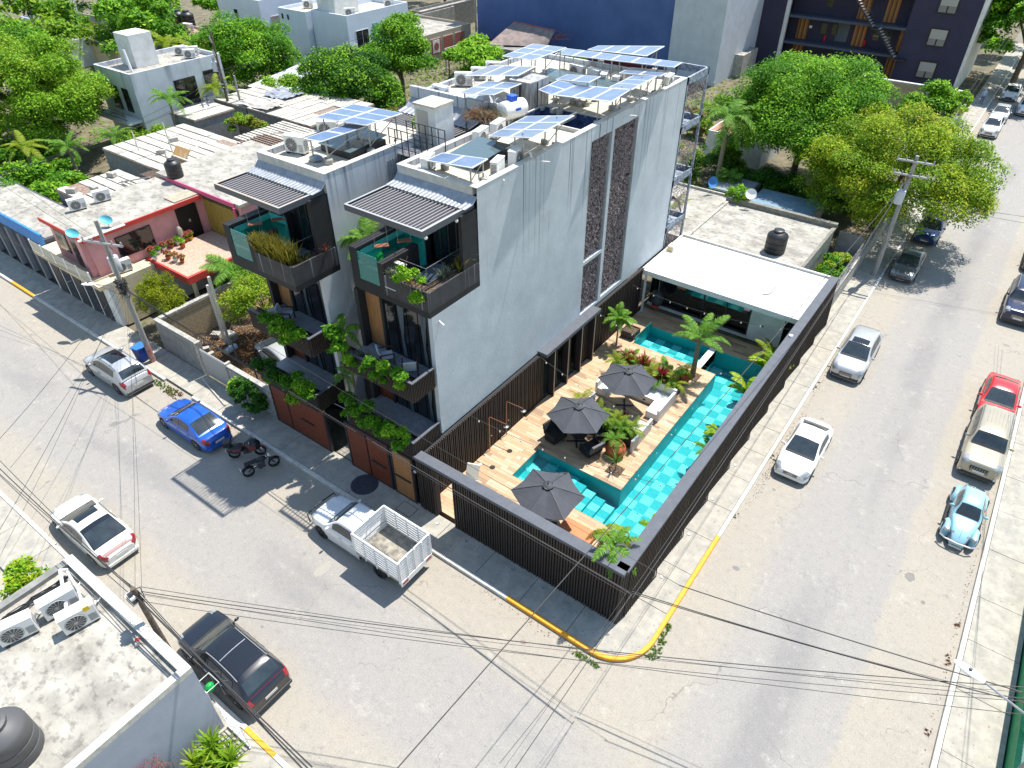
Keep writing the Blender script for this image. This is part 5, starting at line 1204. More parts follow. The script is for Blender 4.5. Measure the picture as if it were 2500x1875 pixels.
# balcony greenery
def balcony_bush(x0, x1, y, z, label, lm='green', lm2='lime', d=.5, h=.95, n=3900, size=.17):
    t = thing('balcony_bush', label, 'shrub', ((x0+x1)/2, y, z), group='shrubs spilling over the balconies')
    k = max(4, int((x1-x0)/.17)); r = random.Random(int(x0*10+z)); cl = []
    for i in range(k): q = r.uniform(.16, .40); cl.append(((x0+(x1-x0)*(i+.5)/k, y+r.uniform(-.42, .15)*d*2, z+h*r.uniform(-.25, .85)), (q, q, q*.8)))
    leaves(cl, int(n*1.1), size, 'foliage', lm, t, shell=.3, asp=.42); leaves([(c, (r_[0]*1.05, r_[1]*1.15, r_[2]*1.2)) for c, r_ in cl[k//2::2]], int(n*.35), size, 'sunlit_tint_foliage', lm2, t, shell=.7, asp=.45)  # second leaf colour paints the sunlit part of the shrub
    m = MB(); [m.cyl((c[0][0], y, z-.1), c[0], .015, n=4) for c in cl]; m.build('stems', bark, t); return t
balcony_bush(-13.1, -10.9, .28, 7.05, 'lime-tipped shrub on the upper slatted balcony below the right-hand terrace')
balcony_bush(-15.3, -13.9, .35, 7.2, 'shrub with palm-like tips at the left end of the upper right-hand balcony', d=.5, h=1.1, n=2200)
balcony_bush(-12.9, -10.8, .1, 3.95, 'shrub hanging over the wooden door at the right end of the first floor', n=2200, h=.7)
balcony_bush(-14.9, -13.0, .1, 3.95, 'dark shrub over the entrance side of the right-hand first floor', lm2='green', n=1800)
balcony_bush(-19.2, -16.8, -.1, 7.05, 'lime-tipped shrub on the upper balcony of the left-hand tower', n=2200)
balcony_bush(-18.7, -16.7, -.25, 3.95, 'sunlit shrub at the right end above the wide garage gate', n=2000)
balcony_bush(-20.8, -18.7, -.25, 3.95, 'dark shrub above the left leaf of the wide garage gate', lm2='green', lm='dark', n=2000, h=.8)
balcony_bush(-12.0, -10.75, 1.72, 10.85, 'round lime-green bush spilling over the corner of the right-hand terrace planter', lm='lime', lm2='lime', d=.5, h=1.1, n=3600, size=.11)
def strap_row(x0, x1, y0, y1, z, n, L, lm, label, w_=.03, sp=.8, blades=9):
    t = thing('strap_plants', label, 'plants', ((x0+x1)/2, (y0+y1)/2, z), group='strap-leaved plants in the planters')
    for k in range(n): tuft(t, random.uniform(x0, x1), random.uniform(y0, y1), z, blades, L*random.uniform(.75, 1.15), w_, sp, lm)
    return t
strap_row(-19.0, -16.7, -.02, .5, 10.85, 170, 1.0, 'gold', 'dense golden striped snake plants filling the terrace planter of the left-hand tower', .05, .5)
strap_row(-17.0, -16.6, .5, 2.2, 10.75, 12, .35, 'gold', 'low golden ground plants along the right side of the left-hand terrace planter')
strap_row(-16.75, -16.5, 1.6, 2.3, 10.85, 8, .5, 'pinkf', 'purple trailing plant at the back corner of the left-hand terrace planter')
strap_row(-12.9, -12.5, 1.85, 2.2, 10.85, 5, .6, 'silver', 'grey-green spiky plants at the left end of the right-hand terrace planter', .035)
strap_row(-12.3, -11.7, 1.85, 2.2, 10.85, 6, .4, 'gold', 'thin yellowish plants in the middle of the right-hand terrace planter', .03)
strap_row(-11.1, -10.7, 2.9, 3.6, 10.85, 6, .6, 'silver', 'silvery spiky plants along the right side of the right-hand terrace planter', .04)
strap_row(-11.1, -10.7, 3.8, 4.3, 10.85, 7, .75, 'gold', 'tall yellow strap plants near the back of the right-hand terrace planter', .04, .6)
strap_row(-11.1, -10.7, 4.4, 4.8, 10.85, 5, .85, 'silver', 'largest pale agave-like plants touching the streaked wall', .05, 1.0)
strap_row(-13.9, -13.3, .45, .75, 7.1, 7, .55, 'silver', 'pale strap plants on the upper right-hand balcony beside the chair', .03)
strap_row(-13.1, -12.5, .2, .5, 4.0, 7, .55, 'silver', 'pale strap plants above the boarded double gate', .03)
strap_row(-19.6, -19.0, 0, .3, 7.1, 7, .6, 'silver', 'pale strap plants on the upper left-hand balcony', .03)
strap_row(-18.9, -18.4, -.15, .2, 4.0, 7, .55, 'silver', 'pale strap plants above the wide garage gate', .03)
palm('gap_palm', 'bushy yellow-green palm squeezed between the two towers beside the right-hand terrace', -15.8, 3.6, 8.6, 2.2, 12, 1.9, 'palm', .09, .8, elev=(-.1, .9))
palm('gap_palm', 'dark palm crown low in the gap between the two towers', -15.7, 1.4, 3.9, 3.3, 10, 1.3, 'palm', .06, .9); palm('gap_palm', 'spiky small palm at first floor height in the gap between the towers', -15.9, 1.2, 3.2, 1.5, 12, .9, 'palm', .05, .9, wl=.5)
def chair(x, y, z, rz, label):
    t = thing('armchair', label, 'armchair', (x, y, z), rz=rz, group='wooden armchairs with pale cushions on the balconies'); fr = mat('dark_wood_frame', (.05, .028, .02), .5)
    cu = mat('pale_blue_cushion', (.42, .46, .50), .85)
    MB().box(-.27, .27, -.27, .27, .34, .42).build('seat', cu, t, world=False); m = MB(); m.v = [(-.27, .2, .42), (.27, .2, .42), (.27, .27, .42), (-.27, .27, .42), (-.27, .36, .85), (.27, .36, .85), (.27, .42, .84), (-.27, .42, .84)]; m.f = [(0, 3, 2, 1), (4, 5, 6, 7), (0, 1, 5, 4), (1, 2, 6, 5), (2, 3, 7, 6), (3, 0, 4, 7)]; m.m = [0]*6; m.build('backrest', cu, t, world=False)
    for s in (-1, 1):
        MB().box(s*.32-.03, s*.32+.03, -.32, .32, .58, .62).build('armrest', fr, t, world=False)
        for yy in (-.28, .28): MB().box(s*.32-.025, s*.32+.025, yy-.025, yy+.025, 0, .6).build('leg', fr, t, world=False)
    return t
chair(-13.0, 1.35, 6.76, 2.5, 'wooden armchair with pale cushion, left one on the upper right-hand balcony'); chair(-11.6, 1.35, 6.76, -2.4, 'wooden armchair, right one on the upper right-hand balcony, half behind the shrub')
chair(-19.2, .9, 6.76, 2.2, 'wooden armchair on the upper balcony of the left-hand tower')
t = thing('slatted_lounger', 'dark sunlit lounger with white slats on the right-hand terrace', 'lounger', (-12.4, 3.1, 10.12), rz=.25)
for k in range(7): MB().box(-.75+k*.25, -.62+k*.25, -.3, .3, .25+.03*k, .28+.03*k).build('slat', seatw, t, world=False)
for s in (-.33, .33): MB().box(-.8, .95, s-.03, s+.03, .12, .2).build('side_rail', fabric, t, world=False)
t = thing('terrace_steps', 'small wooden pool ladder with pale treads on the right-hand terrace', 'ladder', (-12.75, 2.5, 10.12))
for k in range(4): MB().box(-.25+k*.02, .35+k*.02, -.1-k*.22, .1-k*.22, 1.1-k*.27, 1.14-k*.27).build('tread', seatw, t, world=False)
for s in (-.28, .38): MB().cyl((s, .15, 1.5), (s+.05, -.8, .0), .03, n=5).build('rail', mat('dark_wood_frame', (.05, .028, .02), .5), t, world=False)
for zz, y in ((13.24, 2.1), (13.24, 3.9)): tag(MB().ell((-10.72, y, zz-.1), (.07, .07, .08), 10, 8).build('globe_lamp', whitemetal), 'small white globe lamp under the %s edge of the right-hand pergola' % ('front' if y < 3 else 'side'), 'lamp')
# ---------------- vehicles ----------------
def interp(pr, u):
    if u <= pr[0][0]: return pr[0][1]
    for (a, va), (b, vb) in zip(pr, pr[1:]):
        if u <= b:
            s = (u-a)/(b-a); return va+(vb-va)*s
    return pr[-1][1]
def smooth_profile(pr, n=3):
    xs = [p[0] for p in pr]
    for _ in range(n):
        q = [pr[0]]
        for a, b in zip(pr, pr[1:]): q += [(a[0]*.75+b[0]*.25, a[1]*.75+b[1]*.25), (a[0]*.25+b[0]*.75, a[1]*.25+b[1]*.75)]
        q.append(pr[-1]); pr = q
    return pr
KIND = dict(
 sedan=dict(belt=[(0, .42), (.02, .47), (.07, .52), (.16, .585), (.27, .63), (.36, .635), (.80, .665), (.90, .66), (.955, .63), (.985, .58), (1, .50)],
   roof=[(.235, .60), (.31, .73), (.39, .87), (.46, .965), (.55, 1.0), (.64, .985), (.72, .93), (.80, .81), (.885, .665)], plan=[(0, .70), (.015, .82), (.05, .92), (.12, .975), (.25, 1), (.80, 1), (.91, .95), (.965, .86), (.99, .74), (1, .60)],
   ws=(.262, .448), rw=(.70, .865), rf=(.46, .69), sw=[(.36, .52), (.53, .70)], wh=(.175, .80), tum=.38),
 suv=dict(belt=[(0, .42), (.02, .50), (.06, .555), (.15, .60), (.25, .635), (.36, .64), (.80, .665), (.93, .67), (.975, .62), (1, .48)],
   roof=[(.215, .60), (.29, .74), (.37, .89), (.43, .965), (.53, 1.0), (.68, .995), (.82, .965), (.90, .88), (.955, .70), (.965, .66)], plan=[(0, .70), (.015, .83), (.05, .93), (.12, .98), (.25, 1), (.84, 1), (.95, .97), (.985, .92), (1, .84)],
   ws=(.245, .415), rw=(.875, .95), rf=(.43, .86), sw=[(.335, .49), (.50, .66), (.67, .80)], wh=(.175, .80), tum=.40),
 jeep=dict(belt=[(0, .50), (.015, .585), (.06, .61), (.15, .625), (.28, .65), (.36, .66), (.80, .68), (.95, .69), (.985, .64), (1, .50)],
   roof=[(.27, .62), (.32, .74), (.37, .90), (.41, .97), (.52, 1.0), (.74, .995), (.90, .975), (.95, .90), (.985, .70), (.99, .68)], plan=[(0, .76), (.012, .88), (.04, .94), (.12, .975), (.25, 1), (.85, 1), (.95, .97), (.985, .93), (1, .86)],
   ws=(.295, .395), rw=(.93, .98), rf=(.41, .92), sw=[(.36, .50), (.51, .67), (.69, .86)], wh=(.175, .79), tum=.30),
 cab=dict(belt=[(0, .50), (.015, .57), (.08, .60), (.22, .62), (.38, .64), (.60, .65), (.96, .66), (1, .64)],
   roof=[(.34, .61), (.45, .78), (.54, .93), (.62, 1.0), (.80, 1.0), (.95, .99), (.985, .93), (1, .70)], plan=[(0, .70), (.02, .84), (.07, .93), (.18, .98), (.35, 1), (1, .99)],
   ws=(.365, .565), rw=(.993, .998), rf=(.62, .95), sw=[(.50, .68), (.685, .90)], wh=(.24, .9), tum=.30),
 beetle=dict(belt=[(0, .30), (.03, .38), (.08, .47), (.16, .56), (.26, .61), (.33, .62), (.62, .62), (.75, .60), (.86, .52), (.95, .42), (1, .33)],
   roof=[(.30, .60), (.335, .70), (.37, .84), (.42, .95), (.50, 1.0), (.60, .99), (.70, .93), (.79, .82), (.87, .66), (.93, .50)], plan=[(0, .34), (.03, .42), (.10, .52), (.20, .64), (.30, .76), (.40, .80), (.62, .80), (.74, .74), (.86, .62), (.95, .48), (1, .36)],
   ws=(.325, .405), rw=(.72, .80), rf=(.42, .70), sw=[(.385, .53), (.545, .66)], wh=(.19, .80), tum=.34),
)
def paint(name, c, metal=.0, rough=.28): return mat('paint_'+name, c, rough, tuple(x*.93 for x in c), 2.5, metal=metal, coat=.6)
lampglass = mat('lamp_glass', (.20, .22, .24), .08, (.34, .36, .38), 8, spec=1.0)
interior = mat('car_interior', (.10, .11, .11), .8)
def car(label, cat, pos, rz, L, W, H, kind, col, sunroof=None, rails=False, name='parked_car', rimm=rim, group='parked cars along the streets', black_roof=False, lowclad=True, mirrors=True):
    """front of the car points along local +x; pos is the ground centre"""
    K = KIND[kind]; t = thing(name, label, cat, (pos[0], pos[1], 0.0), rz, group)
    N = 44; hw = W/2; belt = smooth_profile(K['belt']); plan = smooth_profile(K['plan']); roofp = smooth_profile(K['roof'])
    zb = .21
    def B(u, s):      # body side/top: |s| 0 centre line .. .42 shoulder .. 1 sill
        a = abs(s); sg = 1 if s >= 0 else -1; w_ = hw*interp(plan, u); zt = H*interp(belt, u); x = L/2-L*u
        prof = [(0, 0, .012), (.22, .55, .010), (.36, .86, 0), (.42, .95, -.025), (.50, .985, -.085), (.62, 1.0, -.20), (.82, .995, -.40), (.92, .975, -.52), (1.0, .93, -.60)]
        for p, q in zip(prof, prof[1:]):
            if a <= q[0]+1e-9:
                f = (a-p[0])/(q[0]-p[0]); yy = p[1]+(q[1]-p[1])*f; dz = p[2]+(q[2]-p[2])*f; break
        z = zt+dz*H*.98; z = max(z, zb+.02*(1-yy)) if dz > -.55 else max(z, zb)
        if dz <= -.40: 
            lo = zb; z = max(lo, min(z, zt-.05)) if dz > -.55 else lo
        return Vector((x, sg*yy*w_, z))
    ss = [-1, -.92, -.82, -.72, -.62, -.50, -.42, -.36, -.22, 0, .22, .36, .42, .50, .62, .72, .82, .92, 1]
    us = sorted(set([i/N for i in range(N+1)]+[.006, .012]))
    m = MB(); m.grid([[B(u, s) for s in ss] for u in us])
    for u in (0, 1):
        i = len(m.v); m.v += [tuple(B(u, s)) for s in ss]; m.f.append(tuple(range(i, i+len(ss))) if u == 0 else tuple(range(i+len(ss)-1, i-1, -1))); m.m.append(0)
    body = m.build('body', col, t, world=False, smooth=50)
    u0, u1 = roofp[0][0], roofp[-1][0]
    def Gh(u, s):
        a = abs(s); sg = 1 if s >= 0 else -1; w_ = hw*interp(plan, u)*.93; zb_ = H*interp(belt, u)-.01; zr = max(zb_, H*interp(roofp, u)); h = zr-zb_
        wt = w_-K['tum']*h
        prof = [(0, 0, 1.0), (.25, .5, .985), (.42, .86, .955), (.5, .965, .90), (.56, 1.0, .82), (1, None, 0)]
        if a >= .56:
            f = (a-.56)/.44; yy = wt+(w_-wt)*f; z = zb_+h*.82*(1-f); yy += .02*math.sin(pi*f)*min(1, h/.3)
            wt2 = w_-K['tum']*h*.9; yy = (wt2*1.0)*(1-f)+w_*f+.015*math.sin(pi*f)
        else:
            for p, q in zip(prof[:-1], prof[1:-1]):
                if a <= q[0]+1e-9: f = (a-p[0])/(q[0]-p[0]); yy = (p[1]+(q[1]-p[1])*f)*(w_-K['tum']*h*.9); z = zb_+h*(p[2]+(q[2]-p[2])*f)+.025*(1-(yy/w_)**2); break
        x = L/2-L*u
        return Vector((x, sg*yy, z))
    gs = [-1, -.8, -.66, -.56, -.5, -.42, -.25, 0, .25, .42, .5, .56, .66, .8, 1]
    m = MB(); m.grid([[Gh(u0+(u1-u0)*i/30, s) for s in gs] for i in range(31)]); m.build('roof', glass_dark if black_roof else col, t, world=False, smooth=50)
    def patch(fn, ua, ub, sa, sb, off, name, mt, nu=8, ns=6, parent=None, rnd=0):
        rows = []
        for i in range(nu+1):
            row = []
            for j in range(ns+1):
                u = ua+(ub-ua)*i/nu; s = sa+(sb-sa)*j/ns
                e = 1e-3; p = fn(u, s); n = (fn(u+e, s)-fn(u-e, s)).cross(fn(u, s+e)-fn(u, s-e))
                if n.length < 1e-12: n = Vector((0, 0, 1))
                n.normalize()
                ctr = Vector((p.x, 0, H*.45))
                if n.dot(p-ctr) < 0: n = -n
                row.append(p+n*off)
            rows.append(row)
        m = MB(); m.grid(rows); return m.build(name, mt, parent or t, world=False, smooth=True)
    patch(Gh, K['ws'][0], K['ws'][1], -.44, .44, .014, 'windshield', glass_car, 12, 10)
    patch(Gh, K['ws'][0]-.014, K['ws'][0]+.008, -.42, .42, .018, 'wiper_cowl', darkmetal, 2, 6)
    patch(Gh, K['rw'][0], K['rw'][1], -.42, .42, .014, 'rear_window', glass_car, 12, 10)
    for sg in (-1, 1):
        for a, b in K['sw']:
            patch(Gh, a, b, sg*.60, sg*.95, .012, 'side_window', glass_car, 8, 6)
        for a, b in ((K['sw'][0][0]-.02, K['sw'][0][1]+.01), (K['sw'][1][0]-.005, K['sw'][1][1]+.03)):
            d = patch(B, a, b, sg*.47, sg*.86, .006, 'door', col, 8, 6); h = MB(); p = B(b-.03, sg*.52); h.box(p.x-.08, p.x+.08, p.y+sg*.012-.012, p.y+sg*.012+.012, p.z-.03, p.z); h.build('handle', chrome if kind != 'sedan' else col, d, world=False)
    if sunroof: patch(Gh, sunroof[0], sunroof[1], -.34, .34, .008, 'sunroof', glass_dark)
    if rails:
        for sg in (-1, 1):
            pts = [Gh(u, sg*.46)+Vector((0, 0, .035)) for u in np.linspace(K['rf'][0]+.02, K['rf'][1]-.02, 7)]; MB().tube(pts, .018, 5).build('roof_rail', greymetal, t, world=False)
    # lights, grille, bumpers, plate
    for sg in (-1, 1):
        patch(B, .006, .085, sg*.28, sg*.56, .010, 'headlight', lampglass, 5, 5); patch(B, .93, .996, sg*.34, sg*.56, .007, 'taillight', redlamp, 5, 5)
        if mirrors:
            p = Gh(K['ws'][0]+.075, sg*.94); m = MB(); m.ell((p.x, p.y+sg*.13, p.z+.05), (.06, .11, .075), 10, 6); m.cyl((p.x, p.y-sg*.02, p.z), (p.x, p.y+sg*.08, p.z+.03), .02, n=5); m.build('mirror', col if not black_roof else blackgloss, t, world=False, smooth=True)
    zf = H*interp(belt, 0); wf = hw*interp(plan, .004)
    g = MB().box(L/2-.0, L/2+.012, -wf*.52, wf*.52, zf-.34, zf-.04).build('grille', darkmetal, t, world=False)
    m = MB()
    for k in range(7): m.box(L/2+.012, L/2+.02, -wf*.5, wf*.5, zf-.31+k*.036, zf-.302+k*.036)
    m.build('bars', chrome, g, world=False)
    MB().box(L/2+.02, L/2+.03, -.26, .26, zf-.36, zf-.24).build('number_plate', plate, t, world=False)
    zr = H*interp(belt, 1); MB().box(-L/2-.012, -L/2-.0, -.26, .26, zr-.22, zr-.09).build('number_plate', plate, t, world=False)
    for x0, x1, u in ((L/2-.10, L/2+.035, .01), (-L/2-.035, -L/2+.10, .99)):
        wb = hw*interp(plan, .02 if u < .5 else .98); m = MB(); m.box(x0, x1, -wb*.97, wb*.97, .24, .40); m.build('bumper', col if lowclad is not True else darkmetal, t, world=False, loc=(0, 0, 0), bevel=.03)
    # wheels
    r = .33 if kind in ('sedan', 'beetle') else .365
    for u in K['wh']:
        for sg in (-1, 1):
            x = L/2-L*u; y = sg*(hw*interp(plan, u)-.11) if kind != 'beetle' else sg*(hw-.14)
            q_ = MB(); yq = sg*(hw*interp(plan, u)+.004); q_.v = [(x+(r+.05)*cos(a), yq, r+(r+.05)*sin(a)) for a in np.linspace(-.25, pi+.25, 16)]; q_.f = [tuple(range(16))]; q_.m = [0]; q_.build('wheel_arch', mat('wheel_arch', (.012, .012, .013), .8), t, world=False) if kind != 'beetle' else None
            w_ = MB(); w_.lathe([(r*.60, -.10), (r*.92, -.10), (r, -.07), (r, .07), (r*.92, .10), (r*.60, .10)], c=(x, y+sg*.025, r), n=24, axis='y'); wo = w_.build('wheel', rubber, t, world=False, smooth=40)
            d = MB(); d.lathe([(0, sg*.112), (r*.16, sg*.112), (r*.2, sg*.09)], c=(x, y+sg*.02, r), n=12, axis='y')
            for k in range(6):
                a = 2*pi*k/6; c1 = .05; d.quad(*[(x+rr*cos(a+s_), y+sg*.127, r+rr*sin(a+s_)) for rr, s_ in ((r*.12, -.35), (r*.60, -.10), (r*.60, .10), (r*.12, .35))])
            d.lathe([(r*.56, sg*.105), (r*.64, sg*.105)], c=(x, y+sg*.022, r), n=22, axis='y'); d.build('rim', rimm, wo, world=False)
            MB().lathe([(0, sg*.06), (r*.6, sg*.06)], c=(x, y+sg*.025, r), n=18, axis='y').build('brake_disc', darkmetal, wo, world=False)
    return t, B, Gh, patch
silver = paint('silver', (.48, .49, .50), .35); wht = paint('white', (.78, .78, .77)); pearl = paint('pearl', (.74, .73, .68)); bluep = paint('blue', (.010, .10, .48), .15); blk = paint('black', (.010, .012, .020)); bronze = paint('dark_bronze', (.10, .09, .07), .4)
navyp = paint('navy', (.012, .016, .05), .2); redp = paint('red', (.62, .015, .02)); champ = paint('champagne', (.42, .37, .27), .3); babyblue = paint('baby_blue', (.28, .52, .62), rough=.4); grayp = paint('grey', (.16, .17, .17), .35)
D = -pi/2                    # facing the camera on the right-hand street
car('silver crossover with a small sunroof, second in the line beside the long black wall', 'car', (2.78, 24.0), D, 4.7, 1.86, 1.66, 'suv', silver, sunroof=(.42, .52))
c, B, Gh, patch = car('white compact sedan nearest the yellow kerb, beside the long black wall', 'car', (2.88, 14.15), D, 4.42, 1.78, 1.42, 'sedan', wht, lowclad=False)
for k in range(4):
    m = MB(); m.tube([(2.21+.02+.0, -.11+.075*k+.045*cos(a), .50+.045*sin(a)) for a in [2*pi*i/12 for i in range(13)]], .008, 4); m.build('ring_emblem', chrome, c, world=False)
car('old dark green-grey sedan in the dappled shade of the yellow-green tree', 'car', (2.75, 37.7), D, 4.3, 1.70, 1.42, 'sedan', grayp)
car('dark blue hatchback half hidden under the yellow-green tree', 'car', (2.85, 44.8), D, 4.4, 1.8, 1.62, 'suv', paint('deep_blue', (.012, .04, .16), .2))
car('white car mostly hidden behind the right edge of the yellow-green tree', 'car', (4.5, 55.6), D, 4.4, 1.8, 1.5, 'suv', wht)
car('white people carrier, first of the far row by the dark apartment building', 'car', (3.1, 74.3), D, 4.4, 1.74, 1.68, 'suv', wht)
car('silver sedan parked behind the white people carrier in the far row', 'car', (3.2, 80.2), D, 4.5, 1.75, 1.45, 'sedan', silver)
car('white crossover standing out in the street at the far right edge', 'car', (5.3, 84.4), D, 4.5, 1.8, 1.65, 'suv', wht)
car('white sedan last in the far row, under the street tree', 'car', (3.1, 89.8), D, 4.6, 1.8, 1.45, 'sedan', wht)
car('dark navy off-roader on the right side of the street, cut by the photo edge', 'car', (10.05, 36.4), D, 4.8, 1.92, 1.75, 'jeep', navyp, rails=True)
car('dark car just entering the photo edge beyond the navy off-roader', 'car', (10.3, 44.6), D, 4.4, 1.8, 1.5, 'suv', paint('maroon', (.10, .015, .02), .2))
car('bright red sedan tucked in behind the champagne off-roader', 'car', (10.25, 24.3), D, 4.4, 1.74, 1.40, 'sedan', redp)
c, B, Gh, patch = car('champagne boxy off-roader with a seven-slot grille and ribbed roof', 'car', (10.25, 19.75), D, 4.72, 1.86, 1.76, 'jeep', champ, rails=True)
for k in range(7): MB().box(2.38, 2.395, -.42+k*.115, -.36+k*.115, .66, .84).build('grille_slot', blackgloss, c, world=False)
for k in range(6): MB().box(-1.5, -.35, -.42+k*.165, -.405+k*.165, 1.765, 1.79).build('roof_rib', champ, c, world=False)
for s in (-.75, .75): MB().lathe([(0, .02), (.06, .02), (.06, 0)], c=(2.40, s, .45), n=10, axis='x').build('fog_lamp', headlamp, c, world=False)
c, B, Gh, patch = car('pale blue round vintage car with chrome bumper, frontmost on the right side', 'vintage car', (10.25, 14.25), D, 4.02, 1.54, 1.48, 'beetle', babyblue, rimm=chrome, lowclad=False)
for sg in (-1, 1):
    for x, rx in ((1.25, .56), (-1.2, .62)):
        m = MB(); m.ell((x, sg*.56, .36), (rx, .22, .36), 18, 10, -.5); m.build('fender', babyblue, c, world=False, smooth=True)
    MB().ell((1.62, sg*.55, .62), (.13, .12, .12), 12, 8).build('round_headlight', headlamp, c, world=False, smooth=True)
    MB().lathe([(.11, .0), (.125, .02), (.13, 0)], c=(1.70, sg*.55, .64), n=14, axis='x').build('chrome_ring', chrome, c, world=False)
    MB().box(-.7, .8, sg*.66-.08, sg*.66+.08, .24, .28).build('running_board', rubber, c, world=False)
m = MB(); m.tube([(1.86, -.72, .42), (2.02, -.5, .43), (2.08, 0, .44), (2.02, .5, .43), (1.86, .72, .42)], .04, 6); m.build('chrome_bumper', chrome, c, world=False)
m = MB(); m.tube([B(u, 0)+Vector((0, 0, .006)) for u in np.linspace(.03, .30, 8)], .008, 4); m.build('hood_trim', chrome, c, world=False)
# left-hand street
car('silver crossover with a large glass roof parked by the blue bin and leaning pole', 'car', (-31.7, -2.95), pi, 4.7, 1.84, 1.67, 'suv', silver, sunroof=(.42, .70), rails=True)
car('bright blue sedan behind the motorcycle', 'car', (-24.0, -3.05), pi, 4.6, 1.80, 1.44, 'sedan', bluep, lowclad=False)
c, B, Gh, patch = car('pearl white sedan with small sunroof and full-width tail lamp on the opposite kerb', 'car', (-21.4, -9.95), pi, 4.85, 1.86, 1.47, 'sedan', pearl, sunroof=(.45, .55), lowclad=False)
patch(Gh, .645, .872, -.46, .46, .010, 'rear_window', glass_dark); patch(B, .955, .985, -.36, .36, .009, 'tail_bar', mat('tail_bar', (.35, .22, .20), .25), 3, 8)
c, B, Gh, patch = car('black SUV with a two-pane glass roof in front of the grey flat roof', 'car', (-10.95, -10.15), pi, 4.72, 1.90, 1.68, 'suv', blk, sunroof=None, rails=True, lowclad=True)
patch(Gh, .41, .60, -.40, .40, .009, 'glass_roof_pane', glass_dark); patch(Gh, .607, .82, -.40, .40, .009, 'glass_roof_pane', glass_dark); patch(Gh, .600, .607, -.40, .40, .012, 'glass_joint', steel, 1, 4)
for sg in (-1, 1): patch(B, .25, .97, sg*.56, sg*.98, .004, 'lower_side', bronze, 12, 4)
patch(B, .945, .965, -.55, .55, .010, 'lamp_strip', redlamp, 2, 12)
car('dusty silver SUV standing among dead leaves in the vacant lot', 'car', (-24.9, 3.55), pi*.94, 4.3, 1.75, 1.5, 'suv', paint('dusty_silver', (.40, .41, .41), .1, .5))
# pickup with stake bed
def pickup(x, y, rz):
    t, B, Gh, patch = car('white pickup with a tall slatted stake bed parked at the corner of the black wall', 'pickup truck', (x, y), rz, 3.15, 1.86, 1.74, 'cab', wht, name='pickup_truck', rimm=rimdark, lowclad=True)
    for o in list(t.children):
        if o.name.split('.')[0] in ('rear_window', 'taillight'): bpy.data.objects.remove(o)
    for o in list(t.children):
        if False: bpy.data.objects.remove(o)
    rear = [o for o in t.children if o.name.split('.')[0] in ('wheel', 'wheel_arch') and sum(v.co.x for v in o.data.vertices)/len(o.data.vertices) < 0]
    for o in rear:
        if o.name.startswith('wheel_arch'): bpy.data.objects.remove(o)
        else: o.location.x -= 1.55
    x0, x1, wy, z0, z1 = -4.15, -1.52, .95, .82, 2.02
    MB().box(x0, x1, -wy, wy, .70, z0).build('bed_floor', mat('worn_bed', (.34, .31, .25), .9, (.16, .15, .13), 3, 8, .4, .6), t, world=False)
    for k in range(7):
        z = z0+.04+k*.165; d = .025
        for s in (-1, 1): MB().box(x0, x1, s*wy-d, s*wy+d, z, z+.10).build('slat', wht, t, world=False)
        MB().box(x1-d, x1+d, -wy+d, wy-d, z, z+.10).build('slat', wht, t, world=False)
        for s in (-1, 1): MB().box(x0-d, x0+d, min(s*.04, s*(wy-d)), max(s*.04, s*(wy-d)), z, z+.10).build('gate_slat', wht, t, world=False)
    for xx in np.linspace(x0, x1, 5):
        for s in (-1, 1): MB().box(xx-.035, xx+.035, s*(wy+.028)-.02, s*(wy+.028)+.02, z0-.1, z1+.02).build('stake', wht, t, world=False)
    for yy in (-.9, -.45, -.03, .03, .45, .9): MB().box(x0-.05, x0-.028, yy-.03, yy+.03, z0-.05, z1+.02).build('stake', wht, t, world=False)
    m = MB(); m.box(x0-.03, x1, -wy-.03, -wy+.03, z1, z1+.05); m.box(x0-.03, x1, wy-.03, wy+.03, z1, z1+.05); m.box(x1-.03, x1+.03, -wy+.03, wy-.03, z1, z1+.05); m.box(x0-.03, x0+.03, -wy+.03, wy-.03, z1, z1+.05); m.build('top_rail', wht, t, world=False)
    m = MB(); m.box(x0-.06, x0-.0, -wy, wy, .50, .80); m.build('rear_beam', wht, t, world=False)
    for s in (-1, 1): MB().box(x0-.075, x0-.06, s*.72-.16, s*.72+.16, .60, .72).build('taillight', redlamp, t, world=False)
    m = MB(); m.box(-4.0, 1.0, -.45, -.35, .35, .60); m.box(-4.0, 1.0, .35, .45, .35, .60); m.build('chassis', darkmetal, t, world=False)
    m = MB(); m.tube([(1.62, -.85, .5), (1.78, -.8, .85), (1.82, 0, .9), (1.78, .8, .85), (1.62, .85, .5)], .035, 6); m.build('bull_bar', darkmetal, t, world=False)
pickup(-12.15, -3.05, pi)

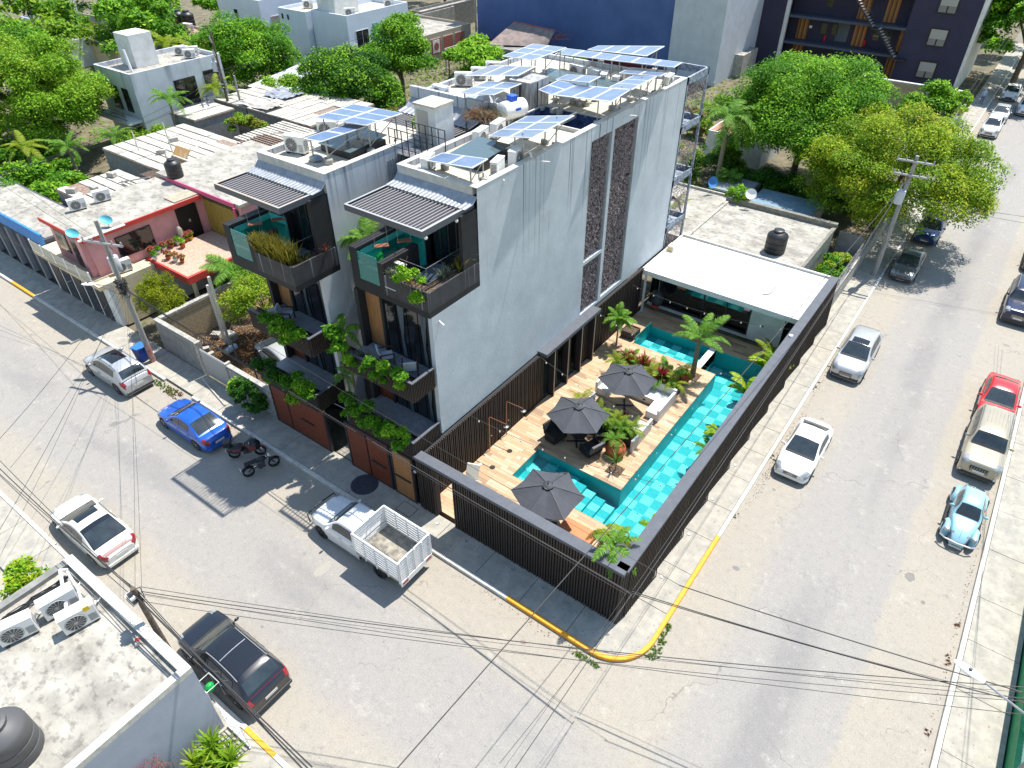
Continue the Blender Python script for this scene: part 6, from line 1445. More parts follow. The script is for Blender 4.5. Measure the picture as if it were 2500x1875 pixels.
# motorcycles
def moto(x, y, rz, label, col, cover=False, box=False):
    t = thing('motorcycle', label, 'motorcycle', (x, y, 0), rz)
    for xx in (-.62, .66):
        w_ = MB(); w_.lathe([(.22, -.045), (.29, -.05), (.30, 0), (.29, .05), (.22, .045)], c=(xx, 0, .30), n=20, axis='y'); wo = w_.build('wheel', rubber, t, world=False)
        m = MB(); 
        for k in range(6): a = pi*k/6; m.cyl((xx-.23*cos(a), 0, .3-.23*sin(a)), (xx+.23*cos(a), 0, .3+.23*sin(a)), .012, n=4)
        m.build('spokes', rim, wo, world=False)
    m = MB(); m.tube([(.66, 0, .3), (.48, 0, .72), (.36, 0, .98)], .035, 6); m.tube([(.42, 0, .82), (.0, 0, .42), (-.45, 0, .40), (-.62, 0, .30)], .035, 6); m.tube([(.38, 0, .86), (-.1, 0, .68), (-.75, 0, .78)], .028, 6); m.build('frame', darkmetal, t, world=False)
    MB().ell((.12, 0, .80), (.26, .14, .13), 12, 8).build('tank', col, t, world=False, smooth=True)
    MB().box(-.72, -.08, -.13, .13, .78, .86).build('seat', fabric, t, world=False, loc=(0, 0, 0), bevel=.03)
    m = MB(); m.box(-.15, .22, -.13, .13, .32, .60); m.lathe([(0, -.17), (.11, -.17), (.11, .17), (0, .17)], c=(-.02, 0, .42), n=12, axis='y'); m.build('engine', mat('engine_grey', (.10, .10, .11), .4, metal=.6), t, world=False)
    m = MB(); m.tube([(.25, .36, .98), (.34, .2, 1.05), (.37, 0, 1.0), (.34, -.2, 1.05), (.25, -.36, .98)], .016, 5); m.build('handlebar', darkmetal, t, world=False)
    for s in (-1, 1): MB().ell((.32, s*.34, 1.16), (.03, .07, .045), 8, 6).build('mirror', chrome, t, world=False); 
    MB().ell((.50, 0, .88), (.09, .10, .10), 10, 8).build('headlight', headlamp, t, world=False); MB().cyl((-.1, .16, .3), (-.75, .18, .42), .045, n=8).build('exhaust', chrome, t, world=False)
    m = MB(); m.grid([[(.66+.34*cos(a), -.06, .30+.34*sin(a)), (.66+.36*cos(a), 0, .30+.36*sin(a)), (.66+.34*cos(a), .06, .30+.34*sin(a))] for a in np.linspace(.3, 2.3, 8)]); m.grid([[(-.62+.35*cos(a), -.07, .30+.35*sin(a)), (-.62+.37*cos(a), 0, .30+.37*sin(a)), (-.62+.35*cos(a), .07, .30+.35*sin(a))] for a in np.linspace(.6, 2.7, 8)]); m.build('fenders', col, t, world=False)
    MB().box(-.98, -.95, -.09, .09, .52, .66).build('number_plate', plate, t, world=False)
    if box: MB().box(-1.0, -.62, -.2, .2, .88, 1.2).build('top_box', blackgloss, t, world=False, loc=(0, 0, 0), bevel=.05)
    return t
redpink = mat('pink_red_fairing', (.22, .05, .05), .35)
t = moto(-18.65+.0, -2.9, 2.75+pi, 'motorcycle tilted at the kerb in front of the wide garage gate, silver and black', blackgloss)
t.rotation_euler = (0, 0, pi/2-.35)
t2 = moto(-20.1, -2.65, pi/2-.75, 'larger dark scooter with pink-red panels and big windscreen behind the blue sedan', redpink, box=True)
m = MB(); m.ell((.35, 0, .75), (.42, .30, .36), 14, 8); m.ell((-.5, 0, .62), (.48, .26, .26), 14, 8); m.build('fairing', blackgloss, t2, world=False, smooth=True)
m = MB(); m.box(.2, .55, -.31, -.27, .62, .9); m.box(.2, .55, .27, .31, .62, .9); m.box(-.6, -.2, -.27, -.24, .6, .76); m.box(-.6, -.2, .24, .27, .6, .76); m.build('red_panel', redpink, t2, world=False)
MB().grid([[(.55, -.26, .95), (.62, 0, .95), (.55, .26, .95)], [(.38, -.20, 1.38), (.45, 0, 1.42), (.38, .20, 1.38)]]).build('windscreen', glass_clear, t2, world=False)
# ---------------- utility poles, wires, bins ----------------
polem = mat('pole_concrete', (.36, .35, .33), .9, (.24, .23, .22), 4, 6, .35, .65, stretch=(4, 4, .4))
def upole(x, y, h, label, arms, arz=0.0, transformer=None, lamp=None, r=.15, redbase=False, tangle=None, mt=None, z0=.1):
    t = thing('utility_pole', label, 'utility pole', (x, y, z0)); h -= z0
    MB().cyl((0, 0, 0), (0, 0, h), r, r*.62, n=12).build('pole', mt or polem, t, world=False, smooth=True)
    if redbase: MB().cyl((0, 0, .02), (0, 0, 1.3), r*1.03, r*.99, n=12).build('painted_base', mat('worn_red_paint', (.45, .12, .09), .8, (.36, .34, .32), 5), t, world=False)
    for z, L in arms:
        c, s = cos(arz), sin(arz); MB().box(-L/2, L/2, -.2, -.1, z, z+.11, rz=arz, piv=(0, 0)).build('crossarm', steel if mt is None else bark, t, world=False)
        for f in (-.95, -.5, .5, .95):
            p = (c*L/2*f+s*.15, s*L/2*f-c*.15); m = MB(); m.lathe([(0, .0), (.045, 0), (.03, .04), (.055, .07), (.03, .11), (.05, .14), (.02, .19), (0, .2)], c=(p[0], p[1], z+.11), n=10); m.build('insulator', mat('insulator_grey', (.30, .30, .33), .3), t, world=False)
    if transformer is not None:
        z, az = transformer; cx, cy = .42*cos(az), .42*sin(az); o = MB(); o.lathe([(0, 0), (.26, 0), (.28, .04), (.28, .8), (.25, .86), (.27, .88), (0, .95)], c=(cx, cy, z), n=18)
        tr = o.build('transformer', mat('transformer_grey', (.52, .56, .60), .5), t, world=False, smooth=40)
        for k in (-1, 1): m = MB(); m.lathe([(.03, 0), (.07, .03), (.035, .08), (.07, .13), (.035, .18), (.06, .24), (.03, .4), (0, .42)], c=(cx+.12*k, cy, z+.9), n=10); m.build('bushing', mat('insulator_grey', (.30, .30, .33), .3), tr, world=False)
        m = MB(); m.box(-.05, cx, -.04, .04, z+.2, z+.26); m.box(-.05, cx, -.04, .04, z+.62, z+.68); m.build('bracket', steel, t, world=False)
    if lamp:
        z, dx, dy = lamp; MB().tube([(0, 0, z), (dx*.4, dy*.4, z+.25), (dx, dy, z+.35)], .03, 6).build('lamp_arm', steel, t, world=False)
        u = Vector((dx, dy, 0)).normalized(); m = MB(); m.ell((0, 0, 0), (.42, .15, .07), 14, 8); hd = m.build('lamp_head', whitemetal, t, world=False, smooth=True); hd.location = (dx+u.x*.3, dy+u.y*.3, z+.36); hd.rotation_euler = (0, 0, math.atan2(u.y, u.x))
        m = MB(); m.cyl((0, 0, .05), (0, 0, .12), .045, n=8); m.build('sensor', darkmetal, hd, world=False)
    if tangle:
        r_ = random.Random(8)
        for k in range(tangle[1]):
            z = tangle[0]+r_.uniform(-.5, .5); a = r_.uniform(0, 6.3); rr = r_.uniform(.12, .34); m = MB()
            pts = [(rr*cos(a+i*.9)*r_.uniform(.5, 1.1), rr*sin(a+i*.9)*r_.uniform(.5, 1.1), z+r_.uniform(-.28, .28)) for i in range(9)]; m.tube(pts, .016, 4); m.build('cable_loop', cable, t, world=False)
        for k in range(5): MB().box(-.12+r_.uniform(-.3, .3), .12+r_.uniform(-.1, .2), -.25, -.1, tangle[0]-.3+k*.15, tangle[0]-.2+k*.15).build('splice_box', whitemetal if k % 2 else darkmetal, t, world=False)
    return t
upole(-31.4, -1.0, 9.3, 'concrete utility pole with transformer, street lamp and cable tangle behind the silver crossover', ((7.9, 2.6),), .35, (6.0, 2.6), (5.0, -1.3, -.9), .17, True, (5.15, 26))
upole(1.05, 35.4, 8.8, 'concrete utility pole with a white transformer in front of the yellow-green tree', ((8.3, 2.2), (7.4, 2.1)), .1, (5.6, 4.4), None, .18)
upole(-11.9, -11.62, 5.95, 'dark timber cable pole squeezed between the black SUV and the grey flat roof', (), 0, None, None, .13, mt=bark, tangle=(5.45, 3))
upole(13.0, 1.3, 7.4, 'street pole with a tangle of cables at the lower right corner', (), 0, None, None, .15, tangle=(6.6, 7))
p = P(2355, 1655, 7.0)
upole(12.95, -.7, 7.3, 'slim grey street lamp over the green railing at the lower right', (), 0, None, (6.8, p.x-12.95+.3, p.y+.7), .06)
upole(-59.5, 25.8, 10.5, 'timber utility pole with crossarms and grey transformer between the round tree and the white house', ((9.6, 2.4), (8.4, 2.0)), -.5, (6.9, 3.6), (5.0, 1.6, .5), .16, mt=bark, tangle=(5.6, 10), z0=0)
upole(-58.6, 26.6, 6.5, 'concrete pole with a meter box beside the timber utility pole', (), 0, None, None, .15, z0=0)
upole(-63.0, 70, 12, 'pole with a street lamp left of the tall blue wall', (), 0, None, (8.2, -2.0, -.6), .16, z0=0)
for k, ((x, y), h) in enumerate((((-29.45, 2.75), 4.3), ((-29.2, 2.85), 4.9))):
    tag(MB().box(x-.07, x+.07, y-.07, y+.07, 0, h).build('lot_post', mat('pale_post', (.50, .48, .43), .85)), ['shorter pale square post standing in the vacant lot', 'taller pale square post standing in the vacant lot'][k], 'post', 'square posts in the vacant lot')
for k, (x, y, h) in enumerate(((-25.2, 1.0, 3.0), (-23.5, .9, 2.6))): tag(MB().cyl((x, y, 0), (x-.1, y, h), .045, n=6).build('thin_post', darkmetal), ['thin dark post behind the lot wall near the parked SUV', 'second thin dark post behind the lot wall next to the tower'][k], 'post', 'thin dark posts in the vacant lot')
t = thing('wheelie_bin', 'blue wheelie bin at the foot of the leaning utility pole', 'bin', (-31.95, -1.25, .15), rz=.2)
bl2 = mat('bin_blue', (.01, .05, .30), .5); m = MB(); m.v = [(-.24, -.28, .08), (.24, -.28, .08), (.24, .28, .08), (-.24, .28, .08), (-.3, -.34, .95), (.3, -.34, .95), (.3, .34, .95), (-.3, .34, .95)]; m.f = [(0, 3, 2, 1), (4, 5, 6, 7), (0, 1, 5, 4), (1, 2, 6, 5), (2, 3, 7, 6), (3, 0, 4, 7)]; m.m = [0]*6; m.build('body', bl2, t, world=False)
MB().box(-.33, .33, -.38, .38, .95, 1.03).build('lid', mat('bin_lid', (.03, .16, .50), .45), t, world=False, loc=(0, 0, 0), bevel=.02)
for s in (-1, 1): MB().lathe([(0, -.03), (.1, -.03), (.1, .03), (0, .03)], c=(s*.26, .3, .1), n=12, axis='x').build('wheel', rubber, t, world=False)
nw = [0]
def wire(a, b, sag, n, spread, name, label, group, r=.009, zs=.0):
    """bundle of n cables a->b; each cable its own thing"""
    rr = random.Random(int(a[0]*3+b[1]*5+n))
    for k in range(n):
        pts = []; da = Vector((rr.uniform(-1, 1), rr.uniform(-1, 1), rr.uniform(-1, 1)))*spread*.5; db = Vector((rr.uniform(-1, 1), rr.uniform(-1, 1), rr.uniform(-1, 1)))*spread; sg = sag*rr.uniform(.85, 1.2)
        for i in range(17):
            s = i/16; p = Vector(a).lerp(Vector(b), s)+da*(1-s)+db*s-Vector((0, 0, sg*4*s*(1-s))); pts.append(p)
        o = MB().tube(pts, r*rr.choice((.7, 1, 1, 1.5)), 4).build('power_line', cable)
        tag(o, label, 'cable', group)
LP = (-31.4, -1.0, 5.3); LT = (-31.4, -1.1, 8.0); CP = (-11.9, -11.62, 5.7); RP = (13.0, 1.3, 6.7); UP = (1.05, 35.4, 7.4)
wire(CP, RP, .5, 5, .45, 'l', 'thin black cable fanning across the crossing from the timber pole to the lower right corner', 'cables fanning across the crossing')
mid = P(1540, 1450, 5.2)
wire(LP, mid, .25, 4, .25, 'l', 'black cable running just outside the wooden gates and the slatted street wall', 'cables along the slatted street wall', .011); wire(mid, RP, .2, 3, .4, 'l', 'black cable from above the wall corner to the lower right corner', 'cables from the wall corner to the lower right', .011)
wire(LT, P(1660, 1432, 6.3), .3, 1, .1, 'l', 'single upper cable passing over the black street wall', None, .012); wire(P(1660, 1432, 6.3), RP, .1, 1, .1, 'l', 'single upper cable ending at the lower right corner pole', None, .012)
wire(UP, P(940, 1905, 6.5), .3, 1, .05, 'l', 'long pale cable crossing over the parasols down to the bottom edge', None, .012)
wire(UP, mid, .5, 2, .3, 'l', 'thin cable above the long black wall to the street corner', 'cables above the long wall', .009); wire(mid, P(1240, 1900, 5.6), .1, 3, .5, 'l', 'thin cable crossing the junction from the wall corner to the bottom edge', 'cables crossing the junction downwards')
wire(CP, P(760, 1900, 5.3), .05, 4, .2, 'l', 'thick black cable along the edge of the grey flat roof towards the bottom', 'cables past the grey flat roof', .017); wire(CP, P(-20, 1120, 6.2), .3, 4, .25, 'l', 'thick black cable running up the left edge of the street from the timber pole', 'cables along the opposite pavement', .014)
wire(LP, P(-30, 1150, 6.0), .3, 2, .9, 'l', 'cable from the leaning pole across the left-hand street', 'cables across the left-hand street'); wire(LP, P(-30, 1380, 5.6), .3, 2, .5, 'l', 'cable from the leaning pole to the lower left edge', 'cables to the lower left edge')
wire(LP, CP, .4, 2, .3, 'l', 'thin cable joining the leaning pole and the timber pole', 'cables between the two near poles', .007)
wire(LP, P(-30, 560, 6.0), .4, 3, .8, 'l', 'cable running up the left-hand street past the blue fascia', 'cables up the left-hand street'); wire(LT, P(-30, 380, 8.0), .2, 2, .8, 'l', 'high cable over the pink house', 'high cables over the pink house', .010)
wire(P(-30, 430, 7), (-59.5, 25.8, 6), .5, 4, .7, 'l', 'cable over the slab roofs to the timber pole by the white house', 'cables over the slab roofs'); wire((-59.5, 25.8, 7), (-63, 70, 7), .6, 4, .8, 'l', 'cable in front of the white house towards the blue wall', 'cables in front of the white house')
wire((1.0, 35.4, 7.6), (.9, 95, 8), .6, 3, .5, 'l', 'cable up the right-hand street over the hedge', 'cables up the right-hand street'); wire((13, 1.3, 6.5), P(2560, 640, 5), .4, 3, .4, 'l', 'cable along the right edge of the street', 'cables at the right edge of the street'); wire((1.05, 35.4, 6.2), (14, 38.5, 6.0), .3, 3, .5, 'l', 'service cable across the right-hand street', 'service cables across the right-hand street', .007)
# weeds, leaf litter and small debris
def weeds(px, py, n, s, label, lm='grass'):
    p = P(px, py, .0); t = thing('weeds', label, 'weeds', (p.x, p.y, 0)); r = random.Random(px)
    for k in range(n): tuft(t, p.x+r.uniform(-s[0], s[0]), p.y+r.uniform(-s[1], s[1]), 0, 10, .08*r.uniform(.6, 1.4), .03, 1.2, lm)
weeds(400, 945, 90, (1.1, .22), 'patch of yellow-green weeds on the kerb behind the silver crossover'); weeds(425, 960, 60, (.6, .3), 'dry straw-coloured weeds at the end of the weed patch behind the silver crossover', 'dry')
for k, (px, py, n, sx, sy) in enumerate(((1430, 1610, 40, .6, .10), (1600, 1585, 50, .3, .5), (1622, 1545, 30, .08, .5), (2336, 1527, 5, .1, .2), (2315, 1612, 6, .08, .25), (2266, 1790, 5, .08, .2), (1797, 1255, 5, .08, .3), (1992, 940, 6, .15, .5), (1885, 1112, 5, .1, .3))):
    weeds(px, py, n, (sx, sy), ['green weeds along the yellow kerb before the corner', 'green weeds round the yellow corner kerb', 'green weeds where the yellow kerb straightens', 'small brown weed at the right kerb below the vintage car', 'brown weed tuft in the gutter right of the junction', 'lowest brown weed in the right-hand gutter', 'weeds at the end of the yellow kerb', 'dry leaves and weeds in front of the silver crossover by the long wall', 'weeds by the front wheel of the white compact sedan'][k], 'grass' if k < 3 or k > 7 else 'dry')
tag(leaves([((1.85, 20, .012), (.16, 13, .012)), ((1.95, 12, .012), (.3, 3, .012)), ((11.1, 12, .012), (.12, 14, .012)), ((-24, -1.85, .012), (6, .14, .012)), ((-3, -1.9, .012), (4, .2, .012))], 700, .06, 'dry_leaves', 'dry', None, up=.9, shell=.02), 'dry leaves and dirt collected along the gutters', 'leaf litter', kind='stuff')
# ---------------- neighbouring houses ----------------
def house(name, label, x0, x1, y0, y1, z, wall_m, roof_m, par=.35, pt=.18, cap=None, cat='house', z0=0, group=None):
    t = thing(name, label, cat, (x0, y0, z0), group=group)
    MB().box(x0, x1, y0, y1, z0, z-.1).build('walls', wall_m, t)
    MB().box(x0+pt, x1-pt, y0+pt, y1-pt, z-.098, z-.06).build('roof', roof_m, t)
    if par > 0:
        m = MB(); m.box(x0, x1, y0, y0+pt, z-.1, z+par); m.box(x0, x1, y1-pt, y1, z-.1, z+par); m.box(x0, x0+pt, y0+pt, y1-pt, z-.1, z+par); m.box(x1-pt, x1, y0+pt, y1-pt, z-.1, z+par); m.build('parapet', cap or wall_m, t)
    return t
def win(t, face, a0, a1, z0, z1, at, fr=darkmetal, gl=glass_dark, name='window', pane2=0, g=.06):
    """window proud of a wall; face 'x' wall at x=at looking +x, 'y' wall at y=at looking -y"""
    if face == 'x':
        f = MB().box(at, at+.05, a0, a1, z0, z1).build(name, fr, t); n = max(1, pane2)
        for k in range(n): w_ = (a1-a0-g)/n; MB().box(at+.051, at+.06, a0+g+w_*k, a0+w_*(k+1), z0+g, z1-g).build('pane', gl, f)
    else:
        f = MB().box(a0, a1, at-.05, at, z0, z1).build(name, fr, t); n = max(1, pane2)
        for k in range(n): w_ = (a1-a0-g)/n; MB().box(a0+g+w_*k, a0+w_*(k+1), at-.06, at-.051, z0+g, z1-g).build('pane', gl, f)
    return f
# pink house
t = thing('pink_house', 'two-storey pink house with red roof edge, flower terrace and white street front', 'house', (-42.5, 0, 0))
MB().box(-42.3, -37.5, .3, 8.3, 3.3, 5.85).build('upper_walls', pink, t); MB().box(-42.5, -37.25, .0, 8.2, 5.86, 6.05).build('roof', roofgrey, t)
m = MB(); m.box(-42.55, -37.2, -.06, .0, 5.8, 6.06); m.box(-37.25, -37.15, .0, 8.1, 5.8, 6.07); m.build('red_roof_edge', redtrim, t)
MB().box(-42.5, -33.1, 8.3, 16.2, 3.3, 6.15).build('rear_block', pink, t); MB().box(-42.5, -33.0, 8.21, 16.3, 6.151, 6.35).build('roof', roofgrey, t); MB().box(-41.2, -33.5, 8.12, 8.2, 6.1, 6.36).build('magenta_edge', magenta, t)
m = MB(); m.box(-38.6, -37.35, 6.3, 8.2, 6.06, 6.13); m.build('roof_patch', mat('tan_screed', (.42, .37, .28), .95, (.3, .27, .2), 3), t)
win(t, 'x', 1.9, 4.3, 3.9, 5.3, -37.5, blackgloss, glass_dark, pane2=2); MB().box(-37.48, -37.4, 6.2, 7.7, 3.35, 5.6).build('door', mat('black_door', (.008, .008, .008), .6), t); MB().box(-37.4, -37.38, 6.9, 7.05, 4.5, 4.7).build('door_light', steel, t)
MB().box(-37.2, -33.4, 8.2, 8.28, 3.35, 5.9).build('golden_panel_back', soil, t)
for k in range(20): MB().box(-37.15+k*.185, -36.99+k*.185, 8.14, 8.2, 3.4, 5.8).build('golden_panel', mat('golden_panel', (.34, .26, .05), .6, (.24, .15, .03), 3, stretch=(3, 3, .5)), t)
MB().box(-33.5, -33.38, 8.0, 8.12, 3.4, 6.1).build('magenta_post', magenta, t)
m = MB(); m.box(-42.3, -42.1, .32, 8.2, 0, 3.29); m.box(-38.2, -37.7, -.05, .3, 3.35, 5.8); m.build('wall_piece', pink, t)
win(t, 'y', -41.8, -40.4, 4.0, 5.4, .3, darkmetal, glass_dark); win(t, 'y', -39.9, -39.0, 3.4, 5.5, .3, blackgloss, glass_dark, 'door')
MB().box(-44.6, -36.4, .0, 8.2, .15, 3.0).build('lower_walls', white, t); MB().box(-44.7, -36.3, -.5, 3.2, 3.01, 3.3).build('balcony_slab', cream, t)
for k in range(5): MB().box(-44.2+k*1.45, -43.1+k*1.45, -.06, -.0, .2, 2.7).build('garage_door', [darkmetal, glass_dark][k % 2], t)
for k in range(6): MB().box(-44.6+k*1.5, -44.4+k*1.5, -.52, -.48, 3.3, 4.15).build('balcony_post', whitemetal, t)
for k in range(5): MB().box(-44.4+k*1.5, -43.1+k*1.5, -.51, -.49, 3.34, 4.1).build('balcony_glass', mat('milky_glass', (.35, .36, .30), .2), t)
MB().box(-36.9, -36.3, .3, 3.2, .15, 3.0).build('cream_wall', cream, t)
MB().box(-37.2, -32.6, 3.25, 8.2, 3.0, 3.45).build('terrace_slab', redtrim, t); MB().box(-37.1, -32.75, 3.35, 8.1, 3.451, 3.475).build('terrace_gravel', gravelpink, t)
m = MB(); m.box(-32.9, -32.7, 3.5, 3.7, 0, 3.0); m.box(-32.9, -32.7, 7.8, 8.0, 0, 3.0); m.box(-36.9, -36.7, 3.5, 3.7, 0, 3.0); m.build('terrace_pillar', cream, t)
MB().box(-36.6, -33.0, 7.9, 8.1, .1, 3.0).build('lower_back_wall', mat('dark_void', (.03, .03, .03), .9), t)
G2 = 'AC units of the pink house'
ac(-41.5, 2.1, 6.06, 1.35, 'front AC unit at the left edge of the pink house roof', G2, 1.15); ac(-41.5, 3.75, 6.06, 1.35, 'second AC unit at the left edge of the pink house roof, bent pipe', G2, 1.15); ac(-36.9, 1.5, 3.3, 1.35, 'AC unit on the cream balcony ledge beside the flower terrace', G2, 1.25)
tank(-40.6, 8.6, 6.36, 'black water tank standing on the grey roof of the pink house', 1.0)
for k, (x, y) in enumerate(((-37.5, -.2), (-37.6, 1.95))):
    t = thing('satellite_dish', ['turquoise satellite dish at the front corner of the pink house roof', 'turquoise satellite dish farther back on the pink house roof edge'][k], 'satellite dish', (x, y, 6.06), rz=.4, group='turquoise dishes on the pink house')
    m = MB(); m.lathe([(0, 0), (.15, .02), (.3, .07), (.42, .15)], n=18); d = m.build('dish', mat('turquoise', (.10, .42, .50), .5), t, world=False, smooth=True); d.location = (0, 0, .35); d.rotation_euler = (.5, .3, 0); d.scale = (1, .7, 1); MB().cyl((0, 0, 0), (0, 0, .38), .02, n=5).build('mast', steel, t, world=False)
t = thing('white_pipe', 'white pipe pair lying along the red roof edge of the pink house', 'pipe', (-37.3, -.2, 6.1)); m = MB(); m.cyl((-37.05, -.3, 6.12), (-37.0, 2.6, 6.12), .04, n=6); m.cyl((-36.95, -.3, 6.1), (-36.9, 2.6, 6.1), .04, n=6); m.build('pipes', whitemetal, t)
t = thing('gas_cylinder', 'pale gas cylinder by the black door of the pink house', 'gas cylinder', (-37.1, 5.9, 3.48)); MB().lathe([(0, 0), (.18, 0), (.19, .05), (.19, .95), (.12, 1.08), (.06, 1.15), (0, 1.15)], n=14).build('cylinder', mat('silver_beige', (.42, .38, .32), .4, metal=.3), t, world=False, smooth=True)
fl = random.Random(9)
pots = [(365, 620), (380, 600), (393, 590), (402, 580), (420, 575), (441, 572), (447, 604), (388, 618), (412, 632), (430, 637), (446, 640), (380, 633), (432, 578), (352, 612), (408, 566)]
names = ['at the left corner', 'with pink flowers behind the corner', 'with clay pot near the window', 'with large green leaves', 'beside the gas cylinder', 'in the yellow pot', 'standing alone in a white bucket', 'in the front row, leftmost', 'in the front row with a clay pot', 'in the front row with a pale bowl', 'in the white pot at the slab edge', 'with pink flowers in a white pot', 'with small red flowers', 'with pointed leaves against the wall', 'near the door, tallest']
for k, (px, py) in enumerate(pots):
    p = P(px, py, 3.5); p.x = min(max(p.x, -37.05), -32.9); p.y = min(max(p.y, 3.4), 8.0)
    t = thing('potted_flower', 'potted plant %s on the flower terrace' % names[k], 'potted plant', (p.x, p.y, 3.476), group='potted flowers on the pink terrace'); s = .8+.3*fl.random()
    MB().lathe([(0, 0), (.13*s, 0), (.18*s, .26*s), (.15*s, .26*s), (.13*s, .22*s), (0, .22*s)], n=12).build('pot', [terracotta, pot_white, terracotta, mat('yellow_pot', (.6, .42, .05), .5) if k == 5 else pot_white][k % 4 if k != 5 else 3], t, world=False)
    leaves([((p.x, p.y, 3.5+.42*s), (.24, .24, .2))], 90, .14, 'foliage', 'green' if k % 3 else 'lime', t, shell=.3)
    if k % 4 != 3 and k != 6: leaves([((p.x, p.y, 3.5+.5*s), (.26, .26, .18))], 70, .10, 'blossom', 'pinkf', t, shell=.7, asp=.8)
# unfinished slab roofs: beams and pale blocks
slabm = mat('slab_strip', (.54, .51, .44), .95, (.40, .38, .33), 1.2, 8, .4, .6, col3=(.30, .28, .25), s3=4)
rustm = mat('rust_red_edge', (.20, .10, .06), .95, (.30, .26, .22), 6)
def slabroof(label, x0, x1, y0, y1, z, along='y', pitch=.72, gap=.10, cells=None, walls_z0=0, gaps=(), wallm_=None, group='unfinished roofs of beams and blocks behind the pink house'):
    t = thing('slab_roof', label, 'unfinished house', (x0, y0, 0), group=group)
    MB().box(x0+.05, x1-.05, y0+.05, y1-.05, walls_z0, z-.22).build('walls', wallm_ or blockwall, t); MB().box(x0, x1, y0, y1, z-.219, z-.09).build('beam_bed', rustm, t)
    if along == 'y': n = max(1, int((x1-x0)/pitch)); L = y1-y0
    else: n = max(1, int((y1-y0)/pitch)); L = x1-x0
    nc = cells or max(1, int(L/2.2)); w_ = ((x1-x0) if along == 'y' else (y1-y0))/n; r = random.Random(int(abs(x0+y0)*9)); mc = {}
    for i in range(n):
        for j in range(nc):
            if (i, j) in gaps or r.random() < .03: continue
            l = L/nc; zz = z+r.uniform(-.02, .02)
            if along == 'y': a = (x0+w_*i+gap/2, x0+w_*(i+1)-gap/2, y0+l*j+.03, y0+l*(j+1)-.03)
            else: a = (x0+l*j+.03, x0+l*(j+1)-.03, y0+w_*i+gap/2, y0+w_*(i+1)-gap/2)
            MB().box(*a, z-.1, zz).build('roof_strip', slabm, t)
    return t
r1 = slabroof('unfinished slab roof just behind the pink house, running to the left', -51.2, -43.0, 4.6, 9.6, 4.2, 'x', .8, .12, wallm_=blockwall)
slabroof('large block of slab roofs in the middle with a stepped dark edge', -56.2, -46.5, 11.0, 18.8, 4.4, 'x', .95, .13)
slabroof('small raised slab roof with timber props next to the orange sheet', -47.5, -42.8, 12.2, 17.0, 5.3, 'x', .8, .12)
slabroof('wide fine-gridded roof below the round green tree', -56.0, -46.6, 25.4, 33.5, 4.2, 'y', .9, .10)
slabroof('narrow-ribbed roof section in front of the wide gridded roof', -50.2, -43.5, 19.6, 25.2, 4.1, 'x', .42, .16)
slabroof('low slab roof of the grey block shed beside the white house palms', -60.5, -56.4, 20.0, 24.4, 4.3, 'y', .9, .1)
slabroof('slab roofs running back towards the timber utility pole', -61.5, -56.3, 25.5, 31.5, 4.1, 'x', .9, .12)
slabroof('slab strip roof right behind the left-hand tower', -42.0, -33.5, 17.0, 20.4, 4.4, 'x', .85, .14)
slabroof('plain narrow slab roof between the tower and the narrow-ribbed roof', -43.2, -34.0, 20.8, 24.5, 4.0, 'y', .8, .12)
# grids of bare bars, sheets, tarps
t = thing('rebar_grid', 'rust-brown grid of bare bars over the courtyard behind the pink house roof', 'bar grid', (-43, 9.6, 4)); m = MB()
for k in range(26): m.box(-48.5, -43.0, 9.9+k*.09, 9.93+k*.09, 4.25, 4.28)
for k in range(24): m.box(-48.4+k*.23, -48.36+k*.23, 9.8, 12.2, 4.29, 4.32)
m.build('bars', rustm, t, kind='stuff')
m = MB()
for k in range(14): m.box(-46.2+k*.28, -46.1+k*.28, 17.3, 20.2, 4.9, 5.0)
for k in range(9): m.box(-46.3, -42.3, 17.4+k*.33, 17.5+k*.33, 5.01, 5.08)
tt = thing('rebar_grid', 'pale grid of bars leaning beside the grey tarpaulin', 'bar grid', (-46, 17.3, 4)); m.build('bars', rustm, tt, kind='stuff')
tp = thing('orange_sheet', 'leaning orange-brown plywood sheet with white stained top among the slab roofs', 'plywood sheet', (-46.4, 12, 4.4)); m = MB(); m.quad((-47.6, 11.7, 4.45), (-45.9, 11.7, 4.45), (-45.6, 12.9, 5.9), (-47.5, 12.9, 5.9)); m.quad((-47.6, 11.72, 4.43), (-47.5, 12.92, 5.88), (-45.6, 12.92, 5.88), (-45.9, 11.72, 4.43)); m.build('sheet', mat('plywood_orange', (.52, .30, .11), .8, (.60, .57, .52), .8, 5, .5, .62), tp)
def tarp(label, x0, x1, y0, y1, z, mt, nm='tarpaulin'):
    t = thing(nm, label, 'tarpaulin', (x0, y0, z)); r = random.Random(int(x0*7)); n = 10
    MB().grid([[(x0+(x1-x0)*i/n, y0+(y1-y0)*j/n+r.uniform(-.06, .06), z+r.uniform(-.08, .12)-.25*sin(pi*i/n)) for i in range(n+1)] for j in range(n+1)]).build('sheet', mt, t)
gt = mat('grey_tarp', (.20, .22, .26), .6, (.30, .32, .36), 1.6)
tarp('sagging grey tarpaulin between the slab roofs', -44.6, -40.6, 14.0+2.8, 19.6, 4.9, gt); tarp('grey tarpaulin spread at the top corner of the wide gridded roof', -58.0, -54.5, 29.0, 31.5, 4.45, gt); tarp('pale sheet lying across the left of the wide gridded roof', -57.5, -53.0, 25.6, 27.6, 4.5, mat('pale_sheet', (.42, .38, .35), .8))
tarp('shiny white foil scattered behind the third pergola', -30.5, -25.0, 20, 24, 3.6, mat('white_foil', (.62, .65, .68), .35, (.40, .44, .5), 3)); tarp('more white foil among the bushes farther back', -36, -30, 26, 32, 3.2, mat('white_foil', (.62, .65, .68), .35))
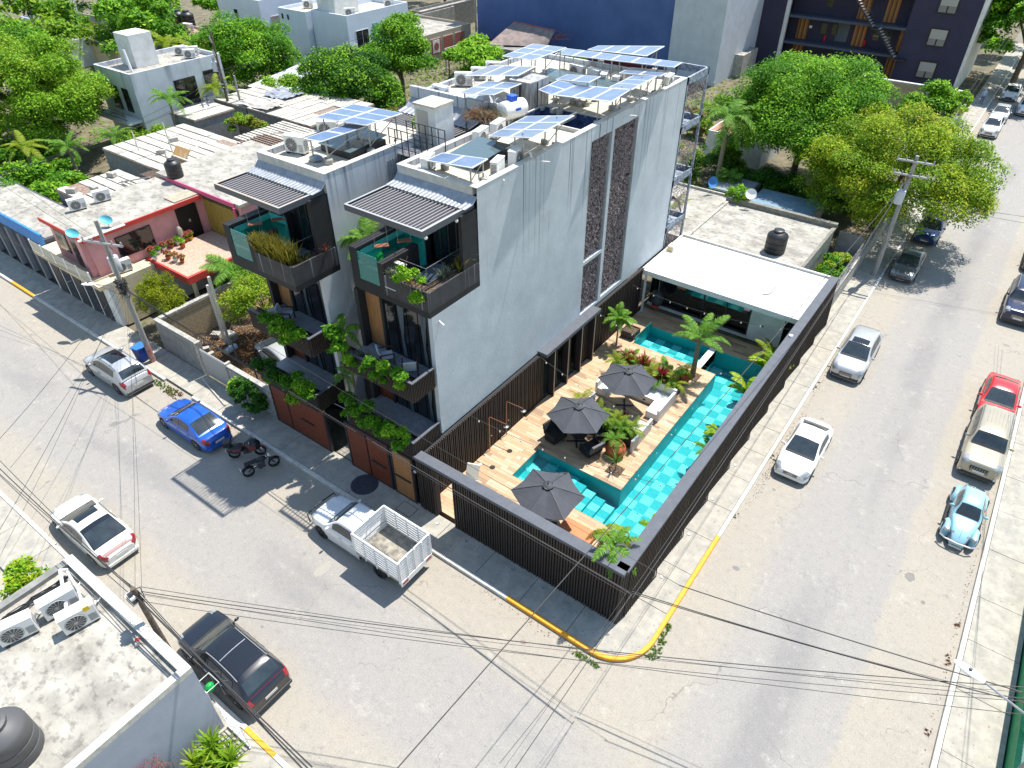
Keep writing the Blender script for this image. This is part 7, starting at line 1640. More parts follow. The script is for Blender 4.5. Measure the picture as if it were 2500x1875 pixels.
for k, (x, y, z) in enumerate(((-48.5, 6.2, 4.22), (-50.0, 8.4, 4.22), (-49.5, 5.0, 4.22), (-50.8, 13.2, 4.42), (-52.6, 15.5, 4.42), (-49.0, 15.2, 4.42))):
    tag(MB().box(x-.35, x+.35, y-.18, y+.18, z, z+.32, rz=.3*k).build('loose_block', concrete), ['loose concrete block in the middle of the near slab roof', 'loose concrete block at the back of the near slab roof', 'loose concrete block at the front left of the near slab roof', 'white bucket-like block on the stepped slab roof', 'loose block at the left of the stepped slab roof', 'loose block at the back of the stepped slab roof'][k], 'concrete block', 'loose blocks on the slab roofs')
t = thing('timber_truss', 'small leaning steel truss on the near slab roof', 'truss', (-46.5, 8.2, 4.3)); m = MB(); m.cyl((-48.2, 8.0, 4.3), (-45.0, 8.9, 5.2), .05, n=5); m.cyl((-48.2, 8.2, 4.35), (-45.1, 8.2, 4.5), .05, n=5); [m.cyl((-48+.5*k, 8.1+.08*k, 4.35+.12*k), (-47.7+.5*k, 8.2, 4.4), .025, n=4) for k in range(6)]; m.build('bars', concrete, t)
r_ = random.Random(21)
for k, (x, y, h) in enumerate(((-43.5, 9.9, 2.6), (-50.5, 14.0, 2.4), (-53.0, 12.5, 1.6), (-41.9, 10.2, 1.2))):
    tag(MB().cyl((x, y, 4.3), (x-.35, y+.1, 4.3+h), .05, n=5).build('leaning_pole', mat('pale_post', (.50, .48, .43), .85)), ['tall leaning pale pole next to the black water tank', 'thin leaning pole on the stepped slab roof', 'short pole at the left end of the stepped slab roof', 'short stub pole near the black water tank'][k], 'pole', 'pale poles on the slab roofs')
# blue fascia building at far left
t = house('blue_fascia_shop', 'low dark-fronted building with a long bright blue roof fascia at the left edge', -75, -44.8, .4, 4.0, 3.7, mat('dark_grey_front', (.07, .08, .10), .8), roofgrey, 0)
MB().box(-75, -44.75, .25, .4, 3.15, 4.05).build('blue_fascia', mat('sky_blue_fascia', (.04, .24, .62), .6, (.03, .19, .5), 2), t)
for k in range(16): MB().box(-74.5+k*1.85, -74.25+k*1.85, .1, .39, .15, 3.1).build('pillar', mat('grey_pillar', (.25, .26, .28), .8), t)
t = house('white_house', 'pale three-storey flat house with chimney block and dark balcony windows, upper left', -70.5, -64, 19.1, 29.0, 7.0, mat('white_render_stained', (.60, .63, .68), .85, (.50, .53, .59), .8, streak=((.2, .22, .26), 1.6, .55, .72, 2.2, 7.4)), roofgrey, .35)
win(t, 'x', 23.2, 25.6, 3.4, 5.9, -64, blackgloss, glass_dark, pane2=2); win(t, 'x', 26.6, 28.4, 4.3, 6.1, -64, darkmetal, glass_dark, pane2=2); win(t, 'y', -66.4, -65.3, 3.6, 5.8, 19.1, darkmetal); win(t, 'y', -68.6, -67.2, 3.6, 5.8, 19.1, darkmetal, name='door'); win(t, 'y', -66.6, -65.2, .4, 2.6, 19.1, darkmetal, name='door'); win(t, 'x', 26.2, 28.0, .8, 2.4, -64, darkmetal)
MB().box(-70.5, -64.2, 17.6, 19.05, 2.9, 3.1).build('balcony_slab', white, t); m = MB()
for k in range(22): m.box(-70.4+k*.28, -70.38+k*.28, 17.62, 17.65, 3.1, 4.1)
for z in (3.4, 3.75, 4.08): m.box(-70.5, -64.2, 17.61, 17.66, z, z+.03)
m.build('railing', darkmetal, t); m = MB(); m.box(-63.9, -63.2, 22.8, 26.0, 2.9, 3.0); [m.box(-63.25, -63.2, 22.8, 26.0, z, z+.03) for z in (3.3, 3.6, 3.95)]; [m.box(-63.25, -63.2, 22.8+k*.5, 22.84+k*.5, 3.0, 3.95) for k in range(7)]; m.build('side_railing', darkmetal, t)
MB().box(-69.6, -67.0, 21.6, 24.0, 6.95, 9.9).build('chimney_block', white, t); MB().cyl((-66.3, 20.6, 6.95), (-66.6, 20.6, 8.9), .14, n=8).build('roof_pipe', whitemetal, t)
for k, (x, y) in enumerate(((-68.2, 27.2), (-67.0, 27.9), (-66.2, 27.0))): ac(x, y, 6.95, .9, ['left', 'rear', 'right'][k]+' one of three AC units on the roof of the pale three-storey house', 'AC units on the pale house', 1.3)
t = house('pale_shed_house', 'low pale house with a ribbed light metal roof under the round green tree', -64, -57.5, 33.2, 39.0, 3.4, cream, roofgrey, 0)
MB().grid([[(-64.3+7.2*i/48, yy, zz+(.03 if i % 4 < 2 else -.03)) for i in range(49)] for yy, zz in ((31.6, 3.5), (39.2, 4.3))]).build('ribbed_roof', mat('ribbed_zinc', (.50, .53, .57), .5, (.40, .43, .47), .5, metal=.2), t); win(t, 'y', -60.8, -59.6, .2, 2.6, 33.2, darkmetal, name='door')
t = house('white_corner_house', 'lilac-white two-storey house with a tall side window behind the round green tree', -92, -82.6, 48.3, 62, 7.4, mat('lilac_white', (.70, .72, .80), .85, (.64, .66, .74), .6), roofgrey, .3); win(t, 'x', 49.8, 51.8, 1.6, 5.6, -82.6, white, mat('pinkish_glass', (.35, .28, .26), .3)); win(t, 'y', -88.5, -87.6, 4.6, 6.2, 48.3, white, glass_dark)
pbw = mat('pale_blue_white', (.64, .70, .80), .85, (.58, .64, .75), .6)
t = house('white_flat_house', 'bluish white flat-roofed house with small windows behind the timber pole', -78.6, -73.2, 48.2, 57, 7.0, pbw, roofcream, .35); win(t, 'x', 49.3, 50.6, 4.8, 6.0, -73.2, white, glass_dark, pane2=2); win(t, 'y', -78.0, -77.7, 6.1, 6.7, 48.2, darkmetal); win(t, 'y', -76.9, -76.6, 6.1, 6.7, 48.2, darkmetal)
t = house('white_balcony_house', 'white house with a teal panelled balcony and black window behind the two green trees', -73, -66.5, 49, 60, 7.0, pbw, roofcream, .5); win(t, 'x', 50.2, 52.4, 3.2, 5.6, -66.5, white, glass_dark, pane2=2); MB().box(-66.499, -66.44, 53.2, 54.4, 2.8, 6.0).build('teal_panel', mat('teal_panel', (.12, .26, .32), .6), t); MB().box(-66.49, -65.3, 49.2, 60, 2.5, 2.7).build('balcony_slab', white, t); MB().box(-65.34, -65.3, 49.2, 60, 2.7, 3.6).build('balcony_glass', glass_clear, t); MB().box(-72.8, -69.5, 50, 54, 7.0, 10.4).build('stair_block', white, t)
ac(-76.5, 51.5, 6.95, .9, 'AC unit on the white flat house behind the timber pole', 'far AC units', 1.5); ac(-68, 51.0, 6.95, .9, 'AC unit at the front of the white balcony house roof', 'far AC units', 1.5); ac(-68, 58, 6.95, .9, 'AC unit at the back of the white balcony house roof', 'far AC units', 1.5)
t = house('long_low_house', 'low building with red-brick latticed side behind the taller leafy tree', -76, -64, 59.9, 70, 3.4, mat('beige_front', (.42, .36, .28), .9), roofgrey, .25)
for k in range(3):
    y0 = 61.2+k*2.6; nb = MB().box(-63.99, -63.9, y0, y0+2.1, .9, 3.0).build('brick_panel', mat('mortar_pale', (.45, .40, .36), .9), t)
    me = MB().box(0, .02, 0, .36, 0, .20).mesh('brick', mat('brick_red', (.40, .09, .05), .8))
    for i in range(5):
        for j in range(8): add('brick', me, nb, (-63.9+76, y0+.06+i*.41-59.9, .97+j*.25))
sg = thing('wall_sign', 'small white sign with a round red-brown emblem on the brick-fronted building', 'sign', (-63.85, 61.4, 1.2)); MB().box(-63.85, -63.8, 61.5, 62.9, 1.2, 2.8).build('board', mat('sign_white', (.75, .74, .72), .6), sg); MB().lathe([(0, .03), (.5, .03), (.5, 0)], c=(-63.8, 62.2, 2.0), n=20, axis='x').build('emblem', mat('emblem_brown', (.32, .10, .08), .6), sg)
t = thing('sheet_roof_shed', 'shed with a weathered corrugated sheet roof on thin posts', 'shed', (-48, 55, 0)); a, b, c_, d = P(1095, 140, 3), P(1160, 145, 3), P(1190, 108, 3.4), P(1130, 100, 3.4)
rows = [[a.lerp(b, i/30)+Vector((0, 0, .04*(i % 2))) for i in range(31)], [d.lerp(c_, i/30)+Vector((0, 0, .04*(i % 2))) for i in range(31)]]; MB().grid(rows).build('corrugated_sheet', mat('old_zinc', (.38, .41, .44), .6, (.22, .25, .28), 2, 6, .4, .6, metal=.3), t); m = MB(); [m.cyl((q.x, q.y, 0), (q.x, q.y, q.z), .08, n=5) for q in (a, b, c_, d)]; m.build('posts', bark, t)
t = thing('ruined_shed', 'brown tar-board gable roof with a broken red end in front of the blue wall', 'shed', (-42, 62, 0))
def gab(pxs, zs): return [P(x, y, z) for (x, y), z in zip(pxs, zs)]
q = gab(((1190, 110), (1335, 113), (1355, 75), (1255, 53)), (3.0, 3.0, 4.6, 4.6)); rows = [[q[0].lerp(q[1], i/12)+Vector((0, 0, random.uniform(-.04, .04))) for i in range(13)], [q[0].lerp(q[1], i/12).lerp(q[3].lerp(q[2], i/12), .5)+Vector((0, 0, random.uniform(-.04, .04))) for i in range(13)], [q[3].lerp(q[2], i/12) for i in range(13)]]
MB().grid(rows).build('roof', mat('tar_board', (.17, .14, .13), .9, (.26, .20, .18), 1.2, 6, .4, .6), t); MB().tube([q[3], q[2]], .12, 5).build('ridge', mat('red_ridge', (.34, .05, .05), .8, (.2, .16, .15), 2), t); m = MB(); m.box(q[0].x, q[1].x, q[0].y+.3, q[0].y+5, 0, 2.8); m.build('walls', blockwall, t)
m = MB(); r_ = random.Random(2); [m.cyl((q[1].x+r_.uniform(-1.5, 1.2), q[1].y+r_.uniform(0, 4), 3.2+r_.random()), (q[1].x+r_.uniform(-1, 1.6), q[1].y+r_.uniform(0, 4), 3.4+r_.random()), .05, n=4) for k in range(16)]; m.build('broken_battens', mat('red_ridge', (.34, .05, .05), .8), t)
t = thing('open_shed', 'open pale timber roof frame beside the sheet roof shed', 'timber frame', (-52, 60, 0)); a = P(1085, 122, 2.8); m = MB(); [m.box(a.x, a.x+5.5, a.y+.7*k, a.y+.7*k+.14, 2.7, 2.85) for k in range(9)]; [m.box(a.x+1.3*k, a.x+1.3*k+.12, a.y, a.y+6, 2.86, 2.98) for k in range(5)]; [m.box(a.x+5.3*(k % 2), a.x+5.3*(k % 2)+.15, a.y+5.6*(k//2), a.y+5.6*(k//2)+.15, 0, 2.7) for k in range(4)]; m.build('battens', mat('pale_timber', (.45, .42, .38), .9), t)
# blue wall building and the pale wall next to it
t = thing('blue_building', 'huge windowless blue wall of the building behind the solar panels', 'building', (-66.0, 74, 0)); MB().box(-65.9, -34.3, 74, 95, .9, 17).build('blue_wall', navy, t); MB().box(-65.9, -34.3, 73.95, 95, 0, .9).build('red_base', mat('dark_red_base', (.16, .02, .03), .8), t); 
t = thing('pale_building', 'tall pale grey-blue rendered wall right of the blue wall', 'building', (-34.2, 73.5, 0)); MB().box(-34.25, -27.6, 73.4, 95, 0, 15).build('walls', paleplaster, t); MB().box(-34.25, -27.5, 73.3, 73.39, .0, .5).build('base', capm, t)
t = house('small_grey_house', 'small stained grey house with little windows between the pale wall and the dark building', -31.5, -25.5, 96, 104, 8, graffiti, roofgrey, .3); win(t, 'y', -28.6, -27.6, 4, 4.8, 96, white, glass_dark, pane2=2)
t = house('white_gable_annex', 'low grey wall annex beside the foot of the dark building', -31.8, -26.4, 79, 84, 2.6, concrete, roofgrey, .1)
# dark apartment building
t = thing('dark_apartments', 'dark indigo apartment building with outside stair and wood-striped panels', 'building', (-29.4, 87, 0))
MB().box(-29.4, -24.7, 86.2, 100, 0, 13).build('left_wing', navydark, t); MB().box(-24.6, -3.0, 89.2, 100, 0, 13).build('main_wall', navydark, t); MB().box(-10.0, -2.9, 86.9, 89.19, 0, 13).build('right_wing', navydark, t); MB().box(-2.88, -2.6, 86.9, 100, 0, 13).build('white_edge', white, t)
for z in (3.1, 6.2, 9.6): MB().box(-24.6, -10.0, 86.9, 89.19, z, z+.28).build('gallery_slab', mat('slate_slab', (.06, .075, .11), .7), t)
MB().box(-24.65, -24.2, 86.5, 87.0, 0, 13).build('white_column', white, t)
stripe = [mat('stripe_wood_%d' % k, c, .6) for k, c in enumerate(((.42, .20, .05), (.12, .05, .02), (.30, .12, .04)))]
for (x, z) in ((-23.4, 3.5), (-23.4, .4), (-16.2, 3.5), (-16.4, 6.6), (-10.9, 3.5), (-11.4, .4), (-13.2, 6.6)):
    for k in range(8): MB().box(x+k*.18, x+k*.18+.165, 89.08, 89.185, z-.1, z+2.6).build('wood_stripe', stripe[(k*5+int(x*3)) % 3], t)
for (x, z) in ((-20.4, 4.3), (-19.0, 4.3), (-13.9, 4.3), (-12.5, 4.3), (-20.4, 7.4), (-12.6, 7.4)): win(t, 'y', x, x+.8, z, z+1.3, 89.19, blackgloss, glass_dark)
win(t, 'y', -18.4, -16.8, 3.6, 5.9, 89.19, blackgloss, curtain)
for z in (1.3, 4.9, 8.4): 
    f = win(t, 'y', -7.4, -5.3, z, z+2.0, 86.9, blackgloss, mat('lower_pane', (.22, .22, .22), .2), pane2=2, g=.16); MB().box(-7.22, -5.46, 86.82, 86.835, z+.85, z+1.86).build('blind', mat('blind_pane', (.36, .35, .33), .4), f)
st = MB(); tr_ = mat('stair_tread', (.45, .40, .34), .7)
for k in range(12): MB().box(-16.6+k*.25, -16.3+k*.25, 86.0, 86.9, 9.5-k*.28, 9.56-k*.28).build('stair_tread', tr_, t)
for k in range(11): MB().box(-12.9+k*.25, -12.6+k*.25, 86.0, 86.9, 6.2-k*.28, 6.26-k*.28).build('stair_tread', tr_, t)
m = MB(); m.cyl((-16.6, 86.0, 9.4), (-13.5, 86.0, 6.15), .09, n=5); m.cyl((-12.9, 86.0, 6.1), (-10.1, 86.0, 3.1), .09, n=5); m.box(-13.7, -12.8, 85.9, 86.9, 6.1, 6.2); m.box(-10.2, -8.9, 85.9, 86.9, 3.1, 3.2); m.cyl((-16.6, 86.0, 10.4), (-13.5, 86.0, 7.15), .03, n=4); m.cyl((-12.9, 86.0, 7.1), (-10.1, 86.0, 4.1), .03, n=4); m.build('stair_frame', darkmetal, t)
for k, (x, z) in enumerate(((-21.9, 4.8), (-11.0+.2, 4.9), (-12.6, 1.5))): MB().box(x, x+.35, 89.1, 89.18, z, z+.3).build('unit_sign', mat('sign_white', (.75, .74, .72), .6), t)
for (x, z) in ((-19.6, 3.5), (-14.6, 3.5)): MB().cyl((x, 89.05, z), (x, 89.05, z+.7), .13, n=8).build('fire_extinguisher', mat('red_ext', (.6, .01, .02), .4), t)
t = thing('block_fence_wall', 'long concrete block garden wall with white coping in front of the dark building', 'wall', (-19, 78.2, 0)); MB().box(-19, -1.0, 78.1, 78.35, 0, 2.6).build('wall', blocktan, t); MB().box(-19, -.9, 78.05, 78.4, 2.6, 2.72).build('coping', white, t); m = MB(); m.box(-9.2, -8.8, 77.95, 78.09, 0, 2.6); m.box(-4.6, -4.2, 77.95, 78.09, 0, 2.6); m.build('pillar', concrete, t)
# grey flat roof behind the pavilion, its garden and fence
t = house('grey_roof_house', 'low house with a large weathered grey flat roof behind the white pavilion', -10.3, -2.3, 27.2, 34.8, 3.1, concrete, roofgrey, .05); MB().box(-10.4, -2.2, 34.6, 34.95, 3.06, 3.42).build('rear_kerb', mat('mossy_edge', (.14, .14, .12), .95, (.25, .24, .2), 3), t); MB().box(-2.42, -2.2, 27.2, 34.59, 3.0, 3.2).build('side_kerb', mat('mossy_edge', (.14, .14, .12), .95), t)
t = house('grey_roof_annex', 'lower grey flat roof annex next to the steel stair frame', -15.5, -10.4, 27.6, 36.5, 2.7, concrete, roofgrey, .12)
tank(-4.6, 28.9, 3.05, 'black water tank on the weathered grey roof just behind the white pavilion', 1.25)
def dish(x, y, z, label, colm, s=1.0, rot=(.9, 0, .4)):
    t = thing('satellite_dish', label, 'satellite dish', (x, y, z)); m = MB(); m.lathe([(0, 0), (.15*s, .02*s), (.3*s, .07*s), (.4*s, .13*s)], n=18); d = m.build('dish', colm, t, world=False, smooth=True); d.location = (0, 0, .7*s); d.rotation_euler = rot; MB().cyl((0, 0, 0), (0, 0, .7*s), .025, n=5).build('mast', steel, t, world=False)
dish(-8.6, 34.5, 3.4, 'white satellite dish at the back edge of the weathered grey roof', whitemetal); dish(-12.3, 36.2, 2.8, 'blue satellite dish on the low annex beyond the steel stair frame', mat('blue_dish', (.06, .22, .55), .5), 1.1, (1.2, 0, 1.0))
t = house('corrugated_lean_to', 'blue-grey corrugated lean-to in the shade of the big tree', -9.5, -4.5, 36.2, 40.5, 2.4, blockwall, mat('bluish_sheet', (.10, .20, .30), .6, (.22, .32, .40), 2, stretch=(1, 8, 1)), 0)
t = house('green_lean_to', 'small green-edged shed roof left of the blue-grey lean-to', -13.0, -9.8, 37.5, 41, 2.6, mat('dark_green_wood', (.03, .07, .05), .8), mat('grey_blue_sheet', (.22, .25, .27), .7), 0)
t = house('pink_roof_cottage', 'small cottage with a pinkish tiled roof beyond the coconut palm', -18.5, -13.0, 50, 56, 2.8, white, mat('salmon_roof', (.50, .22, .16), .85, (.42, .18, .13), 1.5), 0); tank(-13.6, 57.5, 2.6, 'cream water tank near the pinkish roof cottage', 1.4, cream)
t = house('tree_side_house', 'house half hidden under the yellow-green tree', -7.5, -1.2, 46, 60, 2.8, cream, roofgrey, .1)
t = thing('street_fence', 'pierced concrete block fence with wire along the right-hand pavement', 'fence', (-.2, 27.1, 0)); MB().box(-.3, -.1, 27.1, 76, 0, 1.1).build('base_wall', concrete, t)
me = MB().box(-.1, .1, 0, .12, 0, .28).mesh('block_rib', concrete)
for k in range(90): add('block_rib', me, t, (0, .05+k*.3, 1.1))
MB().box(-.3, -.1, 27.1, 54.2, 1.38, 1.5).build('top_course', concrete, t); m = MB()
for k in range(20): m.cyl((-.2, 27.2+2.4*k, 1.1), (-.2, 27.2+2.4*k, 2.6), .035, n=5)
for z in (1.7, 2.0, 2.3, 2.55): m.cyl((-.2, 27.2, z), (-.2, 75, z), .012, n=4)
m.build('wire_mesh', steel, t)
MB().box(-.32, -.05, 54.3, 76, 1.1, 2.0).build('block_wall', blockwall, t)
t = thing('side_garden_wall', 'dark wall between the weathered grey roof and the narrow garden', 'wall', (-2.1, 35, 0)); MB().box(-2.1, -.4, 35.9, 36.1, 0, 2.4).build('wall', blockwall, t)
# vacant lot
t = thing('lot_wall', 'grey rendered wall with gate closing the vacant lot from the street', 'wall', (-32, .1, 0)); MB().box(-31.9, -27.7, .12, .36, 0, 2.3).build('left_part', blockwall, t)
me = MB().box(.01, .39, -.03, 0, .01, .19).mesh('block', concrete)
MB().box(-25.0, -21.0, .12, .32, 0, 1.9).build('right_part', mortar, t)
for j in range(9):
    for i in range(10): add('block', me, t, (7.0+i*.4-(.2 if j % 2 else 0)+.0, .02, .02+j*.2))
m = MB(); m.box(-31.95, -27.65, .10, .38, 2.3, 2.36); m.box(-25.0, -21.0, .08, .36, 1.9, 1.97); m.build('cap', concrete, t); m = MB(); m.box(-27.8, -27.6, .05, .4, 0, 2.4); m.box(-25.1, -24.95, .05, .4, 0, 2.1); m.build('gate_pillar', concrete, t)
g = MB().box(-27.55, -25.12, .16, .2, .2, 2.0).build('gate', mat('gate_grey', (.35, .36, .36), .6), t)
me = MB().box(.01, .12, -.03, 0, 0, 1.75).mesh('gate_strip', mat('gate_strip', (.48, .48, .46), .6, (.38, .36, .33), 4))
for k in range(17): add('gate_strip', me, g, (4.5+k*.143, .055, .22))
tag(MB().cyl((-27.3, -.35, .25), (-24.3, -1.0, .2), .05, n=6).build('wooden_beam', mat('pale_timber', (.45, .42, .38), .9)), 'pale beam lying along the pavement in front of the lot gate', 'beam')
t = thing('lot_side_wall', 'tan block wall on the left side of the vacant lot', 'wall', (-31.8, .4, 0)); MB().box(-31.9, -31.68, .4, 6.5, 0, 2.25).build('core', mortar, t); MB().box(-31.92, -31.6, .4, 6.5, 2.25, 2.4).build('cap', concrete, t)
me = MB().box(0, .035, .01, .39, .01, .19).mesh('block', blocktan)
for j in range(11):
    for i in range(15): add('block', me, t, (.12, .02+i*.4+(.0 if j % 2 else .12), .03+j*.2))
MB().box(-32, -21, .4, 9, -.1, .02).build('lot_ground', mat('leaf_litter_soil', (.11, .06, .035), .95, (.05, .03, .02), 3, 8, col3=(.28, .20, .10), s3=7, m3=(.52, .6)), kind='structure')
lt = tag(leaves([((-27.5, 3.2, .05), (3.4, 2.6, .05))], 5200, .13, 'leaf_litter', 'dry', None, up=.9, shell=.05), 'brown dead leaves covering the vacant lot', 'leaf litter', kind='stuff')
t = thing('plastic_drum', 'battered blue and white plastic drum in the vacant lot', 'drum', (-28.5, 2.5, .05)); MB().lathe([(0, -.35), (.2, -.35), (.22, 0), (.2, .35), (0, .35)], c=(0, 0, .2), n=14, axis='y').build('drum', mat('faded_blue_plastic', (.10, .30, .45), .6, (.6, .6, .6), 3), t, world=False)
t = thing('wire_coil', 'coils of black hose leaning in the corner of the vacant lot', 'hose', (-30.6, 1.9, .0)); m = MB()
for k in range(6): m.tube([(-30.6+.1*k+.05*cos(a), 1.7+.45*cos(a)+.1*k, .5+.45*sin(a)) for a in [2*pi*i/18 for i in range(19)]], .02, 4)
m.build('loops', cable, t)
for k, (x, y, s) in enumerate(((-29.7, 3.3, .4), (-30.6, 2.9, .3), (-29.9, 1.6, .22), (-29.2, 1.5, .2), (-28.9, 1.1, .18))): tag(MB().box(x-s, x+s, y-s*.7, y+s*.7, 0, s*1.2, rz=k*.5).build('rubble_stone', concrete), ['largest grey rubble block by the pale posts', 'grey rubble block against the tan wall', 'small rubble stone near the gate pillar', 'small rubble stone in the middle of the rubble', 'smallest rubble stone near the lot gate'][k], 'rubble', 'rubble in the vacant lot')
# bottom-left grey flat roof
zr = 4.2
t = thing('near_grey_roof', 'flat-roofed pale house at the lower left corner with a white parapet', 'house', (-30, -30, 0)); wallb = mat('blue_grey_wall', (.40, .43, .50), .85, (.32, .35, .42), .8, 8, .3, .7, .2, 10)
MB().box(-16.75, -9.25, -30, -11.82, 0, zr-.25).build('walls', wallb, t); MB().box(-16.5, -9.5, -29.8, -12.1, zr-.249, zr-.2).build('roof', roofgrey, t)
m = MB(); m.box(-16.75, -9.25, -12.14, -11.82, zr-.25, zr); m.box(-9.52, -9.25, -30, -12.14, zr-.25, zr); m.build('white_parapet', kerbwhite, t); MB().box(-16.75, -16.45, -30, -12.14, zr-.25, zr-.02).build('grey_parapet', blockwall, t)
G3 = 'AC units on the near grey roof'
for k, (px, py, lab) in enumerate(((140, 1465, 'AC unit with a ribbed grille nearest the white parapet corner on the near grey roof'), (188, 1500, 'AC unit with a round fan and yellow label on the near grey roof'), (35, 1530, 'AC unit with a round fan cut by the left edge on the near grey roof'))):
    p = P(px, py, zr+.35); o = ac(p.x, p.y, zr-.2, 1.42-.08*k, lab, G3, 1.28)
p = P(188, 1500, zr+.35)
tag(MB().box(.18, .33, -.235, -.225, .62, .78).build('energy_label', mat('label_yellow', (.75, .52, .02), .6), bpy.data.objects[[o.name for o in COL.objects if o.get('label') == 'AC unit with a round fan and yellow label on the near grey roof'][0]], world=False))
t = thing('roof_pipes', 'white insulated pipes and tangled cables at the parapet corner of the near grey roof', 'pipes', (-15.9, -12.6, zr)); m = MB(); m.tube([(-14.3, -13.2, zr+.1), (-15.2, -12.75, zr+.5), (-15.9, -12.5, zr+.45), (-16.1, -12.3, zr+.1)], .06, 7); m.tube([(-13.6, -12.9, zr+.1), (-14.8, -12.5, zr+.3), (-15.9, -12.35, zr+.2)], .045, 7); m.build('insulated_pipe', whitemetal, t); m = MB(); r_ = random.Random(3)
for k in range(12): m.tube([(-16.0+r_.uniform(-.1, .2), -12.5-i*.5+r_.uniform(-.12, .12), zr-.15+r_.random()*.15) for i in range(8)], .018, 4)
m.build('cables', cable, t)
tankg = mat('tank_grey', (.085, .085, .088), .55); tank(-11.2, -16.35, zr-.2, 'big dark grey water tank at the bottom left edge of the near grey roof', 1.35, tankg)
t = thing('plastic_bottle', 'crushed red-labelled plastic bottle by the white parapet of the near grey roof', 'bottle', (-11.6, -12.32, zr-.15), rz=2.6); MB().lathe([(0, -.2), (.07, -.19), (.07, .1), (.03, .18), (0, .2)], c=(0, 0, .06), n=10, axis='x').build('bottle', mat('clear_plastic', (.40, .38, .36), .2), t, world=False); MB().lathe([(.073, -.08), (.073, .06)], c=(0, 0, .06), n=10, axis='x').build('label_band', redtrim, t, world=False)
# left of the near roof: planter boxes and plants
t = thing('planter_block', 'grey stone planter boxes with leafy plants left of the near grey roof', 'planter', (-19.5, -13, 0)); m = MB(); m.box(-19.3, -17.8, -13.4, -12.2, 0, .8); m.box(-19.2, -17.9, -12.1, -11.75, 0, .5); m.build('box', concrete, t); bush('pavement_shrub', 'yellow-green shrub over the planter boxes at the left edge', (-19.9, -13.2, 1.6), (.9, .8, .9), 1600, .16, 'lime', 'yellow')
tag(MB().lathe([(0, .5), (.2, .46), (.3, .3), (.32, 0)], c=(-18.1, -12.0, .15), n=14).build('green_basin', mat('dull_green', (.08, .22, .10), .5)), 'upturned green basin beside the grey planter boxes', 'basin')
MB().box(-60, -20.2, -30, -13.4, -.2, .02).build('lot_ground', mat('pale_yard', (.42, .38, .30), .95, (.3, .27, .2), 1.2), kind='structure')
# window grilles and bag on the right of the near house
t = thing('window_grille', 'white barred grille leaning out over the pavement beside the near house', 'grille', (-9.2, -11.8, .15)); m = MB()
for k in range(6): m.cyl((-9.1+.0, -11.75+.0, .3+.28*k), (-7.9, -11.75, .3+.28*k), .02, n=4)
for k in range(5): m.cyl((-9.1+.3*k, -11.74, .25), (-9.1+.3*k, -11.74, 1.75), .02, n=4)
m.build('bars', whitemetal, t); m = MB(); m.box(-9.15, -7.85, -11.78, -11.72, .2, .25); m.box(-9.15, -7.85, -11.78, -11.72, 1.75, 1.8); m.build('frame', whitemetal, t)
p = P(510, 1672, .9); t = thing('green_bag', 'bright green plastic bag in a metal stand beside the near house and black SUV', 'bag', (p.x, p.y, .15)); MB().ell((0, 0, .58), (.17, .2, .22), 9, 6).build('bag', mat('bright_green_bag', (.0, .32, .06), .6), t, world=False); m = MB(); [m.cyl((a, b, 0), (a, b, .9), .02, n=4) for a in (-.3, .3) for b in (-.25, .25)]; m.tube([(-.3, -.25, .9), (.3, -.25, .9), (.3, .25, .9), (-.3, .25, .9), (-.3, -.25, .9)], .02, 4); m.build('stand', whitemetal, t, world=False)
t = thing('agave_clump', 'dense yellow-green strap-leaved clump at the bottom of the near house wall', 'plant', (-8.3, -13.2, .1)); [tuft(t, -8.2+random.uniform(-.55, .55), -12.9+random.uniform(-.5, .5), .3+random.random()*.5, 18, .75, .10, 1.1, 'banana' if k % 3 else 'palmy') for k in range(26)]
t = thing('dry_shrub', 'leafless brownish shrub against the blue-grey wall of the near house', 'shrub', (-8.9, -14.3, .1)); m = MB(); r_ = random.Random(6)
for k in range(40): x, y = -8.9+r_.uniform(-.3, .4), -14.4+r_.uniform(-.5, .6); m.tube([(x, y, .1), (x+r_.uniform(-.3, .4), y+r_.uniform(-.3, .3), .9+r_.random()), (x+r_.uniform(-.4, .5), y+r_.uniform(-.4, .4), 1.5+r_.random()*.8)], .008, 4)
m.build('twigs', mat('reddish_twig', (.22, .11, .08), .9), t); leaves([((-8.9, -14.4, 1.9), (.5, .6, .5))], 300, .05, 'buds', 'red', t, shell=.1)
# right side: green railing wall
t = thing('green_railing', 'green painted wall with white mesh railing at the right edge', 'fence', (13.0, -8, 0)); gw = mat('green_paint', (.03, .30, .12), .6, (.02, .22, .09), 3); MB().box(13.35, 13.6, -8, 14, 0, 1.0).build('green_wall', gw, t); MB().box(13.3, 13.65, -8, 14, 1.0, 1.1).build('green_cap', gw, t)
for k in range(8):
    y0 = -6.5+k*2.6; MB().box(13.38, 13.55, y0, y0+.18, 1.1, 2.5).build('post', gw, t); m = MB()
    for i in range(16): m.cyl((13.46, y0+.2+i*.15, 1.15), (13.46, y0+.2+i*.15, 2.4), .012, n=4)
    for i in range(9): m.cyl((13.46, y0+.18, 1.2+i*.15), (13.46, y0+2.6, 1.2+i*.15), .012, n=4)
    m.build('mesh_panel', whitemetal, t, kind='stuff')
MB().box(13.3, 13.6, -8, 14, 2.45, 2.55).build('top_rail', gw, t)
MB().box(13.66, 22, -10, 60, 0, .12).build('school_yard', mat('yard_concrete', (.40, .38, .33), .9), kind='structure')
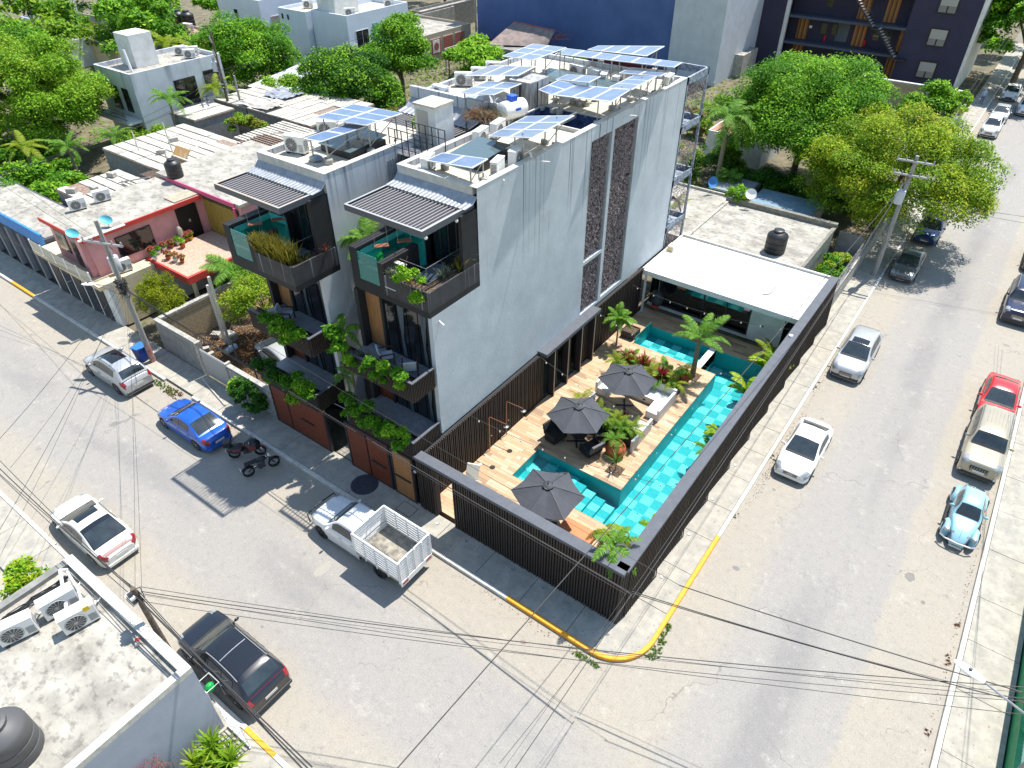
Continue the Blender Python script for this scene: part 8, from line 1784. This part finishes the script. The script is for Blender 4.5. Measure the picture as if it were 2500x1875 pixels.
# distant low roofs, upper left
FR_ = 'low houses in the distance at the upper left'
for k, (px0, py0, px1, py1, z, wm, rm, lab) in enumerate((
 (40, 78, 225, 95, 3.2, white, roofgrey, 'low house with a black tank on its roof behind the big left tree'),
 (255, 110, 420, 60, 3.0, cream, mat('salmon_roof2', (.52, .26, .20), .85, (.44, .2, .15), .8), 'red-floored flat roof beside the yellow palms'),
 (0, 60, 70, 45, 3.0, mat('rust_front', (.22, .06, .04), .8), roofgrey, 'low house with a rust-red front at the upper left edge'),
 (50, 45, 185, 32, 3.4, mat('pale_blue_shed', (.5, .56, .62), .8), mat('brown_sheet', (.22, .17, .13), .8), 'pale blue shed with a brown sheet roof at the upper left'),
 (300, 100, 520, 78, 3.2, concrete, mat('salmon_roof2', (.52, .26, .20), .85), 'second red flat roof with two dark tanks'),
 (930, 60, 1110, 20, 3.0, concrete, roofgrey, 'long grey roof behind the brick-fronted building'),
 (1000, 30, 1160, 2, 3.2, blockwall, roofgrey, 'dull block house left of the blue wall'))):
    a = P(px0, py0, z); b = P(px1, py1, z); house('distant_house', lab, min(a.x, b.x), max(a.x, b.x), min(a.y, b.y), max(a.y, b.y), z, wm, rm, .3, group=FR_)
p = P(133, 95, 3.3); tank(p.x, p.y, 3.1, 'black water tank on the low house behind the big left tree', 1.8); p = P(440, 60, 3.3); tank(p.x, p.y, 3.1, 'dark tank on the second red flat roof', 1.7); p = P(462, 62, 3.3); tank(p.x, p.y, 3.1, 'second dark tank on the red flat roof, to the right', 1.7)
p = P(365, 58, 3.1); ac(p.x, p.y, 3.1, .2, 'small AC unit on the first red flat roof', 'far AC units', 1.8); p = P(462, 80, 3.1); ac(p.x, p.y, 3.1, .2, 'small AC unit on the second red flat roof', 'far AC units', 1.8)
a = P(190, 40, 2.6); b = P(360, 78, 2.6); t = thing('mural_wall', 'long stained wall with a yellow mural figure patch beside the red roofs', 'wall', (a.x, a.y, 0)); d = (b-a); n_ = Vector((-d.y, d.x, 0)).normalized()*.15; m = MB(); m.prism([(a.x, a.y), (b.x, b.y), (b.x+n_.x, b.y+n_.y), (a.x+n_.x, a.y+n_.y)], 0, 3.2); m.build('wall', mat('stained_wall', (.42, .38, .32), .9, (.25, .23, .20), .6), t); m = MB(); q0 = a.lerp(b, .04); q1 = a.lerp(b, .22); o = -n_.normalized()*.03; m.quad((q0.x+o.x, q0.y+o.y, .4), (q1.x+o.x, q1.y+o.y, .5), (q1.x+o.x, q1.y+o.y, 2.2), (q0.x+o.x, q0.y+o.y, 3.0)); m.build('yellow_patch', mat('yellow_mural', (.65, .42, .03), .8), t)
p = P(205, 85, 0); t = thing('radio_mast', 'slender white lattice radio mast among the distant houses', 'mast', (p.x, p.y, 0)); m = MB(); w_ = .35
for a, b in ((-w_, -w_), (w_, -w_), (0, w_)): m.cyl((a, b, 0), (a*.6, b*.6, 24), .05, n=4)
for k in range(40): z = k*.6; m.cyl((-w_*.8, -w_*.8, z), (w_*.8, -w_*.8, z+.6), .03, n=4); m.cyl((w_*.8, -w_*.8, z), (0, w_*.8, z+.6), .03, n=4)
m.build('lattice', whitemetal, t, world=False)
# a person walking far up the right pavement
t = thing('person', 'person in a pale blue top walking on the far pavement under the street tree', 'person', (.75, 84.5, .15))
skinm = mat('skin', (.30, .16, .10), .6); shirt = mat('pale_blue_shirt', (.40, .50, .65), .8); trouser = mat('jeans', (.10, .16, .30), .8)
def limb(m, pts, rs, n=8):
    pts = [Vector(p) for p in pts]; rows = []; ref = None
    for j, p in enumerate(pts):
        d = (pts[min(j+1, len(pts)-1)]-pts[max(j-1, 0)]).normalized(); a = d.orthogonal().normalized() if ref is None else (ref-d*ref.dot(d)).normalized(); ref = a; b = d.cross(a)
        rows.append([p+a*rs[j]*cos(2*pi*k/n)+b*rs[j]*sin(2*pi*k/n) for k in range(n+1)])
    m.grid(rows)
m = MB(); limb(m, [(0, 0, .85), (0, 0, 1.0), (0, 0, 1.2), (0, 0, 1.38), (0, 0, 1.45), (0, 0, 1.52), (0, 0, 1.56), (0, -.01, 1.66), (0, 0, 1.75), (0, 0, 1.78)], [.12, .16, .14, .17, .09, .05, .07, .10, .07, .01], 12)
m.cur = 1
for s, f in ((-1, .12), (1, -.16)): limb(m, [(s*.09, 0, .92), (s*.10, f*.5, .5), (s*.10, f, .10), (s*.10, f, .03)], [.10, .065, .045, .05]); limb(m, [(s*.10, f+.04, .05), (s*.10, f-.20, .035)], [.045, .03])
m.cur = 0
for s, f in ((-1, -.14), (1, .14)): limb(m, [(s*.17, 0, 1.42), (s*.24, f*.4, 1.15), (s*.22, f, .90), (s*.22, f*1.15, .80)], [.06, .045, .032, .035])
m.build('body', [shirt, trouser], t, world=False, smooth=60); MB().ell((0, .01, 1.69), (.085, .10, .11), 10, 8).build('head', skinm, t, world=False, smooth=True); MB().ell((0, .03, 1.73), (.095, .10, .10), 10, 8, -.1).build('hair', fabric, t, world=False, smooth=True)

# ---------------- trees ----------------
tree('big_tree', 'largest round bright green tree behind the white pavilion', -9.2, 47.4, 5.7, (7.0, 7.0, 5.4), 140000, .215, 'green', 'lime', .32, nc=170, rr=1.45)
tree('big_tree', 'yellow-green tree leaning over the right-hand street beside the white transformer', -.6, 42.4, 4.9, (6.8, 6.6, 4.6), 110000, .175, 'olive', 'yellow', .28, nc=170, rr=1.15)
tree('street_tree', 'tree overhanging the parked cars at the upper right corner', 2.6, 95, 7.0, (7.5, 10, 5.4), 26000, .5, 'green', 'lime', .35, nc=50)
tree('street_tree', 'bright yellow-green tree tops at the top right corner', 4, 118, 7, (12, 12, 5), 11000, .7, 'lime', 'yellow', .35, nc=50)
tree('round_tree', 'dense round green tree behind the pale three-storey house', -70.5, 36.5, 4.2, (6.4, 5.6, 4.8), 52000, .29, 'green', 'lime', .3, nc=110, rr=1.5)
tree('leafy_tree', 'broad low green tree left of the rear solar panels', -53.5, 36.8, 3.6, (6.2, 5.4, 3.9), 56000, .27, 'dark', 'lime', .28, nc=110, rr=1.4)
tree('leafy_tree', 'taller layered green tree behind the broad low one', -53.5, 44.5, 5.6, (4.2, 4.0, 4.4), 32000, .27, 'green', 'lime', .25, nc=60, rr=1.2)
tree('feathery_tree', 'big feathery light green tree filling the left edge', -72, 12.5, 5.2, (9, 7, 5.6), 100000, .24, 'olive', 'lime', .4, nc=150, rr=1.5)
tree('feathery_tree', 'second feathery tree crown at the far left edge', -82, 16, 5, (7, 6, 5), 30000, .30, 'green', 'lime', .35, nc=50)
tree('lot_tree', 'loose yellow-green tree in the vacant lot beside the left-hand tower', -27.3, 4.8, 3.0, (2.1, 2.2, 2.1), 15000, .13, 'olive', 'yellow', .12, nc=60, rr=.6)
t = thing('juniper_tree', 'golden-green conifer-like bush tree beside the utility pole', 'tree', (-33.6, 1.7, 0)); cl = clump_ball((-33.6, 1.7, 2.3), (1.75, 1.45, 1.5), 60, .38, 1.5, random.Random(2)); leaves(cl, 15000, .11, 'crown', 'juniper', t, up=.7, shell=.5, asp=.4); MB().cyl((-33.6, 1.7, 0), (-33.6, 1.7, 1.8), .12, n=7).build('trunk', bark, t)
bush('garden_bush', 'two-toned green bush in the narrow garden right of the weathered grey roof', (-1.3, 32.0, 1.0), (.95, 2.6, 1.2), 5200, .17, 'green', 'yellow', nc=22)
bush('hedge_shrub', 'dark green shrub at the foot of the block garden wall', (-3.4, 73.5, 2.0), (2.6, 2.6, 2.3), 6000, .35, 'green', 'lime'); bush('hedge_shrub', 'yellowish hedge along the far pavement', (-.6, 74.5, 1.9), (.9, 3.6, 2.0), 5000, .3, 'lime', 'yellow')
bush('wall_bush', 'bright lime bush at the back left corner of the rear roof', (-49.5, 53.5, 3.4), (5.0, 3.0, 3.0), 9000, .42, 'lime', 'lime', nc=24); bush('wall_bush', 'small bush tip in front of the blue wall', (-42, 63, 3.0), (1.5, 1.2, 1.2), 1200, .3, 'lime')
bush('scrub', 'dry brownish scrub right of the broad low tree', (-44.5, 33.5, 1.9), (3.4, 4.2, 1.9), 5200, .26, 'olive', 'dry', nc=26); bush('scrub', 'grey-green scrub with thin stems behind the third pergola', (-36.5, 27.5, 1.6), (4.0, 3.0, 1.7), 4200, .24, 'olive', 'dry', nc=24)
bush('scrub', 'pale green bushes between the ribbed roof and the timber pole', (-62, 34.5, 1.7), (5.5, 4.0, 2.4), 9000, .33, 'olive', 'lime', nc=34); bush('scrub', 'small bush growing between the slab roofs', (-52.0, 22.3, 4.0), (2.6, 1.2, .9), 3000, .22, 'olive', 'gold', nc=16)
bush('pavement_bush', 'dark shrub with a lime side on the pavement beside the wide garage gate', (-22.6, -.35, 1.15), (1.25, .62, 1.15), 9000, .12, 'dark', None, nc=44); leaves([((-23.5, -.45, 1.35), (.45, .5, .7))], 1500, .15, 'sunlit_tint_foliage', 'lime', bpy.data.objects['pavement_bush'], shell=.4)  # lime leaf colour paints a sunlit side on the shrub
bush('planter_bush', 'small bush behind the edge of the left-hand tower roof', (-17.6, 9.9, 13.9), (.9, .5, .5), 700, .16, 'lime')
bush('yard_bush', 'leafy bush at the left edge above the blue fascia', (-57.5, 5.5, 2.2), (4.6, 3.2, 2.2), 8000, .30, 'green', 'lime', nc=26); bush('roof_edge_bush', 'small green bush at the back edge of the weathered grey roof', (-9.6, 35.2, 3.4), (.9, .7, .9), 1300, .2, 'lime')
for k, (x, y, R, z, lm, lm2, n, lab) in enumerate(((-95, 38, (9, 6, 4.5), 4, 'green', 'lime', 8000, 'tree between the radio mast and the mural wall'), (-108, 30, (10, 7, 5), 4, 'olive', 'green', 8000, 'tree at the top left behind the brown-roofed shed'), (-100, 58, (10, 7, 4), 4, 'green', 'lime', 8000, 'trees above the red flat roofs'), (-84, 60, (6, 5, 5), 4, 'dark', 'green', 6000, 'dark tree left of the white corner house'), (-118, 50, (12, 8, 5), 4, 'dark', 'lime', 6000, 'tree row at the top edge, upper left'), (-66, 88, (6, 5, 5), 5, 'green', 'lime', 5000, 'tree beside the street lamp left of the blue wall'), (-88, 92, (10, 6, 4), 5, 'green', 'lime', 5000, 'tree tops behind the white flat houses'))):
    tree('distant_tree', lab, x, y, z, R, n, .6, lm, lm2, .3, group='trees among the distant houses', nc=30)
palm('garden_palm', 'palm with bright crown in front of the pale three-storey house', -59.5, 19.8, 0, 5.6, 13, 2.5, 'palm', .12, .8); palm('garden_palm', 'shorter palm right of the pale three-storey house', -62.0, 26.3, 0, 4.6, 12, 2.4, 'palmy', .12, .8)
palm('garden_palm', 'yellowish palm behind the roof of the pale three-storey house', -76, 30.5, 0, 6.2, 13, 3.6, 'palmy', .16, .8); palm('garden_palm', 'second yellow palm behind the pale three-storey house, farther right', -71, 32, 0, 5.5, 12, 3.2, 'palmy', .16, .8)
palm('garden_palm', 'low palm under the big feathery tree near the stepped slab roof', -61.8, 14.8, 0, 3.0, 13, 2.3, 'palm', .14, .8); palm('garden_palm', 'palm left of the stepped slab roof', -60.8, 10.2, 0, 3.6, 13, 2.2, 'palm', .14, .8); palm('garden_palm', 'palm at the far left with a drooping crown', -62.5, 7.5, 0, 4.0, 12, 2.3, 'palmy', .14, .8)
palm('lot_palm', 'deep green palm between the pink house terrace and the left-hand tower', -31.6, 5.9, 0, 2.9, 16, 2.3, 'palm', .14, .75, wl=.5)
palm('coconut_palm', 'tall windswept coconut palm right of the steel stair frame', -13.6, 41.0, 0, 7.0, 16, 3.6, 'palm', .2, .95, elev=(-.6, .9)); palm('fan_palm', 'small fan palm in front of the big tree', -12.4, 40.2, 0, 2.6, 14, 1.6, 'palm', .1, .6, wl=.7); palm('fan_palm', 'yellow palm leaves at the foot of the steel stair frame', -12.9, 30.5, 0, 3.0, 8, 1.8, 'palmy', .1, .9); palm('fan_palm', 'fan palm crown low under the big tree', -11.8, 37.8, 0, 1.9, 12, 1.4, 'palm', .1, .6, wl=.7)
tag(leaves([((-35, 60, .0), (22, 26, .5)), ((-90, 30, .0), (30, 34, .5)), ((-60, 60, .0), (34, 30, .5))], 14000, .5, 'ground_cover', 'olive', None, up=.8, shell=.05), 'low weeds and ground cover between the distant houses', 'ground cover', kind='stuff')
bush('yard_bush', 'low bushes filling the yard behind the stepped slab roof', (-62, 18, 1.2), (4.5, 3.5, 1.5), 7000, .26, 'olive', 'lime', nc=40); bush('yard_bush', 'bushes below the big feathery tree beside its palms', (-66, 8, 1.4), (5, 4, 1.8), 8000, .28, 'green', 'lime', nc=40)
bush('yard_bush', 'green shrubs under the coconut palm', (-15.5, 44, 1.3), (3.5, 5, 1.8), 9000, .22, 'dark', 'olive', nc=50); bush('yard_bush', 'shrubs and low greenery left of the large round tree', (-19, 60, 1.2), (6, 8, 1.5), 9000, .3, 'olive', 'dry', nc=50); bush('yard_bush', 'dark undergrowth beneath the large round tree', (-8.5, 42.3, 1.5), (5.5, 2.2, 1.6), 9000, .2, 'dark', 'green', nc=40)
bush('yard_bush', 'tangled bushes between the rear roof and the ruined shed', (-38, 45, 1.2), (8, 7, 1.4), 9000, .3, 'olive', 'dry', nc=60)
